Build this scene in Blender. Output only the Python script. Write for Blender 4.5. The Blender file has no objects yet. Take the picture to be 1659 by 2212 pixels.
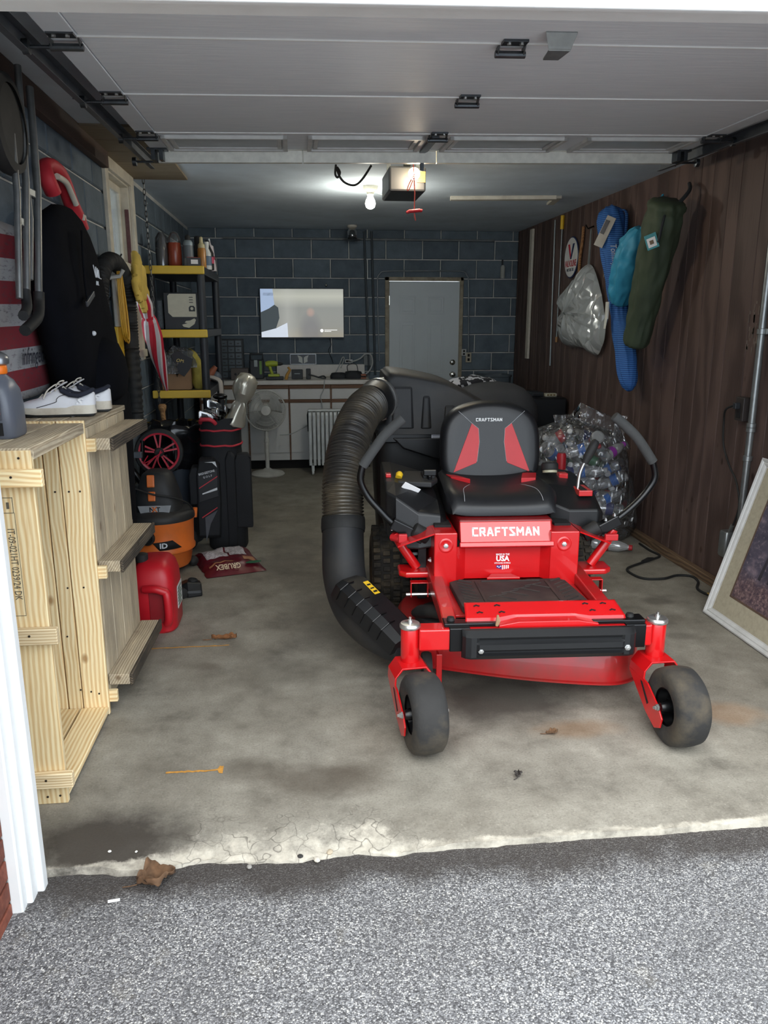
import bpy, math, random
from mathutils import Matrix, Vector, Euler, noise
R = math.radians
random.seed(7)
sc = bpy.context.scene
COL = sc.collection

# ---------------------------------------------------------------- camera, sky, exposure
cam = bpy.data.objects.new('camera', bpy.data.cameras.new('camera'))
COL.objects.link(cam)
cam.data.sensor_fit = 'VERTICAL'; cam.data.sensor_height = 36.0
cam.data.lens = 1680.0 / 2212.0 * 36.0
cam.location = (0, 0, 1.55)
cam.rotation_euler = (R(90 - 13.747), 0, R(-6.253))
cam.data.clip_start = 0.02
sc.camera = cam

world = bpy.data.worlds.new('overcast_sky'); sc.world = world
world.use_nodes = True
bg = world.node_tree.nodes['Background']
bg.inputs[0].default_value = (0.80, 0.90, 1.0, 1)
bg.inputs[1].default_value = 1.0

vs = sc.view_settings
vs.view_transform = 'Standard'
vs.look = 'None'
vs.gamma = 1.0
vs.use_curve_mapping = False
vs.exposure = 1.85
sc.display_settings.display_device = 'sRGB'
try:
    sc.cycles.max_bounces = 10
    sc.cycles.diffuse_bounces = 6
    sc.cycles.glossy_bounces = 4
    sc.cycles.transmission_bounces = 6
    sc.cycles.transparent_max_bounces = 24
    sc.cycles.use_denoising = True
    sc.cycles.sample_clamp_indirect = 6.0
    sc.cycles.caustics_reflective = False
    sc.cycles.caustics_refractive = False
except Exception:
    pass

def soft_sun(direction, strength, angle, color):
    l = bpy.data.lights.new('hazy_sun', 'SUN'); l.energy = strength; l.angle = R(angle); l.color = color
    o = bpy.data.objects.new('hazy_sun', l); COL.objects.link(o)
    o.rotation_euler = Vector(direction).to_track_quat('-Z', 'Y').to_euler()
soft_sun((0.25, 0.75, -1.0), 0.95, 70, (1.0, 0.95, 0.86))

# ---------------------------------------------------------------- material helpers
def rgb(r, g, b):
    f = lambda c: (c / 255 / 12.92) if c <= 10.3 else ((c / 255 + 0.055) / 1.055) ** 2.4
    return (f(r), f(g), f(b))

class NT:
    def __init__(s, name):
        s.m = bpy.data.materials.new(name); s.m.use_nodes = True
        s.t = s.m.node_tree; s.b = s.t.nodes['Principled BSDF']; s.out = s.t.nodes['Material Output']
    def n(s, kind, **kw):
        nd = s.t.nodes.new(kind)
        for k, v in kw.items():
            if k.startswith('i_'):
                key = k[2:]
                nd.inputs[int(key) if key.isdigit() else key.replace('_', ' ')].default_value = v
            else:
                setattr(nd, k, v)
        return nd
    def l(s, a, b): s.t.links.new(a, b)
    def coords(s, kind='Object', scale=(1, 1, 1), rand=0.0):
        tc = s.n('ShaderNodeTexCoord')
        mp = s.n('ShaderNodeMapping'); mp.inputs['Scale'].default_value = scale
        s.l(tc.outputs[kind], mp.inputs['Vector'])
        if rand:
            oi = s.n('ShaderNodeObjectInfo')
            mu = s.n('ShaderNodeMath', operation='MULTIPLY'); mu.inputs[1].default_value = rand
            s.l(oi.outputs['Random'], mu.inputs[0])
            cb = s.n('ShaderNodeCombineXYZ')
            for k in range(3): s.l(mu.outputs[0], cb.inputs[k])
            s.l(cb.outputs[0], mp.inputs['Location'])
        return mp.outputs['Vector']
    def noise(s, vec, scale, detail=4, rough=0.55, dist=0.0):
        nd = s.n('ShaderNodeTexNoise'); nd.inputs['Scale'].default_value = scale
        nd.inputs['Detail'].default_value = detail; nd.inputs['Roughness'].default_value = rough
        nd.inputs['Distortion'].default_value = dist
        s.l(vec, nd.inputs['Vector']); return nd.outputs['Fac']
    def ramp(s, fac, stops, interp='LINEAR'):
        nd = s.n('ShaderNodeValToRGB'); e = nd.color_ramp.elements; nd.color_ramp.interpolation = interp
        while len(e) < len(stops): e.new(0.5)
        for k, (p, c) in enumerate(stops):
            e[k].position = p
            e[k].color = (c, c, c, 1) if not hasattr(c, '__len__') else (*c[:3], 1)
        s.l(fac, nd.inputs[0]); return nd.outputs[0]
    def mix(s, fac, a, b, mode='MIX'):
        nd = s.n('ShaderNodeMix', data_type='RGBA', blend_type=mode)
        for sock, v in ((0, fac), (6, a), (7, b)):
            if hasattr(v, 'links') or hasattr(v, 'is_linked'): s.l(v, nd.inputs[sock])
            else: nd.inputs[sock].default_value = v if sock == 0 else (*v[:3], 1)
        return nd.outputs[2]
    def math(s, op, a, b=0.0, c=0.0):
        nd = s.n('ShaderNodeMath', operation=op)
        for k, v in enumerate((a, b, c)):
            if hasattr(v, 'is_linked'): s.l(v, nd.inputs[k])
            else: nd.inputs[k].default_value = v
        return nd.outputs[0]
    def bump(s, h, strength=0.3, dist=0.01):
        nd = s.n('ShaderNodeBump'); nd.inputs['Strength'].default_value = strength
        nd.inputs['Distance'].default_value = dist
        s.l(h, nd.inputs['Height']); s.l(nd.outputs[0], s.b.inputs['Normal'])
    def col(s, v):
        if hasattr(v, 'is_linked'): s.l(v, s.b.inputs['Base Color'])
        else: s.b.inputs['Base Color'].default_value = (*v[:3], 1)
    def set(s, **kw):
        names = dict(rough='Roughness', metal='Metallic', spec='Specular IOR Level', coat='Coat Weight', trans='Transmission Weight', ior='IOR', alpha='Alpha', sheen='Sheen Weight')
        for k, v in kw.items():
            if hasattr(v, 'is_linked'): s.l(v, s.b.inputs[names[k]])
            else: s.b.inputs[names[k]].default_value = v
        return s

MATS = {}
def mat(name, c, rough=0.5, metal=0.0, var=0.12, scale=12.0, bump=0.0, bscale=60.0, coat=0.0, spec=0.5, dirt=None, dirt_amt=0.4, rand=3.0, sheen=0.0, stretch=(1, 1, 1)):
    """plain surface with slight tone variation, optional fine relief and dusty patches"""
    if name in MATS: return MATS[name]
    t = NT(name); v = t.coords('Object', stretch, rand)
    f = t.noise(v, scale, 5)
    lo = tuple(x * (1 - var) for x in c); hi = tuple(min(1, x * (1 + var)) for x in c)
    col = t.ramp(f, [(0.3, lo), (0.7, hi)])
    if dirt:
        d = t.ramp(t.noise(v, scale * 0.6, 8, 0.65), [(0.45, 0.0), (0.72, dirt_amt)])
        col = t.mix(d, col, dirt)
    t.col(col); t.set(rough=rough, metal=metal, coat=coat, spec=spec, sheen=sheen)
    if bump: t.bump(t.noise(v, bscale, 3), bump, 0.004)
    MATS[name] = t.m
    return t.m

def clear_mat(name, tint=(1, 1, 1), alpha=0.25, rough=0.1, milk=0.0, milkcol=(0.8, 0.8, 0.8), crinkle=0.0, cscale=12.0):
    """thin clear plastic: mostly see-through, glossy, optionally a bit milky"""
    if name in MATS: return MATS[name]
    t = NT(name)
    tr = t.n('ShaderNodeBsdfTransparent'); tr.inputs[0].default_value = (*tint, 1)
    gl = t.n('ShaderNodeBsdfGlossy'); gl.inputs['Roughness'].default_value = rough
    df = t.n('ShaderNodeBsdfDiffuse'); df.inputs[0].default_value = (*milkcol, 1)
    if crinkle:
        vo = t.n('ShaderNodeTexVoronoi', feature='DISTANCE_TO_EDGE'); vo.inputs['Scale'].default_value = cscale
        ds = t.n('ShaderNodeTexNoise'); ds.inputs['Scale'].default_value = cscale * 0.5; tcv = t.coords('Object', (1, 1, 0.6)); t.l(tcv, ds.inputs['Vector'])
        vm = t.n('ShaderNodeVectorMath', operation='MULTIPLY_ADD'); t.l(ds.outputs['Color'], vm.inputs[0]); vm.inputs[1].default_value = (0.25, 0.25, 0.25); t.l(tcv, vm.inputs[2]); t.l(vm.outputs[0], vo.inputs['Vector'])
        bp = t.n('ShaderNodeBump'); bp.inputs['Strength'].default_value = crinkle; bp.inputs['Distance'].default_value = 0.02
        t.l(t.math('ADD', t.ramp(vo.outputs['Distance'], [(0.0, 0.0), (0.35, 1.0)]), ds.outputs['Fac']), bp.inputs['Height']); t.l(bp.outputs[0], gl.inputs['Normal']); t.l(bp.outputs[0], df.inputs['Normal'])
    lw = t.n('ShaderNodeLayerWeight'); lw.inputs['Blend'].default_value = 0.35
    fac = t.math('MULTIPLY_ADD', lw.outputs['Fresnel'], 0.9, alpha * 0.4)
    m1 = t.n('ShaderNodeMixShader'); t.l(fac, m1.inputs[0]); t.l(tr.outputs[0], m1.inputs[1]); t.l(gl.outputs[0], m1.inputs[2])
    m2 = t.n('ShaderNodeMixShader'); m2.inputs[0].default_value = milk; t.l(m1.outputs[0], m2.inputs[1]); t.l(df.outputs[0], m2.inputs[2])
    t.l(m2.outputs[0], t.out.inputs[0])
    MATS[name] = t.m
    return t.m

def glow_mat(name, c, strength):
    if name in MATS: return MATS[name]
    t = NT(name); t.col(c); t.b.inputs['Emission Color'].default_value = (*c, 1); t.b.inputs['Emission Strength'].default_value = strength
    MATS[name] = t.m
    return t.m

def wood_mat(name, light, dark, grain=26.0, rough=0.7, grey=None, greyamt=0.0, knots=True, along=0.7, bump=0.15):
    """board whose local X runs along the grain"""
    if name in MATS: return MATS[name]
    t = NT(name)
    v = t.coords('Object', (along, 1, 1), 9.0)
    nz = t.noise(v, 2.2, 3, 0.5)
    sep = t.n('ShaderNodeSeparateXYZ'); t.l(v, sep.inputs[0])
    yy = t.math('ADD', sep.outputs[1], t.math('MULTIPLY', sep.outputs[2], 0.6))
    wv = t.math('SINE', t.math('MULTIPLY_ADD', nz, 30.0, t.math('MULTIPLY', yy, grain * 20.0)))
    fine = t.noise(t.coords('Object', (2.0, 60, 60), 9.0), 3.0, 4, 0.6)
    g = t.math('MULTIPLY_ADD', wv, 0.22, t.math('MULTIPLY', fine, 0.9))
    col = t.ramp(g, [(0.1, dark), (0.42, tuple((a + b) / 2 for a, b in zip(light, dark))), (0.62, light)])
    if knots:
        vo = t.n('ShaderNodeTexVoronoi'); vo.inputs['Scale'].default_value = 5.0
        t.l(t.coords('Object', (0.8, 1.3, 1.3), 9.0), vo.inputs['Vector'])
        k = t.ramp(vo.outputs['Distance'], [(0.05, 1.0), (0.11, 0.0)])
        col = t.mix(t.math('MULTIPLY', k, 0.8), col, (dark[0] * 0.5, dark[1] * 0.38, dark[2] * 0.28))
    if grey:
        gn = t.ramp(t.noise(t.coords('Object', (0.8, 4, 4), 9.0), 3.0, 6, 0.65), [(0.35, 0.0), (0.65, greyamt)])
        col = t.mix(gn, col, grey)
    oi = t.n('ShaderNodeObjectInfo')
    hv = t.n('ShaderNodeHueSaturation'); t.l(col, hv.inputs['Color'])
    t.l(t.math('MULTIPLY_ADD', oi.outputs['Random'], 0.3, 0.85), hv.inputs['Value'])
    t.col(hv.outputs[0]); t.set(rough=rough, spec=0.3)
    t.bump(g, bump, 0.003)
    MATS[name] = t.m
    return t.m

# ---------------------------------------------------------------- mesh builder
class MB:
    def __init__(s): s.v = []; s.f = []
    def add(s, vs_, fs, M=None):
        k = len(s.v)
        s.v += [tuple(M @ Vector(p)) if M is not None else tuple(p) for p in vs_]
        s.f += [tuple(i + k for i in q) for q in fs]
        return s
    def box(s, x0, x1, y0, y1, z0, z1, M=None):
        return s.add([(x, y, z) for z in (z0, z1) for y in (y0, y1) for x in (x0, x1)],
                     [(0, 2, 3, 1), (4, 5, 7, 6), (0, 1, 5, 4), (2, 6, 7, 3), (0, 4, 6, 2), (1, 3, 7, 5)], M)
    def cbox(s, c, d, M=None):
        return s.box(c[0] - d[0] / 2, c[0] + d[0] / 2, c[1] - d[1] / 2, c[1] + d[1] / 2, c[2] - d[2] / 2, c[2] + d[2] / 2, M)
    def loft(s, rings, cap0=True, cap1=True, closed=True, M=None):
        n = len(rings[0]); vs_ = [p for r in rings for p in r]; fs = []
        m = n if closed else n - 1
        for i in range(len(rings) - 1):
            for j in range(m):
                a = i * n + j; b = i * n + (j + 1) % n
                fs.append((a, b, b + n, a + n))
        if cap0: fs.append(tuple(range(n - 1, -1, -1)))
        if cap1: fs.append(tuple((len(rings) - 1) * n + j for j in range(n)))
        return s.add(vs_, fs, M)
    def lathe(s, prof, n=24, M=None, cap0=True, cap1=True):
        return s.loft([[(r * math.cos(2 * math.pi * j / n), r * math.sin(2 * math.pi * j / n), z) for j in range(n)] for r, z in prof], cap0, cap1, True, M)
    def tube(s, path, r, n=10, caps=True, M=None, closed=False, flat=1.0):
        P = [Vector(p) for p in path]; N = len(P)
        rr = r if hasattr(r, '__len__') else [r] * N
        t0 = (P[1] - P[0]).normalized()
        up = Vector((0, 0, 1)) if abs(t0.z) < 0.9 else Vector((1, 0, 0))
        nx = t0.cross(up).normalized(); rings = []
        for i in range(N):
            if closed: t = (P[(i + 1) % N] - P[i - 1]).normalized()
            else: t = (P[min(i + 1, N - 1)] - P[max(i - 1, 0)]).normalized()
            nx = (nx - t * nx.dot(t)).normalized(); ny = t.cross(nx)
            rings.append([P[i] + (nx * math.cos(2 * math.pi * j / n) + ny * math.sin(2 * math.pi * j / n) * flat) * rr[i] for j in range(n)])
        if closed: rings.append(rings[0])
        return s.loft(rings, caps and not closed, caps and not closed, True, M)
    def prism(s, poly, z0, z1, M=None):
        n = len(poly)
        return s.add([(p[0], p[1], z0) for p in poly] + [(p[0], p[1], z1) for p in poly],
                     [tuple(range(n - 1, -1, -1)), tuple(range(n, 2 * n))] + [(j, (j + 1) % n, (j + 1) % n + n, j + n) for j in range(n)], M)
    def grid(s, nu, nv, fn, M=None):
        return s.add([fn(i / nu, j / nv) for j in range(nv + 1) for i in range(nu + 1)],
                     [(j * (nu + 1) + i, j * (nu + 1) + i + 1, (j + 1) * (nu + 1) + i + 1, (j + 1) * (nu + 1) + i) for j in range(nv) for i in range(nu)], M)
    def sphere(s, c, r, n=14, m=9, M=None):
        rx, ry, rz = r if hasattr(r, '__len__') else (r, r, r)
        prof = []
        for k in range(m + 1):
            a = -math.pi / 2 + math.pi * k / m
            q = max(math.cos(a), 1e-3)
            prof.append([(c[0] + rx * q * math.cos(2 * math.pi * j / n), c[1] + ry * q * math.sin(2 * math.pi * j / n), c[2] + rz * math.sin(a)) for j in range(n)])
        return s.loft(prof, True, True, True, M)
    def mesh(s, name, smooth=None):
        me = bpy.data.meshes.new(name); me.from_pydata(s.v, [], s.f); me.validate()
        if smooth is not None:
            me.polygons.foreach_set('use_smooth', [True] * len(me.polygons))
            me.set_sharp_from_angle(angle=R(smooth))
        me.update(); return me
    def build(s, name, m, parent=None, smooth=None, bevel=0.0, seg=2, loc=(0, 0, 0), rot=(0, 0, 0), sub=0, solid=0.0):
        me = s.mesh(name, smooth)
        return obj(name, me, m, parent, loc, rot, bevel, seg, sub, solid)

def obj(name, me, m, parent=None, loc=(0, 0, 0), rot=(0, 0, 0), bevel=0.0, seg=2, sub=0, solid=0.0):
    if m is not None and not me.materials: me.materials.append(m)
    o = bpy.data.objects.new(name, me); COL.objects.link(o)
    o.location = loc; o.rotation_euler = rot
    if parent: o.parent = parent
    if solid:
        d = o.modifiers.new('thick', 'SOLIDIFY'); d.thickness = solid; d.offset = 0
    if bevel:
        d = o.modifiers.new('edge', 'BEVEL'); d.width = bevel; d.segments = seg; d.limit_method = 'ANGLE'; d.angle_limit = R(40)
        if hasattr(d, 'harden_normals') and False: d.harden_normals = True
    if sub:
        d = o.modifiers.new('sub', 'SUBSURF'); d.levels = sub; d.render_levels = sub
    return o

def tag(o, label, cat, group=None, kind=None):
    o['label'] = label; o['category'] = cat
    if group: o['group'] = group
    if kind: o['kind'] = kind
    return o
def thing(name, label, cat, loc=(0, 0, 0), rz=0.0, group=None, rot=None):
    o = bpy.data.objects.new(name, None); COL.objects.link(o); o.empty_display_size = 0.05
    o.location = loc; o.rotation_euler = rot if rot else (0, 0, R(rz))
    return tag(o, label, cat, group)
def struct(o, label=None):
    o['kind'] = 'structure'
    if label: o['label'] = label
    return o
def dup(root, loc=None, rot=None, label=None, parent=None):
    r = root.copy(); COL.objects.link(r)
    if loc is not None: r.location = loc
    if rot is not None: r.rotation_euler = rot
    if label: r['label'] = label
    if parent: r.parent = parent
    for ch in list(root.children):
        c = ch.copy(); COL.objects.link(c); c.parent = r
        for g in list(ch.children):
            d = g.copy(); COL.objects.link(d); d.parent = c
    return r

def TR(x=0, y=0, z=0, rx=0, ry=0, rz=0):
    return Matrix.Translation((x, y, z)) @ Euler((R(rx), R(ry), R(rz))).to_matrix().to_4x4()
def ring(a, b, z, n=24, e=2.0, cx=0.0, cy=0.0):
    """superellipse ring in XY"""
    out = []
    for j in range(n):
        t = 2 * math.pi * j / n; c, s_ = math.cos(t), math.sin(t)
        out.append((cx + a * math.copysign(abs(c) ** (2 / e), c), cy + b * math.copysign(abs(s_) ** (2 / e), s_), z))
    return out
def smooth_path(pts, k=8, closed=False):
    P = [Vector(p) for p in pts]; out = []; n = len(P)
    rng = n if closed else n - 1
    for i in range(rng):
        if closed: a, b, c, d = P[i - 1], P[i], P[(i + 1) % n], P[(i + 2) % n]
        else: a, b, c, d = P[max(i - 1, 0)], P[i], P[i + 1], P[min(i + 2, n - 1)]
        for q in range(k):
            t = q / k
            out.append(0.5 * ((2 * b) + (c - a) * t + (2 * a - 5 * b + 4 * c - d) * t * t + (3 * b - a - 3 * c + d) * t ** 3))
    if not closed: out.append(P[-1])
    return out
def interp(xs, ys, x):
    if x <= xs[0]: return ys[0]
    for a, b, p, q in zip(xs, xs[1:], ys, ys[1:]):
        if x <= b: return p + (q - p) * (x - a) / (b - a)
    return ys[-1]
def nz(x, y, z=0.0): return noise.noise(Vector((x, y, z)))

STROKES = {'C': (0.6, [[(0.6, 1), (0, 1), (0, 0), (0.6, 0)]]), 'R': (0.62, [[(0, 0), (0, 1), (0.6, 1), (0.6, 0.5), (0, 0.5)], [(0.28, 0.5), (0.62, 0)]]), 'A': (0.7, [[(0, 0), (0.28, 1), (0.42, 1), (0.7, 0)], [(0.12, 0.3), (0.58, 0.3)]]), 'F': (0.55, [[(0, 0), (0, 1), (0.55, 1)], [(0, 0.5), (0.48, 0.5)]]),
           'T': (0.64, [[(0, 1), (0.64, 1)], [(0.32, 1), (0.32, 0)]]), 'S': (0.6, [[(0.6, 1), (0, 1), (0, 0.85), (0.6, 0.15), (0.6, 0), (0, 0)]]), 'M': (0.8, [[(0, 0), (0, 1), (0.4, 0.4), (0.8, 1), (0.8, 0)]]), 'N': (0.64, [[(0, 0), (0, 1), (0.64, 0), (0.64, 1)]])}
def block_text(name, body, h, width, m, M, parent, th=0.2, depth=0.0012):
    """heavy square-cut capitals built from strokes, centred, in the local XY plane of M"""
    tot = sum(STROKES[c][0] for c in body) + 0.42 * (len(body) - 1)
    kx = width / tot; b = MB(); x = -tot / 2; hh = h * (1 - th)
    for c in body:
        w, ss = STROKES[c]
        for st in ss:
            for (p, q) in zip(st, st[1:]):
                a = Vector(((x + p[0]) * kx, (p[1] - 0.5) * hh, 0)); e = Vector(((x + q[0]) * kx, (q[1] - 0.5) * hh, 0))
                d = (e - a).normalized(); n = Vector((-d.y, d.x, 0)); t2 = th * h / 2; a = a - d * t2 * 0.95; e = e + d * t2 * 0.95
                pts = [a - n * t2, e - n * t2, e + n * t2, a + n * t2]
                b.add([(v.x, v.y, 0) for v in pts] + [(v.x, v.y, depth) for v in pts], [(3, 2, 1, 0), (4, 5, 6, 7), (0, 1, 5, 4), (1, 2, 6, 5), (2, 3, 7, 6), (3, 0, 4, 7)], M)
        x += w + 0.42
    return b.build(name, m, parent)
TXT = []
def text(name, body, size, m, M, parent, bold=0.0, depth=0.0008, align='CENTER', sx=1.0, shear=0.0, sp=1.0):
    """flat printed or raised lettering, as a mesh lying in the local XY plane of M"""
    cu = bpy.data.curves.new(name, 'FONT'); cu.body = body; cu.size = size; cu.extrude = depth / 2
    cu.align_x = align; cu.align_y = 'CENTER'; cu.offset = bold * size; cu.shear = shear; cu.space_character = sp
    cu.resolution_u = 2
    o = bpy.data.objects.new(name, cu); COL.objects.link(o)
    TXT.append((o, m, M @ Matrix.Diagonal((sx, 1, 1, 1)), parent, name))
def flush_text():
    dg = bpy.context.evaluated_depsgraph_get(); dg.update()
    for o, m, M, parent, name in TXT:
        me = bpy.data.meshes.new_from_object(o.evaluated_get(dg)); me.transform(M)
        me.materials.clear(); me.materials.append(m); me.name = name
        cu = o.data; bpy.data.objects.remove(o); bpy.data.curves.remove(cu)
        obj(name, me, m, parent)
    TXT.clear()
# ================================================================ STRUCTURE
XL, XR, YB, YF, ZC = -1.12, 2.48, 8.90, 2.05, 2.52

def concrete_mat():
    t = NT('concrete_floor'); v = t.coords('Object')
    big = t.noise(v, 0.9, 6, 0.6); med = t.noise(v, 5.0, 8, 0.68); fine = t.noise(v, 130.0, 3, 0.7)
    col = t.ramp(med, [(0.25, rgb(96, 92, 84)), (0.45, rgb(140, 135, 124)), (0.6, rgb(158, 153, 141)), (0.8, rgb(184, 178, 165))])
    col = t.mix(t.ramp(big, [(0.35, 0.45), (0.65, 0.0)]), col, rgb(96, 88, 76))
    col = t.mix(t.ramp(fine, [(0.3, 0.4), (0.5, 0.0)]), col, rgb(84, 78, 70))
    col = t.mix(t.ramp(fine, [(0.6, 0.0), (0.75, 0.4)]), col, rgb(196, 190, 176))
    sep = t.n('ShaderNodeSeparateXYZ'); t.l(v, sep.inputs[0]); X, Y = sep.outputs[0], sep.outputs[1]
    wob = t.noise(v, 4.0, 8, 0.7)
    def blob(cx, cy, rx, ry, soft=0.5, amp=1.1):
        d = t.math('SQRT', t.math('ADD', t.math('POWER', t.math('MULTIPLY', t.math('SUBTRACT', X, cx), 1 / rx), 2.0), t.math('POWER', t.math('MULTIPLY', t.math('SUBTRACT', Y, cy), 1 / ry), 2.0)))
        d = t.math('ADD', d, t.math('MULTIPLY', t.math('SUBTRACT', wob, 0.5), amp))
        return t.ramp(d, [(0.45, 1.0), (1.0, 0.0)])
    for cx, cy, rx, ry, a, c in ((-0.62, 2.17, 0.34, 0.19, 0.9, rgb(52, 46, 41)), (0.07, 2.42, 0.24, 0.14, 0.6, rgb(72, 62, 52)), (-0.2, 2.5, 0.16, 0.1, 0.5, rgb(78, 70, 60)),
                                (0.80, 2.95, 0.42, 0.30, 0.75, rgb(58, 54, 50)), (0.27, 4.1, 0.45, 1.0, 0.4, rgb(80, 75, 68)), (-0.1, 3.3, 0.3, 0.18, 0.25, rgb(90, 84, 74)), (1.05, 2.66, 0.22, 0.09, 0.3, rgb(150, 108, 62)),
                                (-0.45, 3.4, 0.08, 0.05, 0.35, rgb(80, 66, 56)), (1.72, 2.72, 0.16, 0.12, 0.35, rgb(160, 116, 72)), (2.0, 4.0, 0.12, 0.08, 0.45, rgb(72, 66, 60)), (1.9, 3.5, 0.1, 0.06, 0.4, rgb(72, 66, 60)), (-0.05, 5.2, 0.3, 0.7, 0.35, rgb(74, 70, 66))):
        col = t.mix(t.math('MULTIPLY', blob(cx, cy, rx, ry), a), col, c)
    # pale broken mortar along the worn front edge
    left = t.math('SUBTRACT', 1.0, t.ramp(t.math('ABSOLUTE', t.math('ADD', X, 0.06)), [(0.28, 0.0), (0.52, 1.0)]))
    wide = t.math('MULTIPLY_ADD', left, -18.0, 22.0)
    e = t.math('ADD', t.math('MULTIPLY', t.math('SUBTRACT', Y, 2.05), wide), t.math('MULTIPLY', t.math('SUBTRACT', t.noise(v, 6.0, 8, 0.75), 0.5), 2.4))
    em = t.ramp(e, [(0.2, 0.9), (0.5, 0.0)])
    col = t.mix(t.math('MULTIPLY', em, t.ramp(t.noise(v, 11, 6, 0.7), [(0.38, 0.1), (0.62, 0.8)])), col, rgb(208, 200, 184))
    cr = t.n('ShaderNodeTexVoronoi', feature='DISTANCE_TO_EDGE'); cr.inputs['Scale'].default_value = 9.0
    wv = t.n('ShaderNodeTexNoise'); wv.inputs['Scale'].default_value = 9.0; t.l(v, wv.inputs['Vector'])
    vv = t.n('ShaderNodeVectorMath', operation='MULTIPLY_ADD'); t.l(wv.outputs['Color'], vv.inputs[0]); vv.inputs[1].default_value = (0.2, 0.2, 0.2); t.l(v, vv.inputs[2]); t.l(vv.outputs[0], cr.inputs['Vector'])
    crack = t.math('MULTIPLY', t.math('MULTIPLY', t.ramp(cr.outputs['Distance'], [(0.0, 1.0), (0.02, 0.0)]), t.ramp(e, [(0.5, 0.7), (1.2, 0.0)])), left)
    col = t.mix(crack, col, rgb(60, 54, 48))
    t.col(col); t.set(rough=t.ramp(med, [(0.3, 0.6), (0.7, 0.85)]), spec=0.35)
    t.bump(t.math('ADD', t.math('MULTIPLY', fine, 0.5), med), 0.35, 0.006)
    return t.m

def asphalt_mat():
    t = NT('asphalt'); v = t.coords('Object')
    vo = t.n('ShaderNodeTexVoronoi'); vo.inputs['Scale'].default_value = 230.0; t.l(v, vo.inputs['Vector'])
    sepc = t.n('ShaderNodeSeparateColor'); t.l(vo.outputs['Color'], sepc.inputs[0])
    col = t.ramp(sepc.outputs[0], [(0.0, rgb(74, 73, 74)), (0.35, rgb(122, 121, 122)), (0.7, rgb(158, 157, 158)), (0.9, rgb(192, 190, 187)), (1.0, rgb(226, 223, 216))])
    col = t.mix(t.ramp(vo.outputs['Distance'], [(0.35, 0.0), (0.75, 0.6)]), col, rgb(50, 49, 50))
    big = t.noise(v, 2.2, 6, 0.6)
    col = t.mix(t.ramp(big, [(0.3, 0.42), (0.62, 0.0)]), col, rgb(88, 86, 86))
    col = t.mix(t.ramp(t.noise(v, 8.0, 4), [(0.62, 0.0), (0.8, 0.25)]), col, rgb(150, 140, 118))
    sep = t.n('ShaderNodeSeparateXYZ'); t.l(v, sep.inputs[0])
    e = t.math('ADD', t.math('MULTIPLY', t.math('SUBTRACT', 2.05, sep.outputs[1]), 4.0), t.math('MULTIPLY', t.math('SUBTRACT', t.noise(v, 6.0, 5), 0.5), 0.9))
    col = t.mix(t.ramp(e, [(0.3, 0.85), (0.7, 0.0)]), col, rgb(58, 52, 48))
    t.col(col); t.set(rough=0.85, spec=0.3)
    t.bump(t.math('SUBTRACT', t.noise(v, 240.0, 3), vo.outputs['Distance']), 0.8, 0.004)
    return t.m

def edge_y(x):
    w = interp([-0.9, -0.5, 0.2, 0.35, 0.6, 3], [0.006, 0.03, 0.035, 0.02, 0.006, 0.005], x)
    return 2.045 + w * (nz(x * 5, 3.1) + 0.5 * nz(x * 17, 9.2)) + 0.004 * nz(x * 60, 1.0)
def edge_drop(x):
    return interp([-0.9, -0.6, -0.4, 0.3, 0.45, 3], [0.004, 0.006, 0.028, 0.03, 0.012, 0.008], x)
m = MB()
ys = [0, 0.012, 0.03, 0.05, 0.075, 0.1, 0.13, 0.17, 0.22, 0.3]
NX = 260
rows = []
for j, d in enumerate(ys):
    row = []
    for i in range(NX + 1):
        x = -1.3 + 4.0 * i / NX
        y = edge_y(x) + d
        fall = max(0.0, 1 - d / 0.13)
        z = -edge_drop(x) * fall ** 1.2 * (0.6 + 0.7 * abs(nz(x * 14, d * 40))) + (0.006 * nz(x * 30, d * 60) * fall if -0.5 < x < 0.4 else 0)
        row.append((x, y, min(z, 0)))
    rows.append(row)
rows.append([(-1.3 + 4.0 * i / NX, YB + 0.2, 0) for i in range(NX + 1)])
front = [[(p[0], p[1], -0.12) for p in rows[0]]]
m.loft(front + rows, False, False, False)
floor = struct(m.build('floor', concrete_mat(), smooth=45), 'grey stained concrete garage floor with a chipped front edge')

m = MB()
m.grid(20, 30, lambda u, w: (-7 + 14 * u, -6 + 8.14 * w, -0.030 - 0.02 * (1 - w) ** 2))
driveway = struct(m.build('driveway', asphalt_mat()), 'grey asphalt driveway of coarse pale stone')

# ---- block walls: real blocks on a mortar core
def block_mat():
    t = NT('hazed_painted_block'); v = t.coords('Object', (1, 1, 1), 7.0)
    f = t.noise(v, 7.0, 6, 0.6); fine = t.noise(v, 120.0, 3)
    col = t.ramp(f, [(0.3, rgb(88, 100, 110)), (0.7, rgb(108, 120, 130))])  # dark paint lifted to blue-grey, so the bluish haze sits in the colour
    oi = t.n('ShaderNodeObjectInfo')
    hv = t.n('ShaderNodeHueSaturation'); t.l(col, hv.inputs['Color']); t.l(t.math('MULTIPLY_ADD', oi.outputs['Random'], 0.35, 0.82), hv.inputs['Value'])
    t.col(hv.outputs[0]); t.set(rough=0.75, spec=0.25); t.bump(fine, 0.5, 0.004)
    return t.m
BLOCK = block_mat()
MORTAR = mat('mortar', rgb(196, 196, 192), 0.95, var=0.2, scale=9, bump=0.5, bscale=90)
BLK = {}
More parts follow.
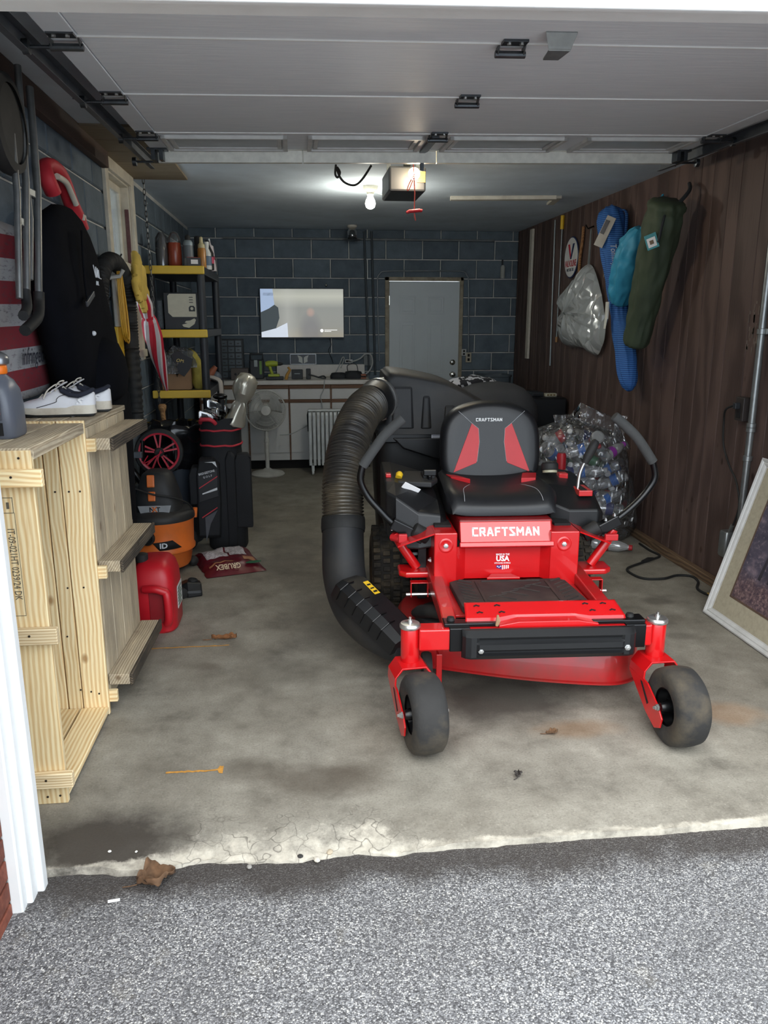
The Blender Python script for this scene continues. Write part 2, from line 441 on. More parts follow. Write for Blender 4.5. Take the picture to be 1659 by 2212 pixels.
def block_mesh(w, h):
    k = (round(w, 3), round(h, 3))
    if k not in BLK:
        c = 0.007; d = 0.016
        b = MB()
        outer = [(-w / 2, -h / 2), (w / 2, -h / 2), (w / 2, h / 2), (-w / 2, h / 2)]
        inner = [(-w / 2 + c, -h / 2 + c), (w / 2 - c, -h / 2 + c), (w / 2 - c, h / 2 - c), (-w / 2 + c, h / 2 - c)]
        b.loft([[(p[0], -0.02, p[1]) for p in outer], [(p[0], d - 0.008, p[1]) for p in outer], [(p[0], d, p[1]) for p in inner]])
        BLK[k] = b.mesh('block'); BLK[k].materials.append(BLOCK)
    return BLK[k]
def lay_blocks(parent, u0, u1, z0, z1, place, holes, phase, zbase):
    """running bond; place(u,z)->(loc,rotz)"""
    L, Hh, J = 0.406, 0.2015, 0.011
    k0 = int(math.floor((z0 - zbase) / Hh))
    k = k0
    while zbase + k * Hh < z1 - 0.02:
        a, b = max(z0, zbase + k * Hh + J / 2), min(z1, zbase + (k + 1) * Hh - J / 2)
        if b - a > 0.03:
            off = phase + (L / 2 if k % 2 else 0)
            i = int(math.floor((u0 - off) / L))
            while off + i * L < u1 - 0.01:
                spans = [(max(u0, off + i * L + J / 2), min(u1, off + (i + 1) * L - J / 2))]
                for (h0, h1, g0, g1) in holes:
                    ns = []
                    for (p, q) in spans:
                        if b <= g0 + 0.02 or a >= g1 - 0.02 or q <= h0 or p >= h1: ns.append((p, q)); continue
                        if p < h0 - 0.03: ns.append((p, h0 - J / 2))
                        if q > h1 + 0.03: ns.append((h1 + J / 2, q))
                    spans = ns
                for (p, q) in spans:
                    if q - p > 0.03:
                        lo, rz = place((p + q) / 2, (a + b) / 2)
                        obj('block', block_mesh(q - p, b - a), None, parent, lo, (0, 0, rz))
                i += 1
        k += 1

DX0, DX1, DZ1 = 1.0, 1.86, 2.015
m = MB(); m.box(XL - 0.2, DX0, YB, YB + 0.2, 0, 2.6).box(DX1, XR + 0.2, YB, YB + 0.2, 0, 2.6).box(DX0, DX1, YB, YB + 0.2, DZ1, 2.6)
wall_back = struct(m.build('wall_back', MORTAR), 'dark painted concrete block wall at the back of the garage')
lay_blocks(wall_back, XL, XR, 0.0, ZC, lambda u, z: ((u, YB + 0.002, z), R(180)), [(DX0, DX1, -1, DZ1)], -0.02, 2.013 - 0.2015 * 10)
WY0, WY1, WZ0, WZ1 = 5.10, 5.80, 1.36, 2.45
m = MB(); m.box(XL - 0.2, XL, YF - 0.05, WY0, 0, 2.6).box(XL - 0.2, XL, WY1, YB, 0, 2.6).box(XL - 0.2, XL, WY0, WY1, 0, WZ0).box(XL - 0.2, XL, WY0, WY1, WZ1, 2.6)
wall_left = struct(m.build('wall_left', MORTAR), 'dark painted concrete block wall along the left side')
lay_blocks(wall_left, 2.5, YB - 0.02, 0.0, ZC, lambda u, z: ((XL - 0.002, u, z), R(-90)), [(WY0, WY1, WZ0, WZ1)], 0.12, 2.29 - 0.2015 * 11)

# ---- right wall: dark wood paneling boards
PANEL = wood_mat('wood_paneling', rgb(98, 80, 74), rgb(72, 57, 53), grain=1.6, rough=0.5, knots=True, along=0.3, bump=0.03)
m = MB(); m.box(XR + 0.012, XR + 0.2, YF - 0.1, YB + 0.2, 0, 2.6)
wall_right = struct(m.build('wall_right', mat('panel_groove', rgb(26, 18, 16), 0.9)), 'dark brown wood panelled wall on the right')
PLK = {}
y = YF + 0.02; k = 0
widths = [0.10, 0.20, 0.14, 0.17, 0.10, 0.22, 0.13, 0.18, 0.15]
while y < YB - 0.01:
    w = widths[k % len(widths)]; w = min(w, YB - y)
    key = round(w, 3)
    if key not in PLK:
        b = MB(); c = 0.003; Lh = ZC / 2
        o_ = [(-Lh, -w / 2 + 0.002), (Lh, -w / 2 + 0.002), (Lh, w / 2 - 0.002), (-Lh, w / 2 - 0.002)]
        i_ = [(-Lh, -w / 2 + 0.002 + c), (Lh, -w / 2 + 0.002 + c), (Lh, w / 2 - 0.002 - c), (-Lh, w / 2 - 0.002 - c)]
        b.loft([[(p[0], p[1], -0.004) for p in o_], [(p[0], p[1], 0.009) for p in o_], [(p[0], p[1], 0.012) for p in i_]])
        PLK[key] = b.mesh('panel_board'); PLK[key].materials.append(PANEL)
    # local x -> up, local z -> -X world
    o = obj('panel_board', PLK[key], None, wall_right, (XR + 0.012, y + w / 2, ZC / 2))
    o.rotation_euler = Matrix(((0, 0, -1), (0, 1, 0), (1, 0, 0))).to_euler()
    y += w; k += 1
m = MB(); m.box(-2.1, 2.1, -0.028, 0.028, 0, 0.055)
for yy, ln in ((3.35, 0.62), (5.9, 0.72)):
    pass
b = MB(); b.box(-3.4, 3.4, -0.02, 0.02, 0, 0.055)
struct(b.build('baseboard_right', wood_mat('sill_wood', rgb(120, 98, 76), rgb(78, 62, 50), grain=20, knots=False), None, bevel=0.004, loc=(XR - 0.022, 5.48, 0), rot=(0, 0, R(90))), 'bare wooden sill strip at the foot of the panelling')
# scuffed bare plaster patch on the panelling
b = MB()
random.seed(3)
for k in range(26):
    a = random.random() * 6.28; rr = 0.02 + 0.10 * random.random()
    cy_, cz_ = rr * math.cos(a) * 0.5, rr * math.sin(a) * 1.3
    w_, h_ = 0.002 + 0.006 * random.random(), 0.006 + 0.018 * random.random()
    b.box(-0.0012, 0.0004, cy_ - w_, cy_ + w_, cz_ - h_, cz_ + h_)
pt = b.build('scuff_mark', mat('scuff', rgb(118, 106, 98), 0.9, var=0.4), wall_right, loc=(XR - 0.0008, 4.12, 1.53))

# ---- ceiling
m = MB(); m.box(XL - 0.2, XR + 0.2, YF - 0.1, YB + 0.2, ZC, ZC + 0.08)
ceiling = struct(m.build('ceiling', mat('ceiling_board', rgb(206, 218, 228), 0.9, var=0.1, scale=3, bump=0.2)), 'plain dim garage ceiling')  # cool pale tone carries the bluish haze in the ceiling colour
m = MB(); m.box(XL, -0.86, 0, 0.012, -0.012, 0)  # boards along the left edge of the ceiling
BOARDC = wood_mat('ceiling_plank', rgb(150, 138, 118), rgb(118, 104, 86), grain=10, knots=False)
for k in range(5):
    b = MB(); b.box(-0.195, 0.195, -0.15, 0.15, -0.014, 0.0)
    b.build('ceiling_board', BOARDC, ceiling, bevel=0.003, loc=(-0.92 + 0.0, 4.55 + k * 0.305, ZC))
# wall-top pipe across the back wall
m = MB(); m.tube([(-0.75, YB - 0.03, 2.42), (2.2, YB - 0.03, 2.42)], 0.012, 8)
tag(m.build('ceiling_pipe', mat('grey_conduit', rgb(150, 154, 156), 0.4, 0.6, var=0.15), smooth=40), 'thin grey pipe running across the top of the back wall', 'pipe')
# attic hatch trim on the ceiling
t = thing('hatch_trim', 'pale wooden trim strip across the ceiling beyond the door opener', 'trim', (1.66, 6.46, ZC))
WHT_OLD = mat('old_white_paint', rgb(206, 200, 186), 0.6, var=0.08, scale=14, dirt=rgb(120, 112, 98), dirt_amt=0.3)
m = MB(); m.box(-0.42, 0.42, -0.035, 0.035, -0.03, 0); m.build('strip', WHT_OLD, t, bevel=0.005, rot=(0, 0, R(-8)))
m = MB(); m.box(-0.03, 0.03, -0.02, 0.35, -0.022, 0); m.build('strip', WHT_OLD, t, bevel=0.005, loc=(0.43, -0.06, 0), rot=(0, 0, R(-8)))

# ---- front wall, jamb and header (white trim)
WHITE = mat('white_trim_paint', rgb(232, 232, 230), 0.45, var=0.02, scale=8, dirt=rgb(170, 166, 158), dirt_amt=0.12)
m = MB()
m.box(XL - 0.2, -0.80, YF - 0.09, YF + 0.03, -0.1, 2.7).box(2.06, XR + 0.25, YF - 0.09, YF + 0.03, -0.1, 2.7)
m.add([(-0.80, YF - 0.09, 2.235), (2.06, YF - 0.09, 2.30), (2.06, YF - 0.09, 2.7), (-0.8, YF - 0.09, 2.7),
       (-0.80, YF + 0.03, 2.235), (2.06, YF + 0.03, 2.30), (2.06, YF + 0.03, 2.7), (-0.8, YF + 0.03, 2.7)],
      [(0, 1, 2, 3), (7, 6, 5, 4), (0, 4, 5, 1), (3, 2, 6, 7), (0, 3, 7, 4), (1, 5, 6, 2)])
wall_front = struct(m.build('wall_front', WHITE), 'front wall of the garage around the door opening')
def beam(name, p0, p1, d, h, mt, label=None, bevel=0.004):
    """board from p0 to p1 along x, depth d toward -y, height h up"""
    v = Vector(p1) - Vector(p0); L = v.length
    b = MB(); b.box(0, L, -d, 0, 0, h)
    o = b.build(name, mt, None, bevel=bevel, loc=p0)
    o.rotation_euler = (0, -math.atan2(v.z, v.x), math.atan2(v.y, v.x))
    return struct(o, label)
beam('trim_1', (-0.80, YF - 0.09, 2.214), (2.1, YF - 0.09, 2.278), 0.022, 0.068, WHITE, 'white header casing above the garage opening')
beam('trim_2', (-0.80, YF - 0.09, 2.290), (2.1, YF - 0.09, 2.356), 0.05, 0.16, WHITE, 'projecting white cap board above the header casing')
def jamb(name, x0, x1, y0, y1, label):
    b = MB(); b.box(x0, x1, y0, y1, -0.045, 2.4); return struct(b.build(name, WHITE, None, bevel=0.005), label)
jamb('trim_3', -0.80, -0.757, YF - 0.055, YF - 0.018, 'inner white jamb board at the left of the garage opening')
jamb('trim_4', -0.80, -0.774, YF - 0.10, YF - 0.055, 'middle white jamb board at the left of the garage opening')
jamb('trim_5', -0.822, -0.788, YF - 0.135, YF - 0.10, 'outer white corner board beside the brick')
# ---- brick wing wall
BRICK = NT('red_brick'); v = BRICK.coords('Object', (1, 1, 1), 9.0)
c_ = BRICK.ramp(BRICK.noise(v, 26, 6, 0.65), [(0.3, rgb(88, 42, 30)), (0.6, rgb(124, 66, 48)), (0.8, rgb(140, 88, 66))])
oi = BRICK.n('ShaderNodeObjectInfo'); hv = BRICK.n('ShaderNodeHueSaturation'); BRICK.l(c_, hv.inputs['Color']); BRICK.l(BRICK.math('MULTIPLY_ADD', oi.outputs['Random'], 0.5, 0.7), hv.inputs['Value'])
BRICK.col(hv.outputs[0]); BRICK.set(rough=0.85); BRICK.bump(BRICK.noise(v, 90, 4), 0.5, 0.004)
m = MB(); m.box(-1.0, -0.828, 0.95, 1.914, -0.06, 2.7)
wall_brick = struct(m.build('wall_brick', mat('brick_mortar', rgb(150, 138, 124), 0.95, var=0.15, bump=0.4)), 'red brick wing wall beside the garage opening')
b = MB(); b.box(-0.02, 0.012, -0.098, 0.098, -0.0285, 0.0285); bm_full = b.mesh('brick'); bm_full.materials.append(BRICK.m)
b = MB(); b.box(-0.02, 0.012, -0.045, 0.045, -0.0285, 0.0285); bm_half = b.mesh('brick'); bm_half.materials.append(BRICK.m)
for k in range(20):
    z = -0.025 + 0.0675 * k
    y = 1.914
    if k % 2: obj('brick', bm_half, None, wall_brick, (-0.828, y - 0.045, z), (0, 0, 0), 0.003); y -= 0.101
    while y > 1.16:
        obj('brick', bm_full, None, wall_brick, (-0.828 + 0.0015 * nz(k, y * 7), y - 0.098, z), (0, 0, 0), 0.003); y -= 0.207

# ---- window in the left wall
win = bpy.data.objects.new('window_1', None); COL.objects.link(win); struct(win, 'white framed sash window in the left block wall'); win.location = (XL, 5.45, 1.9)
CAS = mat('window_casing_paint', rgb(214, 208, 192), 0.55, var=0.06, scale=10, dirt=rgb(110, 98, 84), dirt_amt=0.35)
def wbox(name, x0, x1, y0, y1, z0, z1, mt=CAS, bev=0.003):
    b = MB(); b.box(x0 - XL, x1 - XL, y0 - 5.45, y1 - 5.45, z0 - 1.9, z1 - 1.9); return b.build(name, mt, win, bevel=bev)
wbox('casing', XL + 0.012, XL + 0.035, WY0 - 0.07, WY0 + 0.01, 1.29, 2.515)
wbox('casing', XL + 0.012, XL + 0.035, WY1 - 0.01, WY1 + 0.07, 1.29, 2.515)
wbox('casing', XL + 0.012, XL + 0.036, WY0 - 0.07, WY1 + 0.07, WZ1 - 0.01, 2.515)
wbox('window_sill', XL - 0.18, XL + 0.05, WY0 - 0.07, WY1 + 0.07, WZ0 - 0.05, WZ0)
wbox('reveal', XL - 0.2, XL + 0.012, WY0 - 0.002, WY0 + 0.02, WZ0, WZ1)
wbox('reveal', XL - 0.2, XL + 0.012, WY1 - 0.02, WY1 + 0.002, WZ0, WZ1)
wbox('reveal', XL - 0.2, XL + 0.012, WY0, WY1, WZ1 - 0.02, WZ1)
wbox('shade_channel', XL - 0.02, XL + 0.006, WY1 - 0.03, WY1 - 0.021, WZ0 + 0.02, WZ1 - 0.16, mat('maroon_strip', rgb(92, 52, 56), 0.6, dirt=rgb(180, 170, 160), dirt_amt=0.2))
GLASS = clear_mat('window_glass', (0.93, 0.96, 0.97), 0.06, 0.06, 0.18, (0.75, 0.8, 0.82))
def sash(x, z0, z1, y0=WY0 + 0.02, y1=WY1 - 0.02):
    s = wbox('sash', x, x + 0.035, y0, y1, z0, z0 + 0.045)
    for a in ((x, x + 0.035, y0, y1, z1 - 0.045, z1), (x, x + 0.035, y0, y0 + 0.045, z0 + 0.04, z1 - 0.04), (x, x + 0.035, y1 - 0.045, y1, z0 + 0.04, z1 - 0.04), (x + 0.006, x + 0.03, (y0 + y1) / 2 - 0.011, (y0 + y1) / 2 + 0.011, z0 + 0.04, z1 - 0.04)):
        o = wbox('sash_rail', *a); o.parent = s
    for (p, q) in ((y0 + 0.045, (y0 + y1) / 2 - 0.011), ((y0 + y1) / 2 + 0.011, y1 - 0.045)):
        o = wbox('pane', x + 0.016, x + 0.02, p, q, z0 + 0.04, z1 - 0.04, GLASS, 0); o.parent = s
sash(XL - 0.075, 1.9, WZ1 - 0.02)
sash(XL - 0.038, WZ0, 1.94)
b = MB(); b.tube([(0.0, 0.0, 0), (0.02, 0.0, 0.01), (0.025, 0.02, 0.025)], 0.006, 8); o = b.build('latch', mat('dark_metal', rgb(40, 42, 44), 0.4, 0.7), win, smooth=40, loc=(-0.05, 0.12, 0.06))

# ---- back door with frame
d = bpy.data.objects.new('door_1', None); COL.objects.link(d); struct(d, 'grey panelled door in the back block wall'); d.location = (1.43, YB, 0)
GDOOR = mat('door_grey', rgb(200, 208, 212), 0.5, var=0.04, scale=3, bump=0.08)
FRM = mat('door_frame_paint', rgb(160, 150, 130), 0.7, var=0.15, scale=18, dirt=rgb(70, 52, 40), dirt_amt=0.6)
m = MB(); m.box(-0.395, 0.395, -0.005, 0.04, 0.01, 1.985); slab = m.build('door_panel', GDOOR, d, bevel=0.003)
for (px, w_) in ((-0.19, 0.125), (0.135, 0.13)):
    for (z0, z1) in ((1.66, 1.80), (0.98, 1.52), (0.16, 0.82)):
        b = MB()
        cx_ = px; h = (z1 - z0) / 2; zc = (z0 + z1) / 2
        for (g0, g1, y0) in ((0.0, 0.016, -0.011), (0.03, 0.04, -0.009)):
            a0, b0 = w_ / 2 + 0.03 - g0, h + 0.03 - g0; a1, b1 = w_ / 2 + 0.03 - g1, h + 0.03 - g1
            for (sx0, sx1, sz0, sz1) in ((-a0, a0, -b0, -b1), (-a0, a0, b1, b0), (-a0, -a1, -b1, b1), (a1, a0, -b1, b1)):
                b.box(cx_ + sx0, cx_ + sx1, y0, -0.004, zc + sz0, zc + sz1)
        b.build('moulding', GDOOR, slab, bevel=0.002)
for (x0, x1, z0, z1) in ((-0.445, -0.4, 0, 2.03), (0.4, 0.435, 0, 2.03), (-0.445, 0.435, 1.99, 2.03)):
    b = MB(); b.box(x0, x1, -0.03, 0.08, z0, z1); b.build('door_frame', FRM, d, bevel=0.004)
CHROME = mat('worn_chrome', rgb(200, 198, 188), 0.22, 1.0, var=0.08)
for z, kind in ((1.10, 0), (0.965, 1)):
    b = MB()
    prof = [(0.001, -0.004), (0.03, -0.004), (0.032, 0.006), (0.02, 0.012), (0.012, 0.018)] + ([(0.012, 0.035), (0.024, 0.045), (0.03, 0.058), (0.026, 0.07), (0.001, 0.076)] if kind else [(0.016, 0.022), (0.001, 0.024)])
    b.lathe(prof, 20, TR(0.33, 0, z, 90)); b.build('door_knob' if kind else 'deadbolt', CHROME, d, smooth=50)
b = MB(); b.cyl = None
for z in (1.78, 1.0):
    b = MB(); b.box(-0.408, -0.392, -0.014, -0.004, z - 0.05, z + 0.05); b.build('hinge', CHROME, d)
# ================================================================ RIDE-ON MOWER (local: x across, y rearward, z up)
RED = mat('red_enamel', rgb(196, 20, 24), 0.28, var=0.05, scale=5, coat=0.5)
REDD = mat('red_deck_enamel', rgb(176, 22, 26), 0.38, var=0.12, scale=7, coat=0.3, dirt=rgb(96, 62, 52), dirt_amt=0.6)
BPL = mat('black_plastic', rgb(19, 20, 22), 0.45, var=0.1, scale=9, bump=0.08, bscale=300)
BPD = mat('dusty_black_plastic', rgb(33, 34, 36), 0.6, var=0.15, scale=7, dirt=rgb(84, 74, 60), dirt_amt=0.22)
BMET = mat('black_steel', rgb(12, 12, 14), 0.3, 0.2, var=0.1)
VINYL = mat('black_vinyl', rgb(22, 23, 26), 0.42, var=0.1, scale=20, bump=0.12, bscale=420)
REDV = mat('red_vinyl', rgb(190, 34, 40), 0.45, var=0.05, bump=0.1, bscale=420)
STITCH = mat('stitch_thread', rgb(170, 172, 176), 0.8)
TYRE = mat('tyre_rubber', rgb(40, 39, 38), 0.85, var=0.22, scale=8, bump=0.4, bscale=60, dirt=rgb(104, 92, 72), dirt_amt=0.6)
RTYRE = mat('muddy_tyre_rubber', rgb(46, 43, 40), 0.9, var=0.25, scale=9, bump=0.4, bscale=60, dirt=rgb(126, 110, 86), dirt_amt=0.8)
RUB = mat('black_rubber', rgb(20, 21, 22), 0.7, var=0.12, scale=9, dirt=rgb(80, 76, 70), dirt_amt=0.25)
FOAM = mat('foam_grip', rgb(66, 67, 67), 0.9, var=0.1, bump=0.3, bscale=300)
ZINC = mat('zinc_bolt', rgb(206, 206, 204), 0.3, 0.9, var=0.05)
WHT = mat('white_print', rgb(240, 240, 240), 0.6, var=0.01)
HOSE = mat('ribbed_hose_plastic', rgb(50, 48, 46), 0.36, var=0.15, scale=6, dirt=rgb(116, 104, 82), dirt_amt=0.55)
MATR = mat('mud_mat_rubber', rgb(44, 38, 37), 0.75, var=0.25, scale=8, dirt=rgb(84, 70, 62), dirt_amt=0.5)
YEL = mat('yellow_sticker', rgb(232, 188, 40), 0.5, var=0.03)
DARK = mat('near_black', rgb(14, 14, 15), 0.8)

mo = thing('riding_mower', 'red zero-turn riding mower with black bucket seat and grass bagger hose', 'mower', (0.895, 2.755, 0), -2.9)
RX = lambda a: Matrix.Rotation(R(a), 4, 'X'); RY = lambda a: Matrix.Rotation(R(a), 4, 'Y'); RZ = lambda a: Matrix.Rotation(R(a), 4, 'Z')
def mpart(name, mb, mt, bevel=0.0, smooth=None, parent=None, seg=2, sub=0):
    return mb.build(name, mt, parent or mo, smooth, bevel, seg, sub=sub)
def bolt(parent, p, r=0.009, axis='y', name='bolt', mt=None):
    b = MB(); Mx = Matrix.Translation(p) @ (RX(90) if axis == 'y' else RY(-90) if axis == 'x' else Matrix())
    b.lathe([(r * 1.25, 0), (r * 1.25, 0.003), (r, 0.0031), (r, 0.009), (r * 0.5, 0.0095), (r * 0.5, 0.014)], 6, Mx)
    return b.build(name, mt or ZINC, parent)

# casters
def tyre_profile(R0, W, rim):
    """closed lathe profile (radius, offset across) with rounded shoulders"""
    h = W / 2; s = W * 0.30
    return [(rim, -h * 0.80), (rim + 0.012, -h * 0.93), (rim + 0.5 * (R0 - rim), -h), (R0 - s * 0.55, -h * 0.93), (R0 - s * 0.16, -h * 0.74), (R0 - 0.002, -h * 0.4), (R0, 0), (R0 - 0.002, h * 0.4), (R0 - s * 0.16, h * 0.74), (R0 - s * 0.55, h * 0.93), (rim + 0.5 * (R0 - rim), h), (rim + 0.012, h * 0.93), (rim, h * 0.80)]
for sgn in (-1, 1):
    px = -0.490 if sgn < 0 else 0.484
    b = MB(); b.lathe([(0.034, 0.268), (0.036, 0.272), (0.036, 0.405), (0.034, 0.41)], 28, TR(px)); pt_ = mpart('pivot_tube', b, RED, smooth=40)
    b = MB(); b.lathe([(0.0385, 0.405), (0.041, 0.408), (0.041, 0.418), (0.036, 0.424), (0.012, 0.426), (0.010, 0.427), (0.010, 0.437), (0.005, 0.438), (0.005, 0.447)], 28, TR(px)); b.build('grease_cap', ZINC, pt_, 40)
    rot = 9 if sgn < 0 else 5
    Mc = TR(px, 0, 0, 0, 0, rot)
    b = MB(); th = 0.007
    for (g, hh) in ((0, 0),):
        # bent strap: arch section swept along v for top, then tapering legs
        outer = [(-0.078, 0.20), (-0.076, 0.232), (-0.048, 0.270), (0.048, 0.270), (0.076, 0.232), (0.078, 0.20)]
        inner = [(x * 0.91, z - th if abs(x) < 0.06 else z) for x, z in outer]
        r0 = [(x, 0.045, z) for x, z in outer] + [(x, 0.045, z) for x, z in reversed(inner)]
        r1 = [(x, -0.075, z) for x, z in outer] + [(x, -0.075, z) for x, z in reversed(inner)]
        b.loft([r1, r0], M=Mc)
        for s2 in (-1, 1):
            poly = [(0.045, 0.20), (0.045, 0.19), (-0.11, 0.085), (-0.185, 0.055), (-0.225, 0.075), (-0.235, 0.115), (-0.20, 0.15), (-0.11, 0.20), (-0.075, 0.205)]
            x0, x1 = (0.071, 0.078) if s2 > 0 else (-0.078, -0.071)
            n = len(poly)
            b.add([(x0, p[0], p[1]) for p in poly] + [(x1, p[0], p[1]) for p in poly], [tuple(range(n - 1, -1, -1)), tuple(range(n, 2 * n))] + [(j, (j + 1) % n, (j + 1) % n + n, j + n) for j in range(n)], Mc)
    fk = mpart('caster_fork', b, RED, bevel=0.002)
    wc = Mc @ Matrix.Translation((0, -0.205, 0.15))
    b = MB(); b.lathe(tyre_profile(0.15, 0.132, 0.072), 44, wc @ RY(90), False, False); b.build('tyre', TYRE, fk, 60)
    b = MB(); b.lathe([(0.074, -0.05), (0.066, -0.046), (0.06, -0.02), (0.05, 0.0), (0.06, 0.02), (0.066, 0.046), (0.074, 0.05)], 36, wc @ RY(90), False, False)
    b.lathe([(0.016, -0.07), (0.022, -0.055), (0.024, 0.055), (0.016, 0.07)], 16, wc @ RY(90)); 
    for k in range(8): b.cbox((0, 0, 0.045), (0.03, 0.006, 0.05), wc @ RX(45 * k))
    b.build('rim', BMET, fk, 40)
    for s2 in (-1, 1):
        b = MB(); b.lathe([(0.014, 0), (0.014, 0.004), (0.0105, 0.0042), (0.0105, 0.012), (0.006, 0.013), (0.006, 0.02)], 6, wc @ Matrix.Translation((0.078 * s2, -0.0, 0)) @ RY(90 * s2)); b.build('axle_bolt', ZINC, fk)
    b = MB()
    poly = [(-0.07, 0.19), (-0.055, 0.19), (-0.12, 0.12), (-0.13, 0.13)]
    b.add([(-0.0785, p[0], p[1]) for p in poly] + [(-0.0795, p[0], p[1]) for p in poly], [(0, 1, 2, 3), (7, 6, 5, 4), (0, 4, 5, 1), (1, 5, 6, 2), (2, 6, 7, 3), (3, 7, 4, 0)], Mc)
    b.build('slot', DARK, fk)
# front axle and covers
b = MB(); b.box(-0.458, 0.452, -0.038, 0.038, 0.322, 0.408); mpart('front_axle', b, RED, bevel=0.006)
for x0, x1, t0, t1 in ((-0.342, -0.262, -0.36, -0.15), (0.345, 0.425, 0.22, 0.43)):
    b = MB(); b.box(x0, x1, -0.044, 0.044, 0.318, 0.414); c = mpart('axle_cover', b, BMET, bevel=0.004)
    b = MB(); b.prism([(t0, -0.02), (t1, -0.02), (t1, 0.02), ((t0 + t1) / 2 + 0.05 * (1 if t0 < 0 else -1) * -1, 0.035), (t0, 0.05 if t0 < 0 else 0.02)] if t0 < 0 else [(t0, -0.02), (t1, -0.02), (t1, 0.05), ((t0 + t1) / 2, 0.035), (t0, 0.02)], 0.408, 0.424); b.build('cover_flange', BMET, c, bevel=0.004)
    b = MB(); b.lathe([(0.016, 0.424), (0.014, 0.436), (0.004, 0.438)], 12, TR((t0 + 0.03) if t0 < 0 else t1 - 0.05, 0.02)); b.build('plug', RUB, c, 40)
# bumper
b = MB()
def bump_prof(z):  # front depth by height
    return interp([0.298, 0.304, 0.322, 0.326, 0.336, 0.340, 0.366, 0.370, 0.380, 0.392, 0.412], [-0.066, -0.086, -0.098, -0.082, -0.083, -0.097, -0.097, -0.082, -0.083, -0.090, -0.062], z)
zs = [0.298, 0.304, 0.312, 0.322, 0.326, 0.334, 0.338, 0.344, 0.350, 0.354, 0.362, 0.366, 0.372, 0.380, 0.392, 0.404, 0.412]
xs_ = [(-0.296, 0.75), (-0.285, 0.9), (-0.265, 1.0), (-0.245, 1.0), (-0.235, 1.0), (0.0, 1.0), (0.315, 1.0), (0.325, 1.0), (0.345, 1.0), (0.365, 0.9), (0.376, 0.75)]
rings = []
for x, k in xs_:
    rr = [(x, -0.045, 0.412), (x, -0.045, 0.298)]
    flat = x < -0.24 or x > 0.32
    rr += [(x, ((-0.09 if flat and 0.31 < z < 0.39 else bump_prof(z)) * k), z) for z in zs]
    rings.append(rr)
b.loft(rings); bp_ = mpart('front_bumper', b, BPL, smooth=22)
bolt(bp_, (-0.228, -0.088, 0.340), 0.010); bolt(bp_, (0.338, -0.088, 0.340), 0.010)
# deck
outl = [(-0.30, 0.30), (-0.05, 0.205), (0.15, 0.15), (0.33, 0.118), (0.43, 0.135), (0.50, 0.20), (0.53, 0.32), (0.53, 0.75), (0.45, 0.92), (0.1, 0.98), (-0.35, 0.95), (-0.47, 0.85), (-0.49, 0.55), (-0.42, 0.36)]
op = [(p.x, p.y) for p in smooth_path([(x, y, 0) for x, y in outl], 6, True)]
cxm, cym = 0.03, 0.56
sc_ = lambda s, z: [(cxm + (x - cxm) * s, cym + (y - cym) * s, z) for x, y in op]
b = MB(); b.loft([sc_(0.97, 0.085), sc_(1.02, 0.083), sc_(1.02, 0.090), sc_(1.0, 0.094), sc_(0.985, 0.19), sc_(0.95, 0.215), sc_(0.86, 0.23)], cap0=True)
deck = mpart('cutting_deck', b, REDD, smooth=35)
for bx2, by2 in ((-0.29, 0.5), (0.3, 0.42)):
    b = MB(); b.lathe([(0.13, 0.225), (0.13, 0.27), (0.11, 0.285), (0.02, 0.29)], 24, TR(bx2, by2)); b.build('belt_cover', BPD, deck, 40)
b = MB(); b.lathe([(0.02, -0.022), (0.055, -0.02), (0.06, -0.008), (0.06, 0.008), (0.055, 0.02), (0.02, 0.022)], 24, TR(-0.395, 0.245, 0.13) @ RY(90) @ Matrix.Identity(4)); aw = b.build('gauge_wheel', RUB, deck, 40)
b = MB(); b.box(-0.352, -0.346, 0.2, 0.26, 0.06, 0.2); b.box(-0.36, -0.335, 0.198, 0.205, 0.06, 0.2); b.build('wheel_bracket', RED, deck, bevel=0.003)
bolt(deck, (-0.418, 0.245, 0.13), 0.006, 'x')
# frame rails, footplate
for x0, x1 in ((-0.362, -0.305), (0.288, 0.345)):
    b = MB(); b.loft([[(x0, -0.03, 0.36), (x1, -0.03, 0.36), (x1, -0.03, 0.405), (x0, -0.03, 0.405)], [(x0, 0.12, 0.38), (x1, 0.12, 0.38), (x1, 0.12, 0.44), (x0, 0.12, 0.44)], [(x0, 0.55, 0.39), (x1, 0.55, 0.39), (x1, 0.55, 0.465), (x0, 0.55, 0.465)], [(x0, 1.3, 0.36), (x1, 1.3, 0.36), (x1, 1.3, 0.46), (x0, 1.3, 0.46)]])
    mpart('frame_rail', b, REDD, bevel=0.006)
b = MB(); b.box(-0.30, 0.285, 0.10, 0.56, 0.40, 0.412); mpart('floor_pan', b, REDD, bevel=0.003)
b = MB()
def tread(u, w):
    x = -0.268 + 0.608 * u + (0.028 * (u - 0.3)) * (1 - w)
    arch = interp([0.0, 0.2, 0.30, 0.68, 0.78, 1.0], [0, 0, 1, 1, 0, 0], u)
    if w > 0.25:
        k = (w - 0.25) / 0.75
        return (x, 0.005 + 0.085 * k + 0.012 * arch * (1 - k), 0.435 + 0.032 * k + 0.006 * arch * (1 - k))
    k = w / 0.25
    return (x, -0.001 + 0.006 * k + 0.012 * arch, 0.409 + 0.026 * k + arch * (0.006 + 0.012 * (1 - k)))
b.grid(60, 16, tread); tr_ = b.build('foot_tread', RED, mo, 40, solid=0.004)
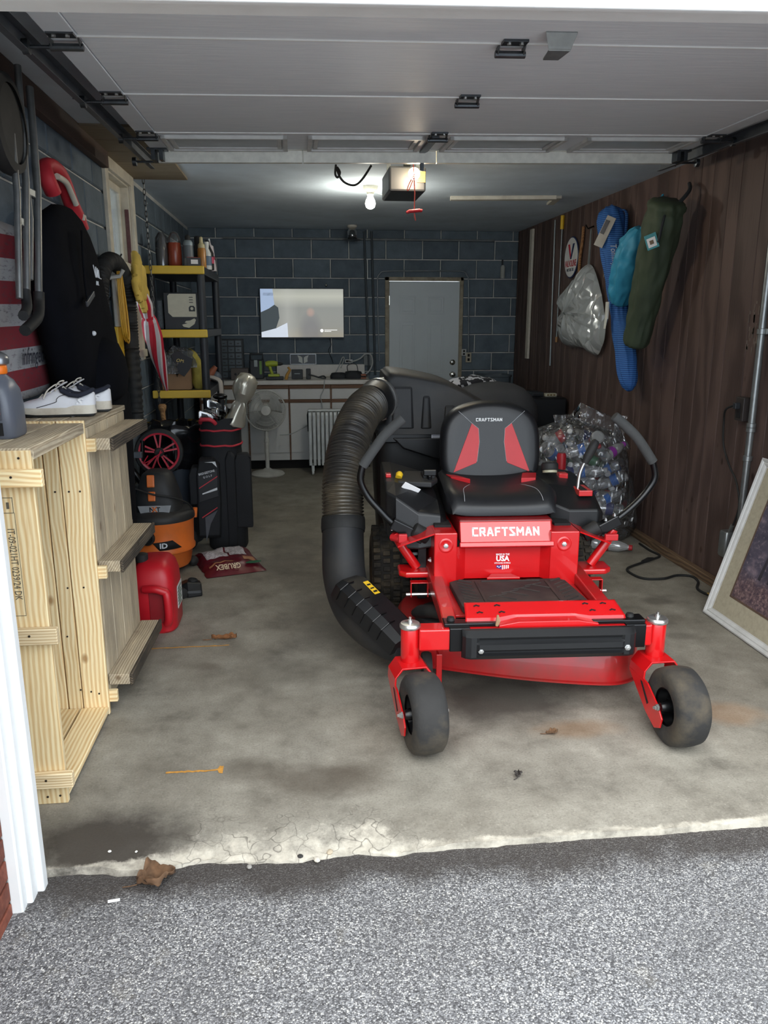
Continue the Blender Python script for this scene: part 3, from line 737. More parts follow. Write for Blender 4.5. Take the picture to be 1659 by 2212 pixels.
for (tx, ty) in ((-0.222, 0.072), (-0.14, 0.072), (-0.215, 0.035), (-0.128, 0.035), (0.213, 0.072), (0.285, 0.072), (0.232, 0.035), (0.312, 0.035)):
    k = (ty - 0.005) / 0.085; zz = 0.435 + 0.032 * k + 0.0025
    b = MB()
    for a in (40, -40): b.cbox((0, 0, 0), (0.030, 0.006, 0.0012), TR(tx, ty, zz, 20.6, 0, a))
    b.lathe([(0.004, -0.0006), (0.004, 0.0007)], 8, TR(tx, ty, zz, 20.6))
    b.build('cross_cutout', DARK, tr_)
b = MB(); b.box(-0.09, 0.19, 0.016, 0.02, 0.408, 0.437); b.build('arch_gap_shade', DARK, mo)  # dark sheet standing in for the shade inside the arch opening
b = MB(); b.loft([[(x, -0.034, z) for x, z in ((-0.15, 0.408), (0.24, 0.408), (0.24, 0.418), (0.16, 0.432), (-0.07, 0.432), (-0.15, 0.418))], [(x, 0.03, z) for x, z in ((-0.15, 0.408), (0.24, 0.408), (0.24, 0.42), (0.16, 0.434), (-0.07, 0.434), (-0.15, 0.42))]]); mpart('front_lip', b, RED, bevel=0.003)
# rubber mat with relief
b = MB()
mp_ = [(-0.278, 0.425), (-0.245, 0.452), (-0.06, 0.452), (-0.035, 0.438), (0.05, 0.438), (0.075, 0.452), (0.205, 0.452), (0.238, 0.425), (0.262, 0.13), (0.25, 0.09), (-0.255, 0.09), (-0.268, 0.13)]
b.prism(mp_, 0.412, 0.440); fm = mpart('floor_mat', b, MATR, bevel=0.004)
b = MB()
for s2 in (-1, 1):
    for k in range(7):
        b.cbox((0, 0, 0), (0.075, 0.006, 0.006), TR(-0.008 + s2 * 0.21, 0.15 + 0.04 * k, 0.441, 0, 0, 38 * s2))
    b.cbox((-0.008 + s2 * 0.155, 0.27, 0.441), (0.012, 0.30, 0.006))
    b.cbox((0, 0, 0), (0.06, 0.012, 0.006), TR(-0.008 + s2 * 0.2, 0.115, 0.441, 0, 0, -30 * s2)); b.cbox((0, 0, 0), (0.06, 0.012, 0.006), TR(-0.008 + s2 * 0.2, 0.43, 0.441, 0, 0, 30 * s2))
for k in range(9): b.cbox((0, 0, 0), (0.09, 0.005, 0.005), TR(-0.13 + 0.03 * k, 0.17 + 0.022 * k + 0.05 * (k % 2), 0.441, 0, 0, 24 if k % 2 else -34))
b.cbox((-0.008, 0.135, 0.441), (0.26, 0.012, 0.006)); b.cbox((-0.008, 0.12, 0.441), (0.3, 0.006, 0.006)); b.cbox((-0.008, 0.425, 0.441), (0.26, 0.01, 0.006))
b.build('mat_relief', MATR, fm, bevel=0.0015)
# uprights, centre panel, logo panel
for x0, x1, bx in ((-0.344, -0.243, -0.293), (0.172, 0.300, 0.232)):
    b = MB(); b.box(x0, x1, 0.45, 0.95, 0.40, 0.655); up = mpart('side_tower', b, RED, bevel=0.005)
    b = MB(); b.lathe([(0.034, 0.0), (0.030, 0.003), (0.024, 0.003), (0.018, 0.0012), (0.001, 0.001)], 24, TR(bx, 0.4505, 0.598) @ RX(90)); b.build('dimple', RED, up, 40); bolt(up, (bx, 0.449, 0.598), 0.009)
b = MB(); b.loft([[(-0.245, 0.455, 0.43), (-0.20, 0.50, 0.43), (0.14, 0.50, 0.43), (0.175, 0.455, 0.43)], [(-0.245, 0.455, 0.59), (-0.20, 0.50, 0.585), (0.14, 0.50, 0.585), (0.175, 0.455, 0.59)]], False, False, False)
cp = b.build('centre_panel', RED, mo, None, solid=0.004)
b = MB(); b.prism([(-0.11, 0.44), (0.04, 0.44), (0.03, 0.455), (0.01, 0.495), (-0.08, 0.495), (-0.10, 0.455)], 0.441, 0.452); mpart('floor_tab', b, RED, bevel=0.003)
Ml = TR(-0.022, 0.455, 0.592, -24)   # logo panel frame: local x across, z up the panel
b = MB(); b.box(-0.205, 0.205, 0.0, 0.012, 0.0, 0.112, Ml); b.box(-0.21, 0.21, -0.014, 0.012, -0.006, 0.018, Ml); lp = mpart('logo_panel', b, RED, bevel=0.005, seg=3)
block_text('lettering', 'CRAFTSMAN', 0.040, 0.292, WHT, Ml @ TR(-0.002, -0.0002, 0.064, 90), lp)
b = MB(); b.box(-0.23, 0.19, 0.50, 0.95, 0.60, 0.70); mpart('seat_base', b, mat('dark_red_metal', rgb(120, 16, 20), 0.4), bevel=0.01)
# decal
Md = TR(-0.03, 0.4975, 0.506, 90)
for s_, sz, dy, bo, sx in (('MADE IN THE', 0.0125, 0.034, 0.02, 0.8), ('USA', 0.034, 0.014, 0.035, 0.95), ('WITH GLOBAL MATERIALS', 0.0085, -0.006, 0.02, 0.72)):
    text('decal_lettering', s_, sz, WHT, Md @ TR(0, dy, 0.0006), cp, bold=bo, sx=sx)
b = MB(); b.prism([(-0.028, -0.016), (-0.004, -0.016), (-0.004, -0.034), (-0.026, -0.028)], 0, 0.0014, Md); b.build('decal_field', mat('decal_blue', rgb(34, 44, 130), 0.5), cp)
b = MB()
for k in range(4): b.box(-0.001 + 0.0085 * k, 0.0035 + 0.0085 * k, -0.036 + 0.0015 * k, -0.016, 0, 0.0014, Md)
for k in range(3): b.lathe([(0.003, 0), (0.003, 0.002)], 5, Md @ TR(-0.022 + 0.007 * k, -0.021 - 0.004 * (k % 2), 0))
b.build('decal_stripes', WHT, cp)
# seat
b = MB(); CU = -0.018
def cushion_ring(v):
    t = (v - 0.55) / 0.47
    hw = 0.262 - 0.02 * t - 0.03 * max(0, 0.18 - t) / 0.18
    zt = interp([0, 0.04, 0.15, 0.45, 0.75, 1.0], [0.735, 0.765, 0.792, 0.798, 0.80, 0.81], t)
    zb = interp([0, 0.1, 1], [0.705, 0.69, 0.70], t)
    pts = []
    for j in range(25):
        a = -1 + 2 * j / 24
        dish = 0.032 * (abs(a) ** 2.5) * min(1, t * 2.5 + 0.25)
        edge = max(0, abs(a) - 0.86) / 0.14
        pts.append((CU + hw * a, v, zt + dish - 0.03 * edge ** 2))
    for j in range(25):
        a = 1 - 2 * j / 24
        pts.append((CU + hw * a * 0.97, v, zb + 0.012 * (abs(a) ** 6)))
    return pts
b.loft([cushion_ring(v) for v in (0.55, 0.56, 0.58, 0.61, 0.66, 0.74, 0.82, 0.90, 0.97, 1.02)])
seat = mpart('seat_cushion', b, VINYL, smooth=50)
b = MB()
def back_outline(s, y, cz=0.97, dz=0.0):
    zs_ = [0.74, 0.77, 0.85, 0.95, 1.03, 1.09, 1.13, 1.155, 1.165]; ws = [0.20, 0.225, 0.248, 0.25, 0.243, 0.218, 0.175, 0.105, 0.04]
    pts = [(w, z) for w, z in zip(ws, zs_)] + [(-w, z) for w, z in reversed(list(zip(ws, zs_)))]
    pts = [(p.x, p.y) for p in smooth_path([(w, z, 0) for w, z in pts], 3, True)]
    return [(x * s, y + (cz + (z - cz) * s - 0.8) * 0.16, cz + (z - cz) * s + dz) for x, z in pts]
CB = 0.004
b.loft([back_outline(s, y) for s, y in ((0.86, 0.115), (0.97, 0.10), (1.0, 0.07), (1.0, 0.03), (0.975, 0.008), (0.93, -0.004), (0.86, -0.010), (0.7, -0.010), (0.4, -0.010), (0.15, -0.010))], M=TR(CB, 0.985, 0))
sb = mpart('seat_back', b, VINYL, smooth=50)
def on_back(x, z, off=-0.0125):   # point on the front face of the backrest
    return (CB + x, 0.985 + off + (z - 0.8) * 0.16, z)
def back_patch(poly, name, mt):
    b = MB(); n = len(poly)
    b.add([on_back(x, z, -0.013) for x, z in poly] + [on_back(x, z, -0.004) for x, z in poly], [tuple(range(n)), tuple(range(2 * n - 1, n - 1, -1))] + [(j, j + n, (j + 1) % n + n, (j + 1) % n) for j in range(n)])
    return b.build(name, mt, sb, bevel=0.001)
for s2 in (-1, 1):
    poly = [(s2 * 0.100, 1.062), (s2 * 0.066, 1.035), (s2 * 0.062, 0.97), (s2 * 0.072, 0.885), (s2 * 0.078, 0.868), (s2 * 0.192, 0.822)]
    back_patch(poly if s2 > 0 else poly[::-1], 'red_insert', REDV)
    b = MB(); b.tube([on_back(s2 * x, z, -0.012) for x, z in ((0.165, 1.12), (0.13, 1.09), (0.102, 1.064), (0.066, 1.036), (0.062, 0.97), (0.074, 0.875))], 0.0012, 5); b.build('stitching', STITCH, sb)
    b = MB(); b.prism([(CU + s2 * 0.215, 0.93), (CU + s2 * 0.16, 0.885), (CU + s2 * 0.115, 0.80), (CU + s2 * 0.20, 0.86)] if s2 < 0 else [(CU + 0.235, 0.93), (CU + 0.165, 0.93), (CU + 0.13, 0.80), (CU + 0.20, 0.80)], 0.79, 0.8265 if s2 > 0 else 0.8245); b.build('red_insert', REDV, seat, bevel=0.002)
    b = MB(); b.tube(smooth_path([(CU + s2 * x, v, z + 0.002) for x, v, z in ((0.12, 0.78, 0.800), (0.165, 0.68, 0.803), (0.175, 0.60, 0.79), (0.178, 0.565, 0.768))], 4), 0.0012, 5); b.build('stitching', STITCH, seat)
Msb = TR(CB - 0.014, 0.985 + 0.0448 - 0.014, 1.079, 90 - 9.1)
block_text('seat_lettering', 'CRAFTSMAN', 0.0165, 0.128, WHT, Msb, sb)
# side fenders / consoles
b = MB()
b.loft([[(-0.545, v, z) for v, z in ((0.66, 0.60), (0.66, 0.80), (0.74, 0.83), (1.1, 0.86), (1.1, 0.60))], [(-0.50, v, z) for v, z in ((0.60, 0.545), (0.62, 0.78), (0.72, 0.83), (1.1, 0.86), (1.1, 0.55))],
        [(-0.40, v, z) for v, z in ((0.57, 0.545), (0.60, 0.71), (0.72, 0.80), (1.1, 0.83), (1.1, 0.55))], [(-0.30, v, z) for v, z in ((0.57, 0.56), (0.60, 0.70), (0.72, 0.745), (1.1, 0.80), (1.1, 0.55))], [(-0.265, v, z) for v, z in ((0.60, 0.57), (0.62, 0.66), (0.72, 0.70), (1.1, 0.75), (1.1, 0.56))]])
fl = mpart('control_console', b, BPL, bevel=0.01, seg=3)
b = MB(); b.prism([(-0.485, 0.74), (-0.33, 0.70), (-0.29, 0.80), (-0.29, 0.98), (-0.46, 1.0)], 0.805, 0.83); b.build('console_tray', BPD, fl, bevel=0.006)
b = MB(); b.box(-0.36, -0.30, 0.80, 0.90, 0.80, 0.845); b.build('throttle_slot', BMET, fl, bevel=0.004)
b = MB(); b.tube([(-0.33, 0.78, 0.80), (-0.33, 0.775, 0.85)], 0.011, 8); b.cbox((-0.33, 0.775, 0.862), (0.06, 0.022, 0.028)); b.build('throttle_lever', BMET, fl, bevel=0.004)
b = MB(); b.lathe([(0.016, 0), (0.018, 0.02), (0.012, 0.03)], 12, TR(-0.475, 0.80, 0.835, -50, 0, -20)); b.build('ignition_key', YEL, fl, 40)
b = MB(); b.cbox((0, 0, 0), (0.085, 0.003, 0.036), TR(-0.425, 0.695, 0.805, 30, 28, 12)); b.build('key_tag', WHT, fl, bevel=0.002)
b = MB(); b.box(-0.535, -0.51, 0.80, 0.84, 0.835, 0.853); b.build('red_trim', RED, fl, bevel=0.003)
b = MB()
b.loft([[(0.215, v, z) for v, z in ((0.66, 0.60), (0.66, 0.74), (0.80, 0.80), (1.1, 0.84), (1.1, 0.6))], [(0.30, v, z) for v, z in ((0.62, 0.58), (0.62, 0.71), (0.80, 0.79), (1.1, 0.83), (1.1, 0.58))],
        [(0.44, v, z) for v, z in ((0.62, 0.58), (0.62, 0.71), (0.78, 0.77), (1.1, 0.80), (1.1, 0.58))], [(0.47, v, z) for v, z in ((0.66, 0.60), (0.66, 0.69), (0.80, 0.75), (1.1, 0.78), (1.1, 0.6))]])
fr = mpart('tank_console', b, BPL, bevel=0.01, seg=3)
b = MB(); b.box(0.365, 0.43, 0.70, 0.84, 0.755, 0.782); b.build('height_slot', RED, fr, bevel=0.003)
b = MB(); b.box(0.378, 0.405, 0.71, 0.83, 0.776, 0.785); b.build('slot_opening', DARK, fr)
b = MB(); b.tube(smooth_path([(0.375, 0.76, 0.76), (0.385, 0.77, 0.85), (0.41, 0.77, 0.915)], 5), 0.008, 10); lv = b.build('height_lever', mat('steel_rod', rgb(190, 190, 186), 0.3, 0.9), fr, 40)
b = MB(); b.tube([(0.405, 0.77, 0.90), (0.42, 0.77, 0.935), (0.44, 0.772, 0.975), (0.452, 0.773, 1.0), (0.458, 0.773, 1.008)], [0.016, 0.021, 0.022, 0.02, 0.012], 12); b.build('lever_grip', RUB, lv, 40)
b = MB(); b.lathe([(0.036, 0), (0.036, 0.012)], 20, TR(0.285, 0.93, 0.825, -14)); b.build('filler_neck', mat('tank_white', rgb(170, 166, 140), 0.5), fr, 40)
b = MB(); b.lathe([(0.038, 0.012), (0.042, 0.016), (0.042, 0.042), (0.036, 0.05), (0.03, 0.05)], 18, TR(0.285, 0.93, 0.825, -14)); b.build('fuel_cap', RUB, fr, 30)
b = MB(); b.box(0.33, 0.375, 0.92, 0.97, 0.795, 0.822); b.build('red_trim', RED, fr, bevel=0.003)
# tower top brackets
for s2 in (-1, 1):
    b = MB(); x0, x1 = (-0.44, -0.25) if s2 < 0 else (0.19, 0.40)
    pl = [(x0, 0.46), (x1, 0.46), (x1, 0.62), (x0, 0.62)]
    xo = -0.50 if s2 < 0 else 0.46; xi = -0.344 if s2 < 0 else 0.30
    b.add([(xi, 0.45, 0.655), (xo, 0.50, 0.585), (xo, 0.62, 0.585), (xi, 0.62, 0.655), (xi, 0.45, 0.648), (xo, 0.50, 0.578), (xo, 0.62, 0.578), (xi, 0.62, 0.648)], [(0, 1, 2, 3) if s2 > 0 else (3, 2, 1, 0), (4, 5, 6, 7), (0, 1, 5, 4), (1, 2, 6, 5), (2, 3, 7, 6)])
    mpart('bracket_wing', b, RED)
    b = MB(); b.cbox((xi + s2 * -0.05, 0.60, 0.66), (0.075, 0.1, 0.012)); mpart('tower_slot', b, DARK)
# lap bars
for s2 in (-1, 1):
    k = -1 if s2 < 0 else 1
    P = [(0.39, 0.585, 0.60), (0.515, 0.60, 0.668), (0.60, 0.61, 0.735), (0.66, 0.62, 0.80), (0.688, 0.62, 0.86), (0.672, 0.62, 0.93), (0.60, 0.62, 1.03), (0.545, 0.62, 1.085), (0.478, 0.62, 1.14)]
    if s2 < 0: P = [(0.39, 0.585, 0.60), (0.51, 0.60, 0.662), (0.575, 0.61, 0.725), (0.63, 0.62, 0.79), (0.66, 0.62, 0.86), (0.65, 0.62, 0.925), (0.595, 0.62, 1.005), (0.545, 0.62, 1.07), (0.47, 0.62, 1.136)]
    P = [(k * x, y, z) for x, y, z in P]
    sp = smooth_path(P[:6], 6)
    b = MB(); b.tube(sp, 0.0155, 14); lb = mpart('lap_bar', b, BMET, smooth=50)
    g = smooth_path(P[5:], 6); b = MB(); b.tube(g, [0.0225] * (len(g) - 1) + [0.0205], 16); b.build('foam_grip', FOAM, lb, 50)
    a = Vector(P[0]); c = Vector(P[1]); ang = math.degrees(math.atan2(c.z - a.z, c.x - a.x))
    Mb = Matrix.Translation((a + c) / 2) @ RY(-ang)
    b = MB(); b.cbox((0.0, 0, 0), (0.16, 0.05, 0.05), Mb); b.build('lever_bracket', BMET, lb, bevel=0.005)
    b = MB(); b.lathe([(0.02, -0.045), (0.032, -0.045), (0.034, -0.04), (0.034, 0.03), (0.026, 0.035), (0.02, 0.035)], 20, TR(k * 0.395, 0.575, 0.625) @ RY(60 * k)); b.build('pivot_boot', RUB, lb, 40)
    for d in (0.0, 0.045): bolt(lb, tuple(Mb @ Vector(((0.02 + d) , -0.012, 0.026))), 0.007, 'z')
    # red step post and pad
    b = MB(); b.tube(smooth_path([(k * 0.505, 0.60, 0.62), (k * 0.475, 0.60, 0.56), (k * 0.425, 0.60, 0.485), (k * 0.405, 0.60, 0.455)], 5), 0.022, 14); mpart('step_post', b, RED, smooth=50)
    b = MB(); b.prism([(k * x, y) for x, y in ((0.31, 0.53), (0.46, 0.53), (0.49, 0.56), (0.49, 0.66), (0.31, 0.66))][::(1 if k > 0 else -1)], 0.425, 0.452); mpart('step_pad', b, RED, bevel=0.008)
    b = MB(); x_ = k * 0.40
    for (dx, dz, w, h) in ((0, 0.032, 0.08, 0.005), (0, -0.002, 0.005, 0.07), (0.038 * k, 0.0, 0.005, 0.07), (-0.038 * k, 0.0, 0.005, 0.07)): 
        if dx == 0 and w < 0.01: continue
        b.cbox((x_ + dx, 0.53, 0.375 + dz), (w, 0.04, h))
    tbk = mpart('tie_bracket', b, RED, bevel=0.002)
    b = MB(); b.tube([(x_ - 0.06, 0.52, 0.352), (x_ + 0.06, 0.52, 0.352)], 0.008, 8); b.build('tie_bolt', ZINC, tbk)
b = MB(); b.tube([(-0.52, 0.6, 0.60), (-0.485, 0.56, 0.60)], 0.018, 8); b.cbox((-0.475, 0.54, 0.61), (0.04, 0.02, 0.04)); mpart('latch', b, REDV, bevel=0.004)
b = MB(); b.cbox((0.475, 0.54, 0.60), (0.06, 0.02, 0.03), ); mpart('latch', b, REDV, bevel=0.004)
# rear tyres with lug tread
for k in (-1, 1):
    wc = TR(k * 0.487, 1.29, 0.238)
    b = MB(); b.lathe(tyre_profile(0.228, 0.205, 0.11), 48, wc @ RY(90), False, False); ty = mpart('rear_tyre', b, RTYRE, smooth=60)
    b = MB()
    for q in range(36):
        for r_, off in ((-0.075, 0), (-0.026, 5), (0.026, 0), (0.075, 5)):
            dr = 0.0 if abs(r_) < 0.05 else -0.008
            b.cbox((r_, 0, 0.231 + dr), (0.036, 0.024, 0.018), wc @ RX(q * 10 + off) @ RZ(0))
    b.build('tread', RTYRE, ty, bevel=0.002)
    b = MB(); b.lathe([(0.112, -0.07), (0.10, -0.06), (0.09, -0.02), (0.03, 0.0), (0.001, 0.0)], 32, wc @ RY(90 * k)); b.build('rim', RED, ty, 40)
# rear body, bins, bagger hood
b = MB(); b.box(-0.36, 0.34, 0.96, 1.5, 0.28, 0.62); mpart('engine_frame', b, BMET, bevel=0.02)
b = MB(); b.lathe([(0.2, 0.6), (0.2, 0.76), (0.17, 0.8), (0.05, 0.82)], 24, TR(0.0, 1.3)); mpart('engine', b, BPD, smooth=40)
for x0, x1 in ((-0.56, -0.10), (-0.06, 0.30)):
    b = MB(); b.loft([ring((x1 - x0) / 2 - 0.03, 0.2, 0.26, 28, 5, (x0 + x1) / 2, 1.74), ring((x1 - x0) / 2 - 0.01, 0.23, 0.6, 28, 5, (x0 + x1) / 2, 1.74), ring((x1 - x0) / 2, 0.24, 0.93, 28, 5, (x0 + x1) / 2, 1.74)]); mpart('grass_bin', b, BPL, smooth=40)
b = MB(); b.box(-0.545, 0.28, 1.44, 1.50, 0.90, 0.955); b.prism([(-0.46, 0.93), (-0.12, 0.93), (-0.12, 0.80), (-0.22, 0.81), (-0.40, 0.87)], -1.46, -1.43, RX(90)); mpart('hood_frame', b, BMET, bevel=0.008)
b = MB()
for x in (-0.185, -0.15): b.box(x - 0.011, x + 0.011, 1.42, 1.44, 0.45, 0.93)
mpart('support_bar', b, BMET, bevel=0.003)
hs = [(-0.555, 0.955), (-0.555, 0.985), (-0.525, 1.01), (-0.505, 1.04), (-0.505, 1.25), (-0.49, 1.278), (-0.46, 1.292), (-0.36, 1.28), (-0.20, 1.248), (-0.09, 1.205), (0.02, 1.142), (0.13, 1.07), (0.22, 1.0), (0.27, 0.955)]
hp = [(p.x, p.y) for p in smooth_path([(x, z, 0) for x, z in hs], 3)]
ctr = (-0.2, 1.05)
def hood_ring(s, y): return [(ctr[0] + (x - ctr[0]) * s, y, 0.955 + (z - 0.955) * s if z > 0.956 else z) for x, z in hp]
b = MB(); b.loft([hood_ring(0.90, 1.395), hood_ring(0.955, 1.405), hood_ring(0.985, 1.43), hood_ring(1.0, 1.47), hood_ring(1.0, 1.9), hood_ring(0.95, 1.97), hood_ring(0.8, 2.0)])
hd = mpart('bagger_hood', b, BPD, smooth=40)
b = MB()
for (xa, xb, za, zb, d) in ((-0.46, -0.36, 0.985, 1.22, 0.012), (-0.30, -0.265, 0.985, 1.17, 0.016), (-0.18, -0.13, 0.985, 1.12, 0.012)):
    b.loft([[(xa - 0.012, 1.40, za), (xb + 0.02, 1.40, za), (xb + 0.008, 1.40, zb), (xa, 1.40, zb)], [(xa, 1.395 - d, za + 0.004), (xb, 1.395 - d, za + 0.004), (xb - 0.006, 1.395 - d * 0.6, zb - 0.02), (xa + 0.006, 1.395 - d * 0.6, zb - 0.02)]])
b.build('hood_rib', BPD, hd, bevel=0.006)
b = MB(); b.box(-0.245, -0.165, 1.434, 1.4395, 0.905, 0.948); st = b.build('sticker', mat('label_white', rgb(206, 206, 214), 0.5), hd)
b = MB()
for k in range(4): b.box(-0.238, -0.172 - 0.012 * (k % 2), 1.4330, 1.4345, 0.912 + 0.009 * k, 0.9145 + 0.009 * k)
b.build('small_print', mat('print_grey', rgb(110, 110, 118), 0.6), st)
b = MB(); b.tube([(-0.47, 1.55, 1.145), (-0.50, 1.50, 1.145), (-0.545, 1.42, 1.14), (-0.575, 1.36, 1.125)], [0.11, 0.112, 0.108, 0.103], 28); mpart('hose_collar', b, BPL, smooth=50)
b = MB(); b.tube([(-0.53, 1.445, 1.142), (-0.54, 1.43, 1.14)], 0.116, 28); mpart('clamp_ring', b, ZINC, smooth=50)
hpz = smooth_path([(-0.55, 1.42, 1.138), (-0.625, 1.28, 1.095), (-0.685, 1.14, 1.0), (-0.722, 1.02, 0.88), (-0.738, 0.94, 0.75), (-0.738, 0.88, 0.61)], 90)
cum = [0.0]
for a, c in zip(hpz, hpz[1:]): cum.append(cum[-1] + (c - a).length)
b = MB(); b.tube(hpz, [0.0935 + 0.010 * max(0.0, math.sin(cum[i] / 0.0166 * 2 * math.pi)) ** 0.7 for i in range(len(hpz))], 30); mpart('ribbed_hose', b, HOSE, smooth=60)
b = MB(); b.tube([(-0.738, 0.885, 0.625), (-0.738, 0.88, 0.612), (-0.739, 0.86, 0.575), (-0.739, 0.852, 0.56)], [0.104, 0.107, 0.108, 0.105], 30); cl_ = mpart('hose_clamp', b, RUB, smooth=40)
b = MB(); bt = smooth_path([(-0.739, 0.875, 0.60), (-0.741, 0.80, 0.48), (-0.735, 0.72, 0.37), (-0.70, 0.62, 0.275), (-0.63, 0.51, 0.215), (-0.55, 0.41, 0.185), (-0.47, 0.33, 0.17)], 8)
b.tube(bt, [interp([0, 0.3, 0.6, 1], [0.100, 0.102, 0.10, 0.075], i / (len(bt) - 1)) for i in range(len(bt))], 30); mpart('chute_boot', b, BPD, smooth=60)
# ribbed chute cover on top of the boot
Ms = Matrix.Translation((-0.725, 0.60, 0.40))
p0 = Vector((-0.735, 0.60, 0.385)); p1 = Vector((-0.485, 0.325, 0.215)); ax = (p1 - p0).normalized()
side = ax.cross(Vector((0, 0, 1))).normalized(); nrm = side.cross(ax).normalized()
if nrm.z < 0: nrm = -nrm; side = -side
Lc = (p1 - p0).length
def cpt(l, s_, n_): return p0 + ax * l + side * s_ + nrm * n_
b = MB(); rings = []
for l, hw, hh in ((0.0, 0.055, 0.01), (0.012, 0.075, 0.042), (0.05, 0.088, 0.058), (0.2, 0.09, 0.06), (0.33, 0.088, 0.055), (Lc + 0.02, 0.082, 0.04)):
    rings.append([cpt(l, -hw - 0.012, -0.035), cpt(l, -hw, hh * 0.55), cpt(l, -hw * 0.62, hh), cpt(l, hw * 0.55, hh * 1.0), cpt(l, hw, hh * 0.6), cpt(l, hw + 0.01, -0.035)])
b.loft(rings); ch = mpart('chute_cover', b, BPL, smooth=25, )
b = MB(); sgn_ = 1 if cpt(0, 1, 0).y < cpt(0, -1, 0).y else -1
for k in range(6):
    l = 0.06 + 0.056 * k
    b.tube([cpt(l, sgn_ * 0.098, -0.02), cpt(l, sgn_ * 0.091, 0.033), cpt(l, sgn_ * 0.055, 0.060), cpt(l, sgn_ * 0.02, 0.061)], 0.0028, 6)
b.build('cover_rib', BMET, ch)
b = MB()
q = [cpt(0.08, -sgn_ * 0.05, 0.0605), cpt(0.08, -sgn_ * 0.02, 0.0605), cpt(0.17, -sgn_ * 0.015, 0.0615), cpt(0.17, -sgn_ * 0.048, 0.0615)]
b.add([p for p in q] + [p + nrm * 0.0012 for p in q], [(0, 1, 2, 3), (7, 6, 5, 4), (0, 4, 5, 1), (1, 5, 6, 2), (2, 6, 7, 3), (3, 7, 4, 0)]); stk = b.build('warning_sticker', YEL, ch)
b = MB()
for (a, c) in ((0.2, 0.35), (0.5, 0.62), (0.72, 0.9)):
    pa = [q[0].lerp(q[3], a), q[1].lerp(q[2], a), q[1].lerp(q[2], c), q[0].lerp(q[3], c)]; mid = sum(pa, Vector()) / 4; pa = [mid + (p - mid) * 0.7 for p in pa]
    b.add([p + nrm * 0.0014 for p in pa] + [p + nrm * 0.002 for p in pa], [(0, 1, 2, 3), (7, 6, 5, 4), (0, 4, 5, 1), (1, 5, 6, 2), (2, 6, 7, 3), (3, 7, 4, 0)])
b.build('sticker_print', DARK, stk)
# control linkages seen below the consoles
b = MB(); b.tube([(-0.43, 0.62, 0.56), (-0.40, 0.7, 0.5), (-0.38, 0.8, 0.4)], 0.012, 8); b.tube([(-0.46, 0.66, 0.5), (-0.36, 0.66, 0.5)], 0.02, 10); b.box(-0.40, -0.36, 0.6, 0.95, 0.3, 0.56); mpart('linkage', b, BMET, bevel=0.003)
bolt(mo, (-0.352, 0.50, 0.52), 0.010, 'x', 'frame_bolt')
b = MB(); b.tube([(-0.30, 0.3, 0.33), (-0.36, 0.36, 0.33), (-0.40, 0.44, 0.3), (-0.42, 0.5, 0.27)], [0.02, 0.028, 0.03, 0.02], 10); mpart('belt_guard', b, RUB, smooth=40)
# twig caught on the frame
b = MB(); b.tube([(0, 0, 0), (0.004, -0.004, 0.022), (0.001, -0.006, 0.045)], [0.006, 0.009, 0.004], 6)
tag(b.build('twig', mat('dry_twig', rgb(150, 120, 90), 0.9, var=0.3), None, 40, loc=(0.73, 2.715, 0.424)), 'short dry twig lying on the mower front axle', 'twig')
# ================================================================ LEFT SIDE
PINE = wood_mat('new_pine', rgb(240, 220, 176), rgb(212, 174, 120), grain=20, rough=0.65)
PINE2 = wood_mat('raw_pine_block', rgb(232, 212, 174), rgb(190, 160, 118), grain=34, rough=0.75, knots=False)
GREYW = wood_mat('weathered_wood', rgb(222, 206, 176), rgb(160, 140, 112), grain=30, rough=0.85, grey=rgb(120, 110, 98), greyamt=0.6, knots=True, bump=0.3)
NAILM = mat('nail_head', rgb(60, 52, 46), 0.5, 0.6)
b = MB(); b.lathe([(0.0038, 0), (0.0038, 0.0015), (0.001, 0.002)], 8); NAIL = b.mesh('nail'); NAIL.materials.append(NAILM)
def board(parent, name, c, size, axis, mt, bevel=0.0025, rot=None):
    """board: size=(length,width,thickness); axis = matrix rows mapping local xyz to world"""
    l, w, t = size
    b = MB(); b.box(-l / 2, l / 2, -w / 2, w / 2, -t / 2, t / 2)
    o = b.build(name, mt, parent, bevel=bevel, seg=1, loc=c)
    ex, ey, ez = [Vector(a) for a in axis]
    o.rotation_euler = Matrix((ex, ey, ez)).transposed().to_euler()
    return o
AX_VX = ((0, 0, 1), (1, 0, 0), (0, 1, 0))    # length up, width along x, thickness along y
AX_VY = ((0, 0, 1), (0, 1, 0), (-1, 0, 0))   # length up, width along y, thickness along x
AX_YX = ((0, 1, 0), (-1, 0, 0), (0, 0, 1))   # length along y, width x, thickness z
AX_XZ = ((1, 0, 0), (0, 0, 1), (0, -1, 0))   # length along x, width z, thickness y
AX_YZ = ((0, 1, 0), (0, 0, 1), (1, 0, 0))
def nails(parent, pts, rot):
    for p in pts: obj('nail', NAIL, None, parent, p, rot)

c1 = thing('wooden_crate', 'tall new pine crate standing on end, open side toward the mower', 'crate', (-0.945, 2.68, 0))
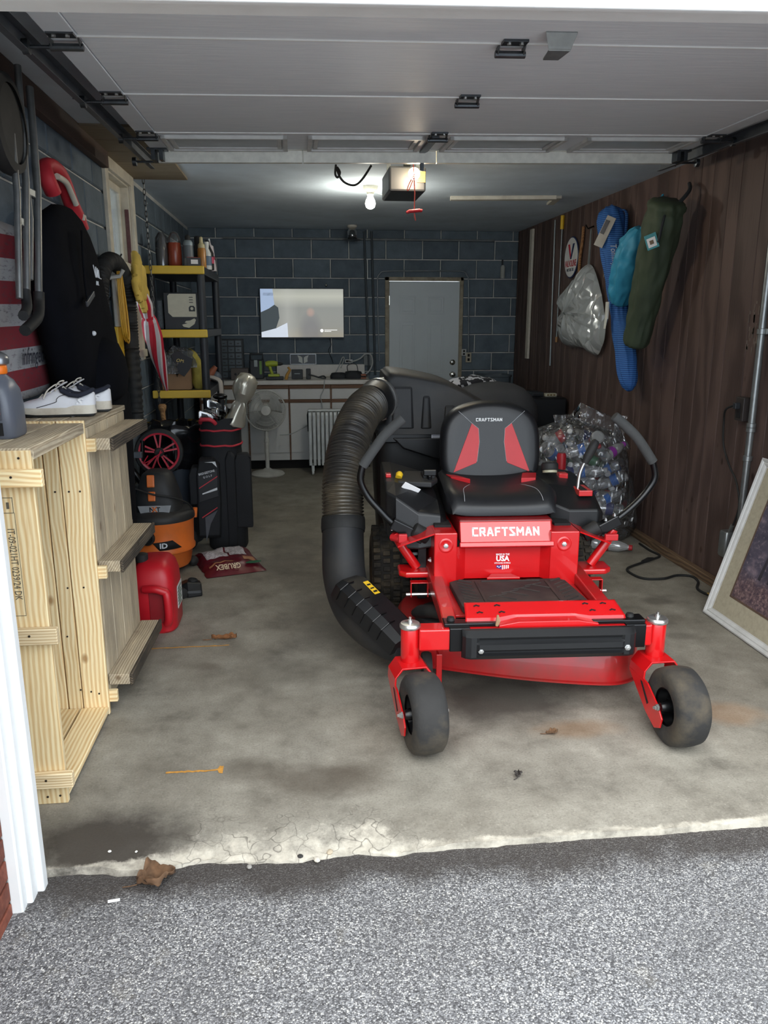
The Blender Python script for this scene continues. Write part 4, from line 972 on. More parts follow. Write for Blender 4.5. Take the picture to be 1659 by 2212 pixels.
# local frame: x -0.155..0.155, y -0.305..0.31
for x, w in ((0.084, 0.142), (-0.066, 0.15), (-0.15, 0.012)):
    o = board(c1, 'front_board', (x, -0.293, 0.590), (1.18, w - 0.004, 0.022), AX_VX, PINE)
nails(c1, [(0.05, -0.3045, 1.155), (0.118, -0.3045, 1.158), (0.03, -0.3045, 0.03), (0.09, -0.3045, 0.028), (0.13, -0.3045, 0.03)], (R(90), 0, 0))
for z, mt, ex in ((1.100, PINE, 0.186), (0.600, PINE2, 0.182), (0.098, PINE2, 0.182)):
    o = board(c1, 'cleat', ((ex - 0.16) / 2, -0.318, z), (ex + 0.16, 0.052, 0.026), AX_XZ, mt)
    nails(c1, [(0.10, -0.332, z + 0.006), (0.06, -0.332, z - 0.012)], (R(90), 0, 0))
for x, w in ((0.105, 0.10), (0.025, 0.055), (-0.06, 0.11), (-0.135, 0.036)):
    board(c1, 'back_board', (x, 0.298, 0.600), (1.19, w - 0.002, 0.02), AX_VX, PINE)
nails(c1, [(0.03, 0.287, 0.93), (0.08, 0.287, 0.93), (0.12, 0.287, 0.93), (0.04, 0.287, 0.55), (0.1, 0.287, 0.55), (0.02, 0.287, 0.35), (0.05, 0.287, 0.12), (0.09, 0.287, 0.11), (0.12, 0.287, 0.1)], (R(90), 0, 0))
for z in (1.10, 0.60, 0.075):
    board(c1, 'cleat', (0.01, 0.318, z), (0.35, 0.05, 0.022), AX_XZ, PINE)
for x, w in ((0.10, 0.11), (-0.02, 0.118), (-0.12, 0.07)):
    board(c1, 'bottom_board', (x, -0.0, 0.030), (0.57, w - 0.003, 0.022), AX_YX, PINE)
    board(c1, 'top_board', (x, -0.0, 1.171), (0.60, w - 0.004, 0.032), AX_YX, GREYW)
board(c1, 'batten', (0.146, -0.0, 1.164), (0.57, 0.018, 0.030), AX_YX, GREYW)
INK = mat('stamp_ink', rgb(92, 84, 70), 0.8)
Mst = TR(0.072, -0.3046, 0.83, 90) @ RZ(-90)
text('stamp', 'IT-09-021HT 0239/24 DK', 0.030, INK, Mst, c1, bold=0.0, sx=0.72)
b = MB()
for (x0, x1, y0, y1) in ((-0.21, -0.162, 0.014, 0.0155), (-0.21, -0.162, -0.0155, -0.014), (-0.21, -0.2085, -0.015, 0.015), (-0.163, -0.1615, -0.015, 0.015), (-0.163, 0.165, 0.0165, 0.0175), (-0.163, 0.165, -0.0175, -0.0165), (0.165, 0.1662, -0.017, 0.017), (-0.195, -0.175, -0.004, 0.004)): b.box(x0, x1, y0, y1, 0, 0.0008, Mst)
b.build('stamp_frame', INK, c1)

c2 = thing('pallet_crate', 'weathered grey crate with three rail ledges, behind the new pine crate', 'crate', (-0.80, 3.04, 0), 0)
c2.rotation_euler = (0, 0, R(-1.6))
for k, w in enumerate((0.142, 0.15, 0.15, 0.14)):
    y = 0.073 + sum((0.142, 0.15, 0.15, 0.14)[:k]) + (w - 0.142) / 2
    board(c2, 'side_board', (-0.009, y, 0.60), (1.12, w - 0.004, 0.018), AX_VY, GREYW)
for z in (1.098, 0.612, 0.128):
    lg = board(c2, 'ledge_rail', (0.042, 0.29, z), (0.60, 0.084, 0.046), AX_YX, GREYW)
    board(c2, 'ledge_face', (0.0905, 0.295, z - 0.002), (0.61, 0.05, 0.012), AX_YZ, wood_mat('bark_edge', rgb(120, 106, 88), rgb(52, 46, 42), grain=30, rough=0.9, grey=rgb(40, 38, 36), greyamt=0.8, bump=0.4))
for x, w in ((-0.05, 0.10), (-0.155, 0.10), (-0.255, 0.095)):
    board(c2, 'top_board', (x, 0.30, 1.172), (0.63, w - 0.004, 0.022), AX_YX, GREYW)
board(c2, 'end_board', (-0.155, -0.008, 1.142), (0.30, 0.046, 0.016), AX_XZ, PINE2)
board(c2, 'end_board', (-0.155, -0.004, 0.60), (0.30, 0.10, 0.016), AX_XZ, PINE2)
board(c2, 'back_rail', (-0.155, 0.60, 0.60), (0.30, 0.10, 0.016), AX_XZ, GREYW)
for k in range(2): board(c2, 'side_board', (-0.29, 0.15 + 0.3 * k, 0.60), (1.12, 0.14, 0.018), AX_VY, GREYW)
board(c2, 'base_board', (-0.155, 0.3, 0.02), (0.58, 0.25, 0.04), AX_YX, GREYW)
nails(c2, [(-0.27 + 0.045 * k, -0.0165, 1.143) for k in range(6)], (R(90), 0, 0))

# oil jug on the pine crate
j = thing('oil_jug', 'grey plastic motor oil jug with silver cap on the pine crate', 'jug', (-0.957, 2.64, 1.188))
JG = mat('grey_jug_plastic', rgb(92, 96, 106), 0.35, var=0.04)
b = MB(); b.loft([ring(0.056, 0.075, 0, 32, 4), ring(0.06, 0.08, 0.008, 32, 4), ring(0.059, 0.08, 0.10, 32, 4), ring(0.055, 0.075, 0.15, 32, 3.4), ring(0.044, 0.058, 0.180, 32, 2.6), ring(0.028, 0.03, 0.198, 32, 2), ring(0.026, 0.026, 0.205, 32, 2)]); b.build('body', JG, j, 40)
b = MB(); b.lathe([(0.03, 0.2), (0.033, 0.204), (0.033, 0.224), (0.03, 0.228)], 28); b.build('collar', mat('orange_ring', rgb(240, 120, 30), 0.4), j, 40)
b = MB(); b.lathe([(0.03, 0.226), (0.04, 0.232), (0.042, 0.246), (0.036, 0.26), (0.02, 0.27), (0.001, 0.272)], 28); b.build('cap', mat('silver_cap', rgb(150, 152, 156), 0.3, 0.8), j, 40)
b = MB(); b.box(-0.05, 0.03, -0.0815, -0.078, 0.06, 0.125); lb = b.build('label', mat('label_charcoal', rgb(70, 72, 80), 0.4), j, bevel=0.001)
b = MB(); b.box(-0.05, 0.026, -0.0825, -0.080, 0.078, 0.098); b.build('label_band', mat('label_orange', rgb(224, 84, 50), 0.4), lb)
b = MB(); b.box(-0.05, 0.03, -0.0825, -0.080, 0.012, 0.052); b.build('label_picture', DARK, lb)
text('label_lettering', 'LITE', 0.013, DARK, TR(0.012, -0.0828, 0.086, 90), lb, bold=0.02)

# golf shoes
SHW = mat('shoe_white', rgb(222, 222, 226), 0.5, var=0.05, scale=20, dirt=rgb(190, 180, 165), dirt_amt=0.25)
SOLE = mat('shoe_sole', rgb(214, 206, 190), 0.7, var=0.08, dirt=rgb(150, 132, 108), dirt_amt=0.6)
NAVY = mat('navy_lining', rgb(30, 34, 48), 0.85)
def shoe(label, loc, rz):
    t = thing('golf_shoe', label, 'shoe', loc, rz, 'golf shoes on the crate')
    # local: toe at -x (0), heel at +x 0.285
    X = [0.0, 0.012, 0.035, 0.07, 0.10, 0.13, 0.16, 0.185, 0.21, 0.24, 0.265, 0.282, 0.288]
    HW = [0.012, 0.028, 0.040, 0.047, 0.048, 0.046, 0.042, 0.039, 0.037, 0.036, 0.034, 0.024, 0.012]
    HT = [0.045, 0.056, 0.064, 0.073, 0.086, 0.101, 0.112, 0.098, 0.086, 0.085, 0.092, 0.098, 0.092]
    b = MB(); rings = []
    for x, w, h in zip(X, HW, HT):
        rr = []
        for a in [i / 20 * math.pi for i in range(21)]:
            c_, s_ = math.cos(a), math.sin(a)
            rr.append((x, w * math.copysign(abs(c_) ** 0.7, c_), 0.03 + (h - 0.03) * abs(s_) ** 0.8))
        rings.append(rr)
    b.loft(rings, True, True, False); up = b.build('upper', SHW, t, 50)
    b = MB(); rings = []
    for x, w in zip(X, HW):
        lift = 0.006 * max(0, (0.06 - x) / 0.06)
        rings.append([(x, w * 1.08, 0.012 + lift), (x, w * 1.12, 0.024 + lift), (x, w * 1.04, 0.038 + (0.008 if x > 0.2 else 0)), (x, -w * 1.04, 0.038 + (0.008 if x > 0.2 else 0)), (x, -w * 1.12, 0.024 + lift), (x, -w * 1.08, 0.012 + lift)])
    b.loft(rings); b.build('sole', SOLE, t, 40)
    b = MB(); b.loft([[(x, w * 0.98, 0.004), (x, w * 1.0, 0.014), (x, -w * 1.0, 0.014), (x, -w * 0.98, 0.004)] for x, w in list(zip(X, HW))[1:12]]); b.build('outsole', RUB, t)
    for sx, sy in ((0.06, 0.025), (0.06, -0.025), (0.12, -0.02), (0.2, -0.02), (0.24, 0.015)):
        b = MB(); b.lathe([(0.009, 0.005), (0.007, 0.0), (0.003, 0.0)], 8, TR(sx, sy, 0)); b.build('spike', mat('clear_spike', rgb(150, 150, 150), 0.4), t)
    b = MB(); b.tube([(0.288 * 0 + x, y, z) for x, y, z in ((0.172, -0.034, 0.104), (0.20, -0.037, 0.088), (0.23, -0.036, 0.084), (0.26, -0.03, 0.094), (0.281, -0.0, 0.104), (0.26, 0.03, 0.094), (0.23, 0.036, 0.084), (0.20, 0.037, 0.088), (0.172, 0.034, 0.104), (0.158, 0.0, 0.115))], 0.0095, 10, closed=True); b.build('collar', NAVY, t, 50)
    b = MB(); b.loft([ring(0.052, 0.026, z, 20, 2.2, 0.222, 0) for z in (0.075, 0.091)]); b.build('lining', NAVY, t)
    b = MB(); b.loft([[(x, -0.024, z), (x, 0.024, z), (x, 0.02, z + 0.006), (x, -0.02, z + 0.006)] for x, z in ((0.10, 0.082), (0.14, 0.105), (0.17, 0.124), (0.185, 0.132))]); b.build('tongue', SHW, t, bevel=0.003)
    b = MB()
    for k in range(5):
        x = 0.085 + 0.02 * k; z = interp(X, HT, x) + 0.005
        b.tube([(x, -0.026, z - 0.008), (x + 0.006, 0, z + 0.003), (x + 0.01, 0.026, z - 0.008)], 0.0028, 6)
    b.tube(smooth_path([(0.165, 0.0, 0.126), (0.15, -0.03, 0.128), (0.12, -0.045, 0.105), (0.105, -0.05, 0.075)], 4), 0.0026, 6)
    b.tube(smooth_path([(0.165, 0.0, 0.126), (0.18, -0.02, 0.142), (0.165, -0.035, 0.138), (0.15, -0.03, 0.12)], 4), 0.0026, 6)
    b.build('laces', mat('lace_cloth', rgb(206, 200, 188), 0.9), t, 40)
    b = MB(); b.tube(smooth_path([(0.075, -0.0485, 0.040), (0.12, -0.0495, 0.052), (0.15, -0.046, 0.062), (0.152, -0.0445, 0.072), (0.165, -0.042, 0.084), (0.19, -0.0385, 0.09)], 4), 0.0012, 5); b.build('piping', DARK, t)
    text('side_logo', 'S', 0.034, mat('logo_silver', rgb(244, 244, 248), 0.25), TR(0.232, -0.0385, 0.060, 90 + 6, 0, 2), t, bold=0.03, sx=1.5, shear=0.3, depth=0.002)
    return t
shoe('white golf shoe nearer the camera on the grey crate', (-1.095, 3.22, 1.183), 3)
shoe('white golf shoe half hidden behind its twin', (-1.07, 3.375, 1.183), 4)

# flag on the left wall
FL = NT('flag_print'); v = FL.coords('Object'); sp_ = FL.n('ShaderNodeSeparateXYZ'); FL.l(v, sp_.inputs[0])
saw = FL.math('FRACT', FL.math('MULTIPLY_ADD', sp_.outputs[2], 1 / 0.168, FL.math('MULTIPLY_ADD', sp_.outputs[1], -0.12, 10.75)))
stripe = FL.ramp(saw, [(0.0, rgb(122, 36, 46)), (0.495, rgb(122, 36, 46)), (0.505, rgb(160, 160, 162)), (1.0, rgb(160, 160, 162))], 'CONSTANT')
gr = FL.ramp(FL.noise(FL.coords('Object', (1, 1, 3)), 26, 6, 0.7), [(0.52, 0.0), (0.66, 0.6)])
FL.col(FL.mix(gr, stripe, rgb(70, 60, 66))); FL.set(rough=0.9)
fg = thing('wall_flag', 'striped red and white cloth flag with script lettering on the left wall', 'flag', (-1.09, 3.05, 1.57))
b = MB(); b.grid(40, 24, lambda u, w: (0.012 * math.sin(9 * u + 2 * w) * (0.4 + w) , -0.35 + 0.92 * u, -0.31 + 0.66 * w + 0.012 * math.sin(7 * u)))
b.build('cloth', FL.m, fg, 60, solid=0.002)
SCR = mat('script_ink', rgb(40, 40, 52), 0.9)
text('lettering', 'keep &', 0.095, SCR, TR(0.024, 0.36, 0.012, 90, 0, 90), fg, shear=0.45, sx=0.85)
text('lettering', 'infringed', 0.095, SCR, TR(0.024, 0.30, -0.156, 90, 0, 90), fg, shear=0.45, sx=0.8)
text('lettering', 'for', 0.095, SCR, TR(0.024, 0.34, 0.18, 90, 0, 90), fg, shear=0.45, sx=0.8)

# folded tubular stand hanging at the far left
TUB = mat('dull_steel_tube', rgb(128, 130, 130), 0.35, 0.7, var=0.15, scale=20)
ht = thing('folding_cart', 'folded tubular steel cart with black grips hanging at the left wall', 'cart', (-0.99, 3.1, 1.6))
for (y0, z0, y1, z1, r) in ((0.04, 0.75, -0.13, 0.03, 0.012), (0.18, 0.86, -0.05, 0.03, 0.013), (0.30, 0.82, 0.09, 0.05, 0.014), (0.15, 0.55, 0.02, 0.1, 0.008)):
    b = MB(); b.tube([(0, y0, z0), (0.02, (y0 + y1) / 2 + 0.01, (z0 + z1) / 2), (0.02, y1, z1)], r, 10); b.build('leg', TUB, ht, 50)
b = MB(); b.tube(smooth_path([(0.02, 0.095, 0.06), (0.02, 0.085, 0.02), (0.03, 0.04, -0.01), (0.05, -0.06, -0.04), (0.05, -0.2, -0.08)], 5), 0.02, 10); b.build('foot_grip', RUB, ht, 50)
b = MB(); b.tube(smooth_path([(0.02, -0.06, 0.06), (0.03, -0.09, 0.0), (0.05, -0.2, -0.03)], 5), 0.018, 10); b.build('foot_grip', RUB, ht, 50)
b = MB(); b.cbox((0.01, 0.03, 0.30), (0.02, 0.10, 0.03)); b.cbox((0.01, 0.14, 0.42), (0.02, 0.12, 0.03)); b.build('crossbar', TUB, ht, bevel=0.004)
b = MB(); b.lathe([(0.13, -0.03), (0.16, -0.025), (0.17, 0), (0.16, 0.025), (0.13, 0.03)], 28, TR(0, -0.02, 0.62) @ RY(90), False, False); b.lathe([(0.13, -0.02), (0.13, 0.02)], 20, TR(0, -0.02, 0.62) @ RY(90)); b.build('wheel', RUB, ht, 50)

# black travel bag leaning on the wall
BF = mat('black_bag_fabric', rgb(13, 14, 19), 0.95, var=0.2, scale=10, bump=0.4, bscale=14, spec=0.1)
tb = thing('travel_bag', 'tall black fabric golf travel bag leaning on the left wall', 'bag', (-0.99, 3.95, 0))
b = MB(); rings = []
for z, ya, yb, hx in ((0.0, -0.22, 0.40, 0.09), (0.05, -0.25, 0.42, 0.10), (0.5, -0.26, 0.42, 0.11), (1.05, -0.26, 0.44, 0.115), (1.185, -0.27, 0.44, 0.115), (1.20, -0.42, 0.44, 0.11), (1.36, -0.50, 0.38, 0.105), (1.50, -0.58, 0.33, 0.10), (1.70, -0.68, 0.22, 0.09), (1.85, -0.66, 0.12, 0.085), (1.93, -0.60, 0.05, 0.075), (1.99, -0.48, -0.04, 0.055), (2.025, -0.38, -0.16, 0.03)):
    rr = ring(hx, (yb - ya) / 2, z, 32, 2.6, 0.0, (ya + yb) / 2)
    rr = [(x + 0.014 * nz(x * 9 + 4, y * 4, zz * 4) + 0.010 * nz(y * 10, zz * 7), y + 0.008 * nz(y * 5, zz * 6), zz) for x, y, zz in rr]
    rings.append(rr)
b.loft(rings); b.build('body', BF, tb, 60)
b = MB(); prs = []
for z, hw, d in ((1.19, 0.24, 0.03), (1.22, 0.26, 0.05), (1.30, 0.25, 0.06), (1.38, 0.21, 0.055), (1.45, 0.14, 0.04), (1.48, 0.05, 0.015)):
    prs.append([(0.088 + 1.6 * d * math.sin(math.pi * i / 12), -0.10 + hw * 0.9 * -math.cos(math.pi * i / 12), z) for i in range(13)])
b.loft(prs, True, True, False); b.build('pocket', BF, tb, 60)
LG = mat('logo_white', rgb(225, 228, 232), 0.6)
b = MB(); Mg = TR(0.118, -0.24, 1.76, 90, 0, 90)
for (p, q) in (((-0.05, 0.03), (-0.02, -0.02)), ((-0.02, -0.02), (-0.01, 0.025)), ((-0.005, -0.02), (0.015, 0.02)), ((0.015, 0.02), (0.02, -0.02)), ((0.035, 0.015), (0.04, -0.02)), ((0.04, -0.02), (0.075, -0.022))):
    b.tube([(p[0], p[1], 0), (q[0], q[1], 0)], 0.0025, 5, M=Mg)
b.build('logo_strokes', LG, tb)
text('logo_lettering', 'AL', 0.026, LG, Mg @ TR(0.0, -0.045, 0), tb, sp=1.8, depth=0.004)
for (y, z) in ((-0.24, 1.20), (0.2, 1.2)):
    b = MB(); b.tube([(0.10, y, z), (0.112, y + 0.004, z - 0.03), (0.112, y + 0.005, z - 0.05)], 0.004, 6); b.build('zip_pull', mat('zip_metal', rgb(190, 192, 194), 0.3, 0.9), tb)
b = MB(); b.sphere((0.098, -0.30, 1.50), 0.011); b.build('snap', LG, tb, 50)
b = MB(); b.cbox((0, 0, 0), (0.01, 0.14, 0.024), TR(0.12, -0.40, 1.645, 20)); b.build('buckle', mat('buckle_plastic', rgb(60, 62, 66), 0.4), tb, bevel=0.003)
b = MB(); b.tube(smooth_path([(0.10, -0.36, 1.92), (0.108, -0.41, 1.8), (0.11, -0.42, 1.7), (0.115, -0.42, 1.62)], 4), 0.012, 8, flat=0.4); b.build('strap', BF, tb)

# red curved handle hooked on the wall above the bag
rh = thing('curved_handle', 'red curved tubular handle hooked on the wall above the black bag', 'handle', (-1.06, 3.95, 2.12))
pth = smooth_path([(0.03, -0.22, -0.03), (0.02, -0.255, 0.02), (0.0, -0.22, 0.075), (0.0, -0.12, 0.098), (0.0, 0.0, 0.09), (0.0, 0.09, 0.05), (0.0, 0.16, -0.01), (0.01, 0.22, -0.07), (0.02, 0.25, -0.13)], 6)
b = MB(); b.tube(pth, [0.036] * len(pth), 14, flat=0.8); b.build('tube', mat('red_grip', rgb(196, 44, 56), 0.6, var=0.1), rh, 50)
b = MB(); b.tube(smooth_path([(0.025, -0.12, 0.055), (0.03, 0.0, 0.048), (0.03, 0.07, 0.015), (0.035, 0.12, -0.03)], 5), 0.014, 8); b.build('inner_strip', mat('cream_strip', rgb(214, 206, 190), 0.7), rh, 50)
b = MB(); b.cbox((0.03, 0.235, -0.075), (0.03, 0.05, 0.03), ); b.build('end_tab', mat('cream_strip', (1, 1, 1)), rh, bevel=0.004)

# black corrugated hose hung in a loop
bh = thing('vacuum_hose', 'black corrugated vacuum hose hung in a loop beside the window', 'hose', (-1.04, 4.8, 0.85))
hp_ = smooth_path([(0.0, -0.30, 0.0), (0, -0.36, 0.35), (0, -0.37, 0.70), (0, -0.30, 0.93), (0.0, -0.08, 1.03), (0.0, 0.16, 1.02), (0.01, 0.31, 0.9), (0.01, 0.32, 0.55), (0.01, 0.30, 0.05)], 44)
cum = [0.0]
for a, c in zip(hp_, hp_[1:]): cum.append(cum[-1] + (c - a).length)
b = MB(); b.tube(hp_, [0.046 + 0.004 * math.sin(cum[i] / 0.018 * 6.283) for i in range(len(hp_))], 14); b.build('corrugated_tube', RUB, bh, 60)
b = MB(); b.tube([(-0.06, 0.0, 0.94), (0.04, 0.0, 0.955), (0.06, 0.0, 0.99)], 0.012, 8); b.build('hook', mat('white_hook', rgb(190, 188, 180), 0.5), bh, 50)
# yellow extension cord in a coil
YC = mat('yellow_cord', rgb(206, 158, 52), 0.5)
ec = thing('extension_cord', 'coiled yellow extension cord hanging inside the black hose loop', 'cord', (-1.06, 4.97, 1.66))
random.seed(5)
for k in range(5):
    w = 0.035 + 0.022 * k * 0.6; tilt = 0.10 + 0.02 * k
    pts = []
    for q in range(18):
        a = 2 * math.pi * q / 18
        dn = 0.5 - 0.5 * math.cos(a); pts.append((0.025 + 0.009 * (k % 3), (0.02 + (0.02 + 0.014 * k) * dn) * math.sin(a) + (0.03 + 0.02 * k) * dn - 0.06, 0.19 * math.cos(a) * (1 + 0.02 * k) - 0.008 * k))
    b = MB(); b.tube(pts, 0.0055, 7, closed=True); b.build('loop', YC, ec, 50)
# yellow level
lv = thing('spirit_level', 'yellow and white spirit level hanging below the coiled cord', 'level', (-1.075, 5.0, 1.40))
b = MB(); b.box(-0.012, 0.012, -0.07, 0.07, -0.16, 0.12); b.build('body', mat('level_yellow', rgb(214, 172, 48), 0.5), lv, bevel=0.004)
b = MB(); b.box(-0.008, 0.016, -0.055, 0.05, 0.12, 0.44); b.build('holder', mat('white_hook', (1, 1, 1)), lv, bevel=0.006)
# work gloves
GLV = mat('yellow_glove_leather', rgb(206, 176, 82), 0.8, var=0.18, scale=14, bump=0.3, bscale=40)
def glove(label, loc, rx, flip):
    t = thing('work_glove', label, 'glove', loc, 0, 'yellow work gloves'); t.rotation_euler = (R(rx), 0, 0); t.scale = (1.2, 1.2, 1.15)
    b = MB()
    b.loft([[(x + 0.01 * nz(y * 20, z * 10, flip), y, zz) for x, y, zz in ring(hx, hy, z, 20, 2.4, 0, cy)] for z, hx, hy, cy in ((0.0, 0.022, 0.075, 0), (-0.05, 0.024, 0.062, 0), (-0.12, 0.026, 0.062, 0.0), (-0.17, 0.024, 0.06, 0.0), (-0.185, 0.015, 0.05, 0))]); b.build('cuff_and_palm', GLV, t, 60)
    for q, (yy, ln) in enumerate(((-0.045, 0.07), (-0.015, 0.085), (0.015, 0.08), (0.043, 0.06))):
        b = MB(); b.tube([(0, yy, -0.17), (0.008, yy * 1.05, -0.17 - ln * 0.6), (0.015, yy * 1.05, -0.17 - ln)], [0.016, 0.015, 0.010], 10); b.build('finger', GLV, t, 60)
    b = MB(); b.tube([(0, -0.05 * flip, -0.08), (0.012, -0.085 * flip, -0.12), (0.015, -0.095 * flip, -0.15)], [0.018, 0.016, 0.011], 10); b.build('thumb', GLV, t, 60)
glove('yellow leather work glove hanging at the window sill, nearer the hose', (-0.975, 5.20, 1.935), -24, 1)
glove('yellow leather work glove hanging at the window sill, nearer the umbrella', (-0.985, 5.36, 1.89), -12, -1)
# umbrella
um = thing('umbrella', 'closed red and white striped umbrella leaning beside the window', 'umbrella', (-0.962, 5.93, 1.06))
a0 = Vector((0, 0, 0)); a1 = Vector((-0.03, -0.60, 0.72)); axn = (a1 - a0)
REDC = mat('umbrella_red', rgb(196, 40, 60), 0.6, var=0.08); WHC = mat('umbrella_white', rgb(214, 206, 208), 0.6, var=0.06)
q_ = axn.to_track_quat('Z', 'Y').to_matrix().to_4x4()
def umb_ring(t, tw):
    r_ = interp([0, 0.1, 0.35, 0.6, 0.75, 0.80, 0.9, 1.0], [0.008, 0.02, 0.042, 0.055, 0.045, 0.032, 0.045, 0.03], t)
    return [(r_ * (1 + 0.16 * (j % 2)) * math.cos(2 * math.pi * j / 16 + tw), r_ * (1 + 0.16 * (j % 2)) * math.sin(2 * math.pi * j / 16 + tw), t * axn.length * 0.92) for j in range(16)]
um_r = [umb_ring(i / 24, 2.2 * i / 24) for i in range(25)]
for c, mt in ((0, REDC), (1, WHC)):
    b = MB()
    for j0 in range(0, 16, 4):
        for i in range(24):
            for j in range(j0 + 2 * c, j0 + 2 * c + 2):
                k = len(b.v); b.v += [tuple(q_ @ Vector(p)) for p in (um_r[i][j % 16], um_r[i][(j + 1) % 16], um_r[i + 1][(j + 1) % 16], um_r[i + 1][j % 16])]; b.f.append((k, k + 1, k + 2, k + 3))
    b.build('red_canopy' if c == 0 else 'white_canopy', mt, um, solid=0.002)
b = MB(); b.tube([a1 * 0.90, a1 * 1.0, a1 * 1.18], [0.012, 0.02, 0.022], 12); b.build('handle', mat('brown_handle', rgb(140, 92, 60), 0.6), um, 50)
b = MB(); b.tube([a1 * 0.71, a1 * 0.74], 0.04, 12); b.build('tie_band', REDC, um, 50)
# hanging chain
b = MB()
for k in range(46):
    z = -0.036 * k
    Mk = TR(0.03 * math.sin(k / 46 * 3) * 0.3, 0.02 * k / 46, z, 0, 0, 90 * (k % 2))
    pts = [(0.008 * math.sin(a), 0, 0.023 * math.cos(a)) for a in [2 * math.pi * q / 10 for q in range(10)]]
    b.tube(pts, 0.0032, 5, closed=True, M=Mk)
o = b.build('hanging_chain', mat('chain_steel', rgb(96, 98, 100), 0.4, 0.8), None, 50, loc=(-1.03, 5.94, 2.50)); tag(o, 'steel link chain hanging from the ceiling beside the window', 'chain', None, 'stuff')
# spade handle
sh_ = thing('spade', 'wooden tool handle standing behind the black trash can', 'tool', (-0.975, 5.935, 0.0), 0)
b = MB(); b.tube([(0.0, 0, 0.24), (-0.02, -0.02, 0.80), (-0.025, -0.025, 0.9)], 0.018, 10); b.lathe([(0.018, 0), (0.03, 0.03), (0.03, 0.05), (0.02, 0.06)], 12, TR(-0.025, -0.025, 0.9)); b.build('handle', wood_mat('handle_wood', rgb(170, 130, 88), rgb(120, 86, 56), knots=False), sh_, 50)
b = MB(); b.loft([ring(0.11, 0.006, 0.0, 16, 3), ring(0.11, 0.008, 0.2, 16, 3), ring(0.03, 0.012, 0.27, 16, 2)]); b.build('blade', BMET, sh_, 50)

# ---- shelving unit
SBLK = mat('shelf_black', rgb(40, 44, 50), 0.5, var=0.05); SYEL = mat('shelf_yellow', rgb(226, 190, 66), 0.45, var=0.04)
sx0, sx1, sy0, sy1 = -1.075, -0.658, 6.0, 7.15
shf = thing('shelving_unit', 'black plastic shelving unit with yellow shelf fronts in the far left corner', 'shelves', ((sx0 + sx1) / 2, (sy0 + sy1) / 2, 0))
hx_, hy_ = (sx1 - sx0) / 2, (sy1 - sy0) / 2
for z in (0.18, 0.58, 1.022, 1.465, 1.914):
    b = MB(); b.box(-hx_, hx_, -hy_ + 0.012, hy_, z - 0.03, z + 0.028); sl = b.build('shelf', SBLK, shf, bevel=0.006)
    b = MB(); b.box(-hx_ - 0.004, hx_ + 0.004, -hy_ - 0.012, -hy_ + 0.014, z - 0.029, z + 0.029); b.build('front_trim', SYEL, sl, bevel=0.008, seg=3)
for x in (-hx_ + 0.03, hx_ - 0.03):
    for y in (-hy_ + 0.045, hy_ - 0.03):
        b = MB(); b.lathe([(0.03, 0.0), (0.03, 1.90)], 14, TR(x, y, 0)); b.build('post', SBLK, shf, 40)
SH1, SH2, SH3 = 1.942, 1.493, 1.05
def bottle(name, label, cat, loc, prof, mt, cap=None, capprof=None, lab=None, labz=None, rz=0, group='cans and bottles on the top shelf', rot=None, e=2.0, sy=1.0):
    t = thing(name, label, cat, loc, rz, group, rot)
    b = MB(); b.loft([ring(r, r * sy, z, 22, e) for r, z in prof]); b.build('body', mt, t, 45)
    if cap is not None:
        b = MB(); b.lathe(capprof, 16); b.build('cap', cap, t, 45)
    if lab is not None:
        r = max(p[0] for p in prof) * 1.015; b = MB(); b.loft([ring(r, r * sy, z, 22, e) for z in labz], False, False); b.build('label', lab, t, 45)
    return t
AMB = mat('amber_fluid', rgb(150, 66, 44), 0.25); CLB = clear_mat('clear_bottle', (0.9, 0.9, 0.92), 0.2, 0.08, 0.05)
bt_ = bottle('cleaner_bottle', 'clear bottle half full of red fluid on the top yellow shelf', 'bottle', (-0.875, 6.14, SH1), [(0.045, 0), (0.05, 0.01), (0.05, 0.14), (0.045, 0.17)], AMB, CLB, [(0.047, 0.17), (0.046, 0.20), (0.03, 0.235), (0.012, 0.25)])
bottle('cleaner_bottle', 'clear wrapped bottle at the left end of the top yellow shelf', 'bottle', (-0.965, 6.13, SH1), [(0.04, 0), (0.042, 0.01), (0.042, 0.15), (0.02, 0.2), (0.015, 0.235)], mat('wrapped_dark', rgb(70, 72, 76), 0.2), CLB, [(0.046, 0.0), (0.047, 0.12), (0.045, 0.2), (0.02, 0.24)])
GRC = mat('can_grey', rgb(146, 158, 164), 0.4, 0.3)
bottle('spray_can', 'pale grey spray can with a straw on the top yellow shelf', 'can', (-0.775, 6.12, SH1), [(0.034, 0), (0.035, 0.005), (0.035, 0.17), (0.025, 0.185), (0.012, 0.19)], GRC, RUB, [(0.018, 0.185), (0.02, 0.21), (0.01, 0.225)], mat('can_print', rgb(90, 98, 104), 0.5), (0.06, 0.15))
bottle('spray_can', 'dark spray can behind the pale grey one', 'can', (-0.715, 6.26, SH1), [(0.034, 0), (0.035, 0.005), (0.035, 0.16), (0.02, 0.18)], RUB, RUB, [(0.03, 0.17), (0.03, 0.225), (0.02, 0.23)])
bottle('glue_bottle', 'amber bottle with a cream nozzle on the top yellow shelf', 'bottle', (-0.688, 6.20, SH1), [(0.03, 0), (0.031, 0.01), (0.031, 0.13), (0.026, 0.14)], mat('amber_plastic', rgb(176, 120, 56), 0.35), mat('cream_cap', rgb(196, 184, 140), 0.5), [(0.027, 0.14), (0.026, 0.165), (0.014, 0.175), (0.012, 0.215), (0.006, 0.22)])
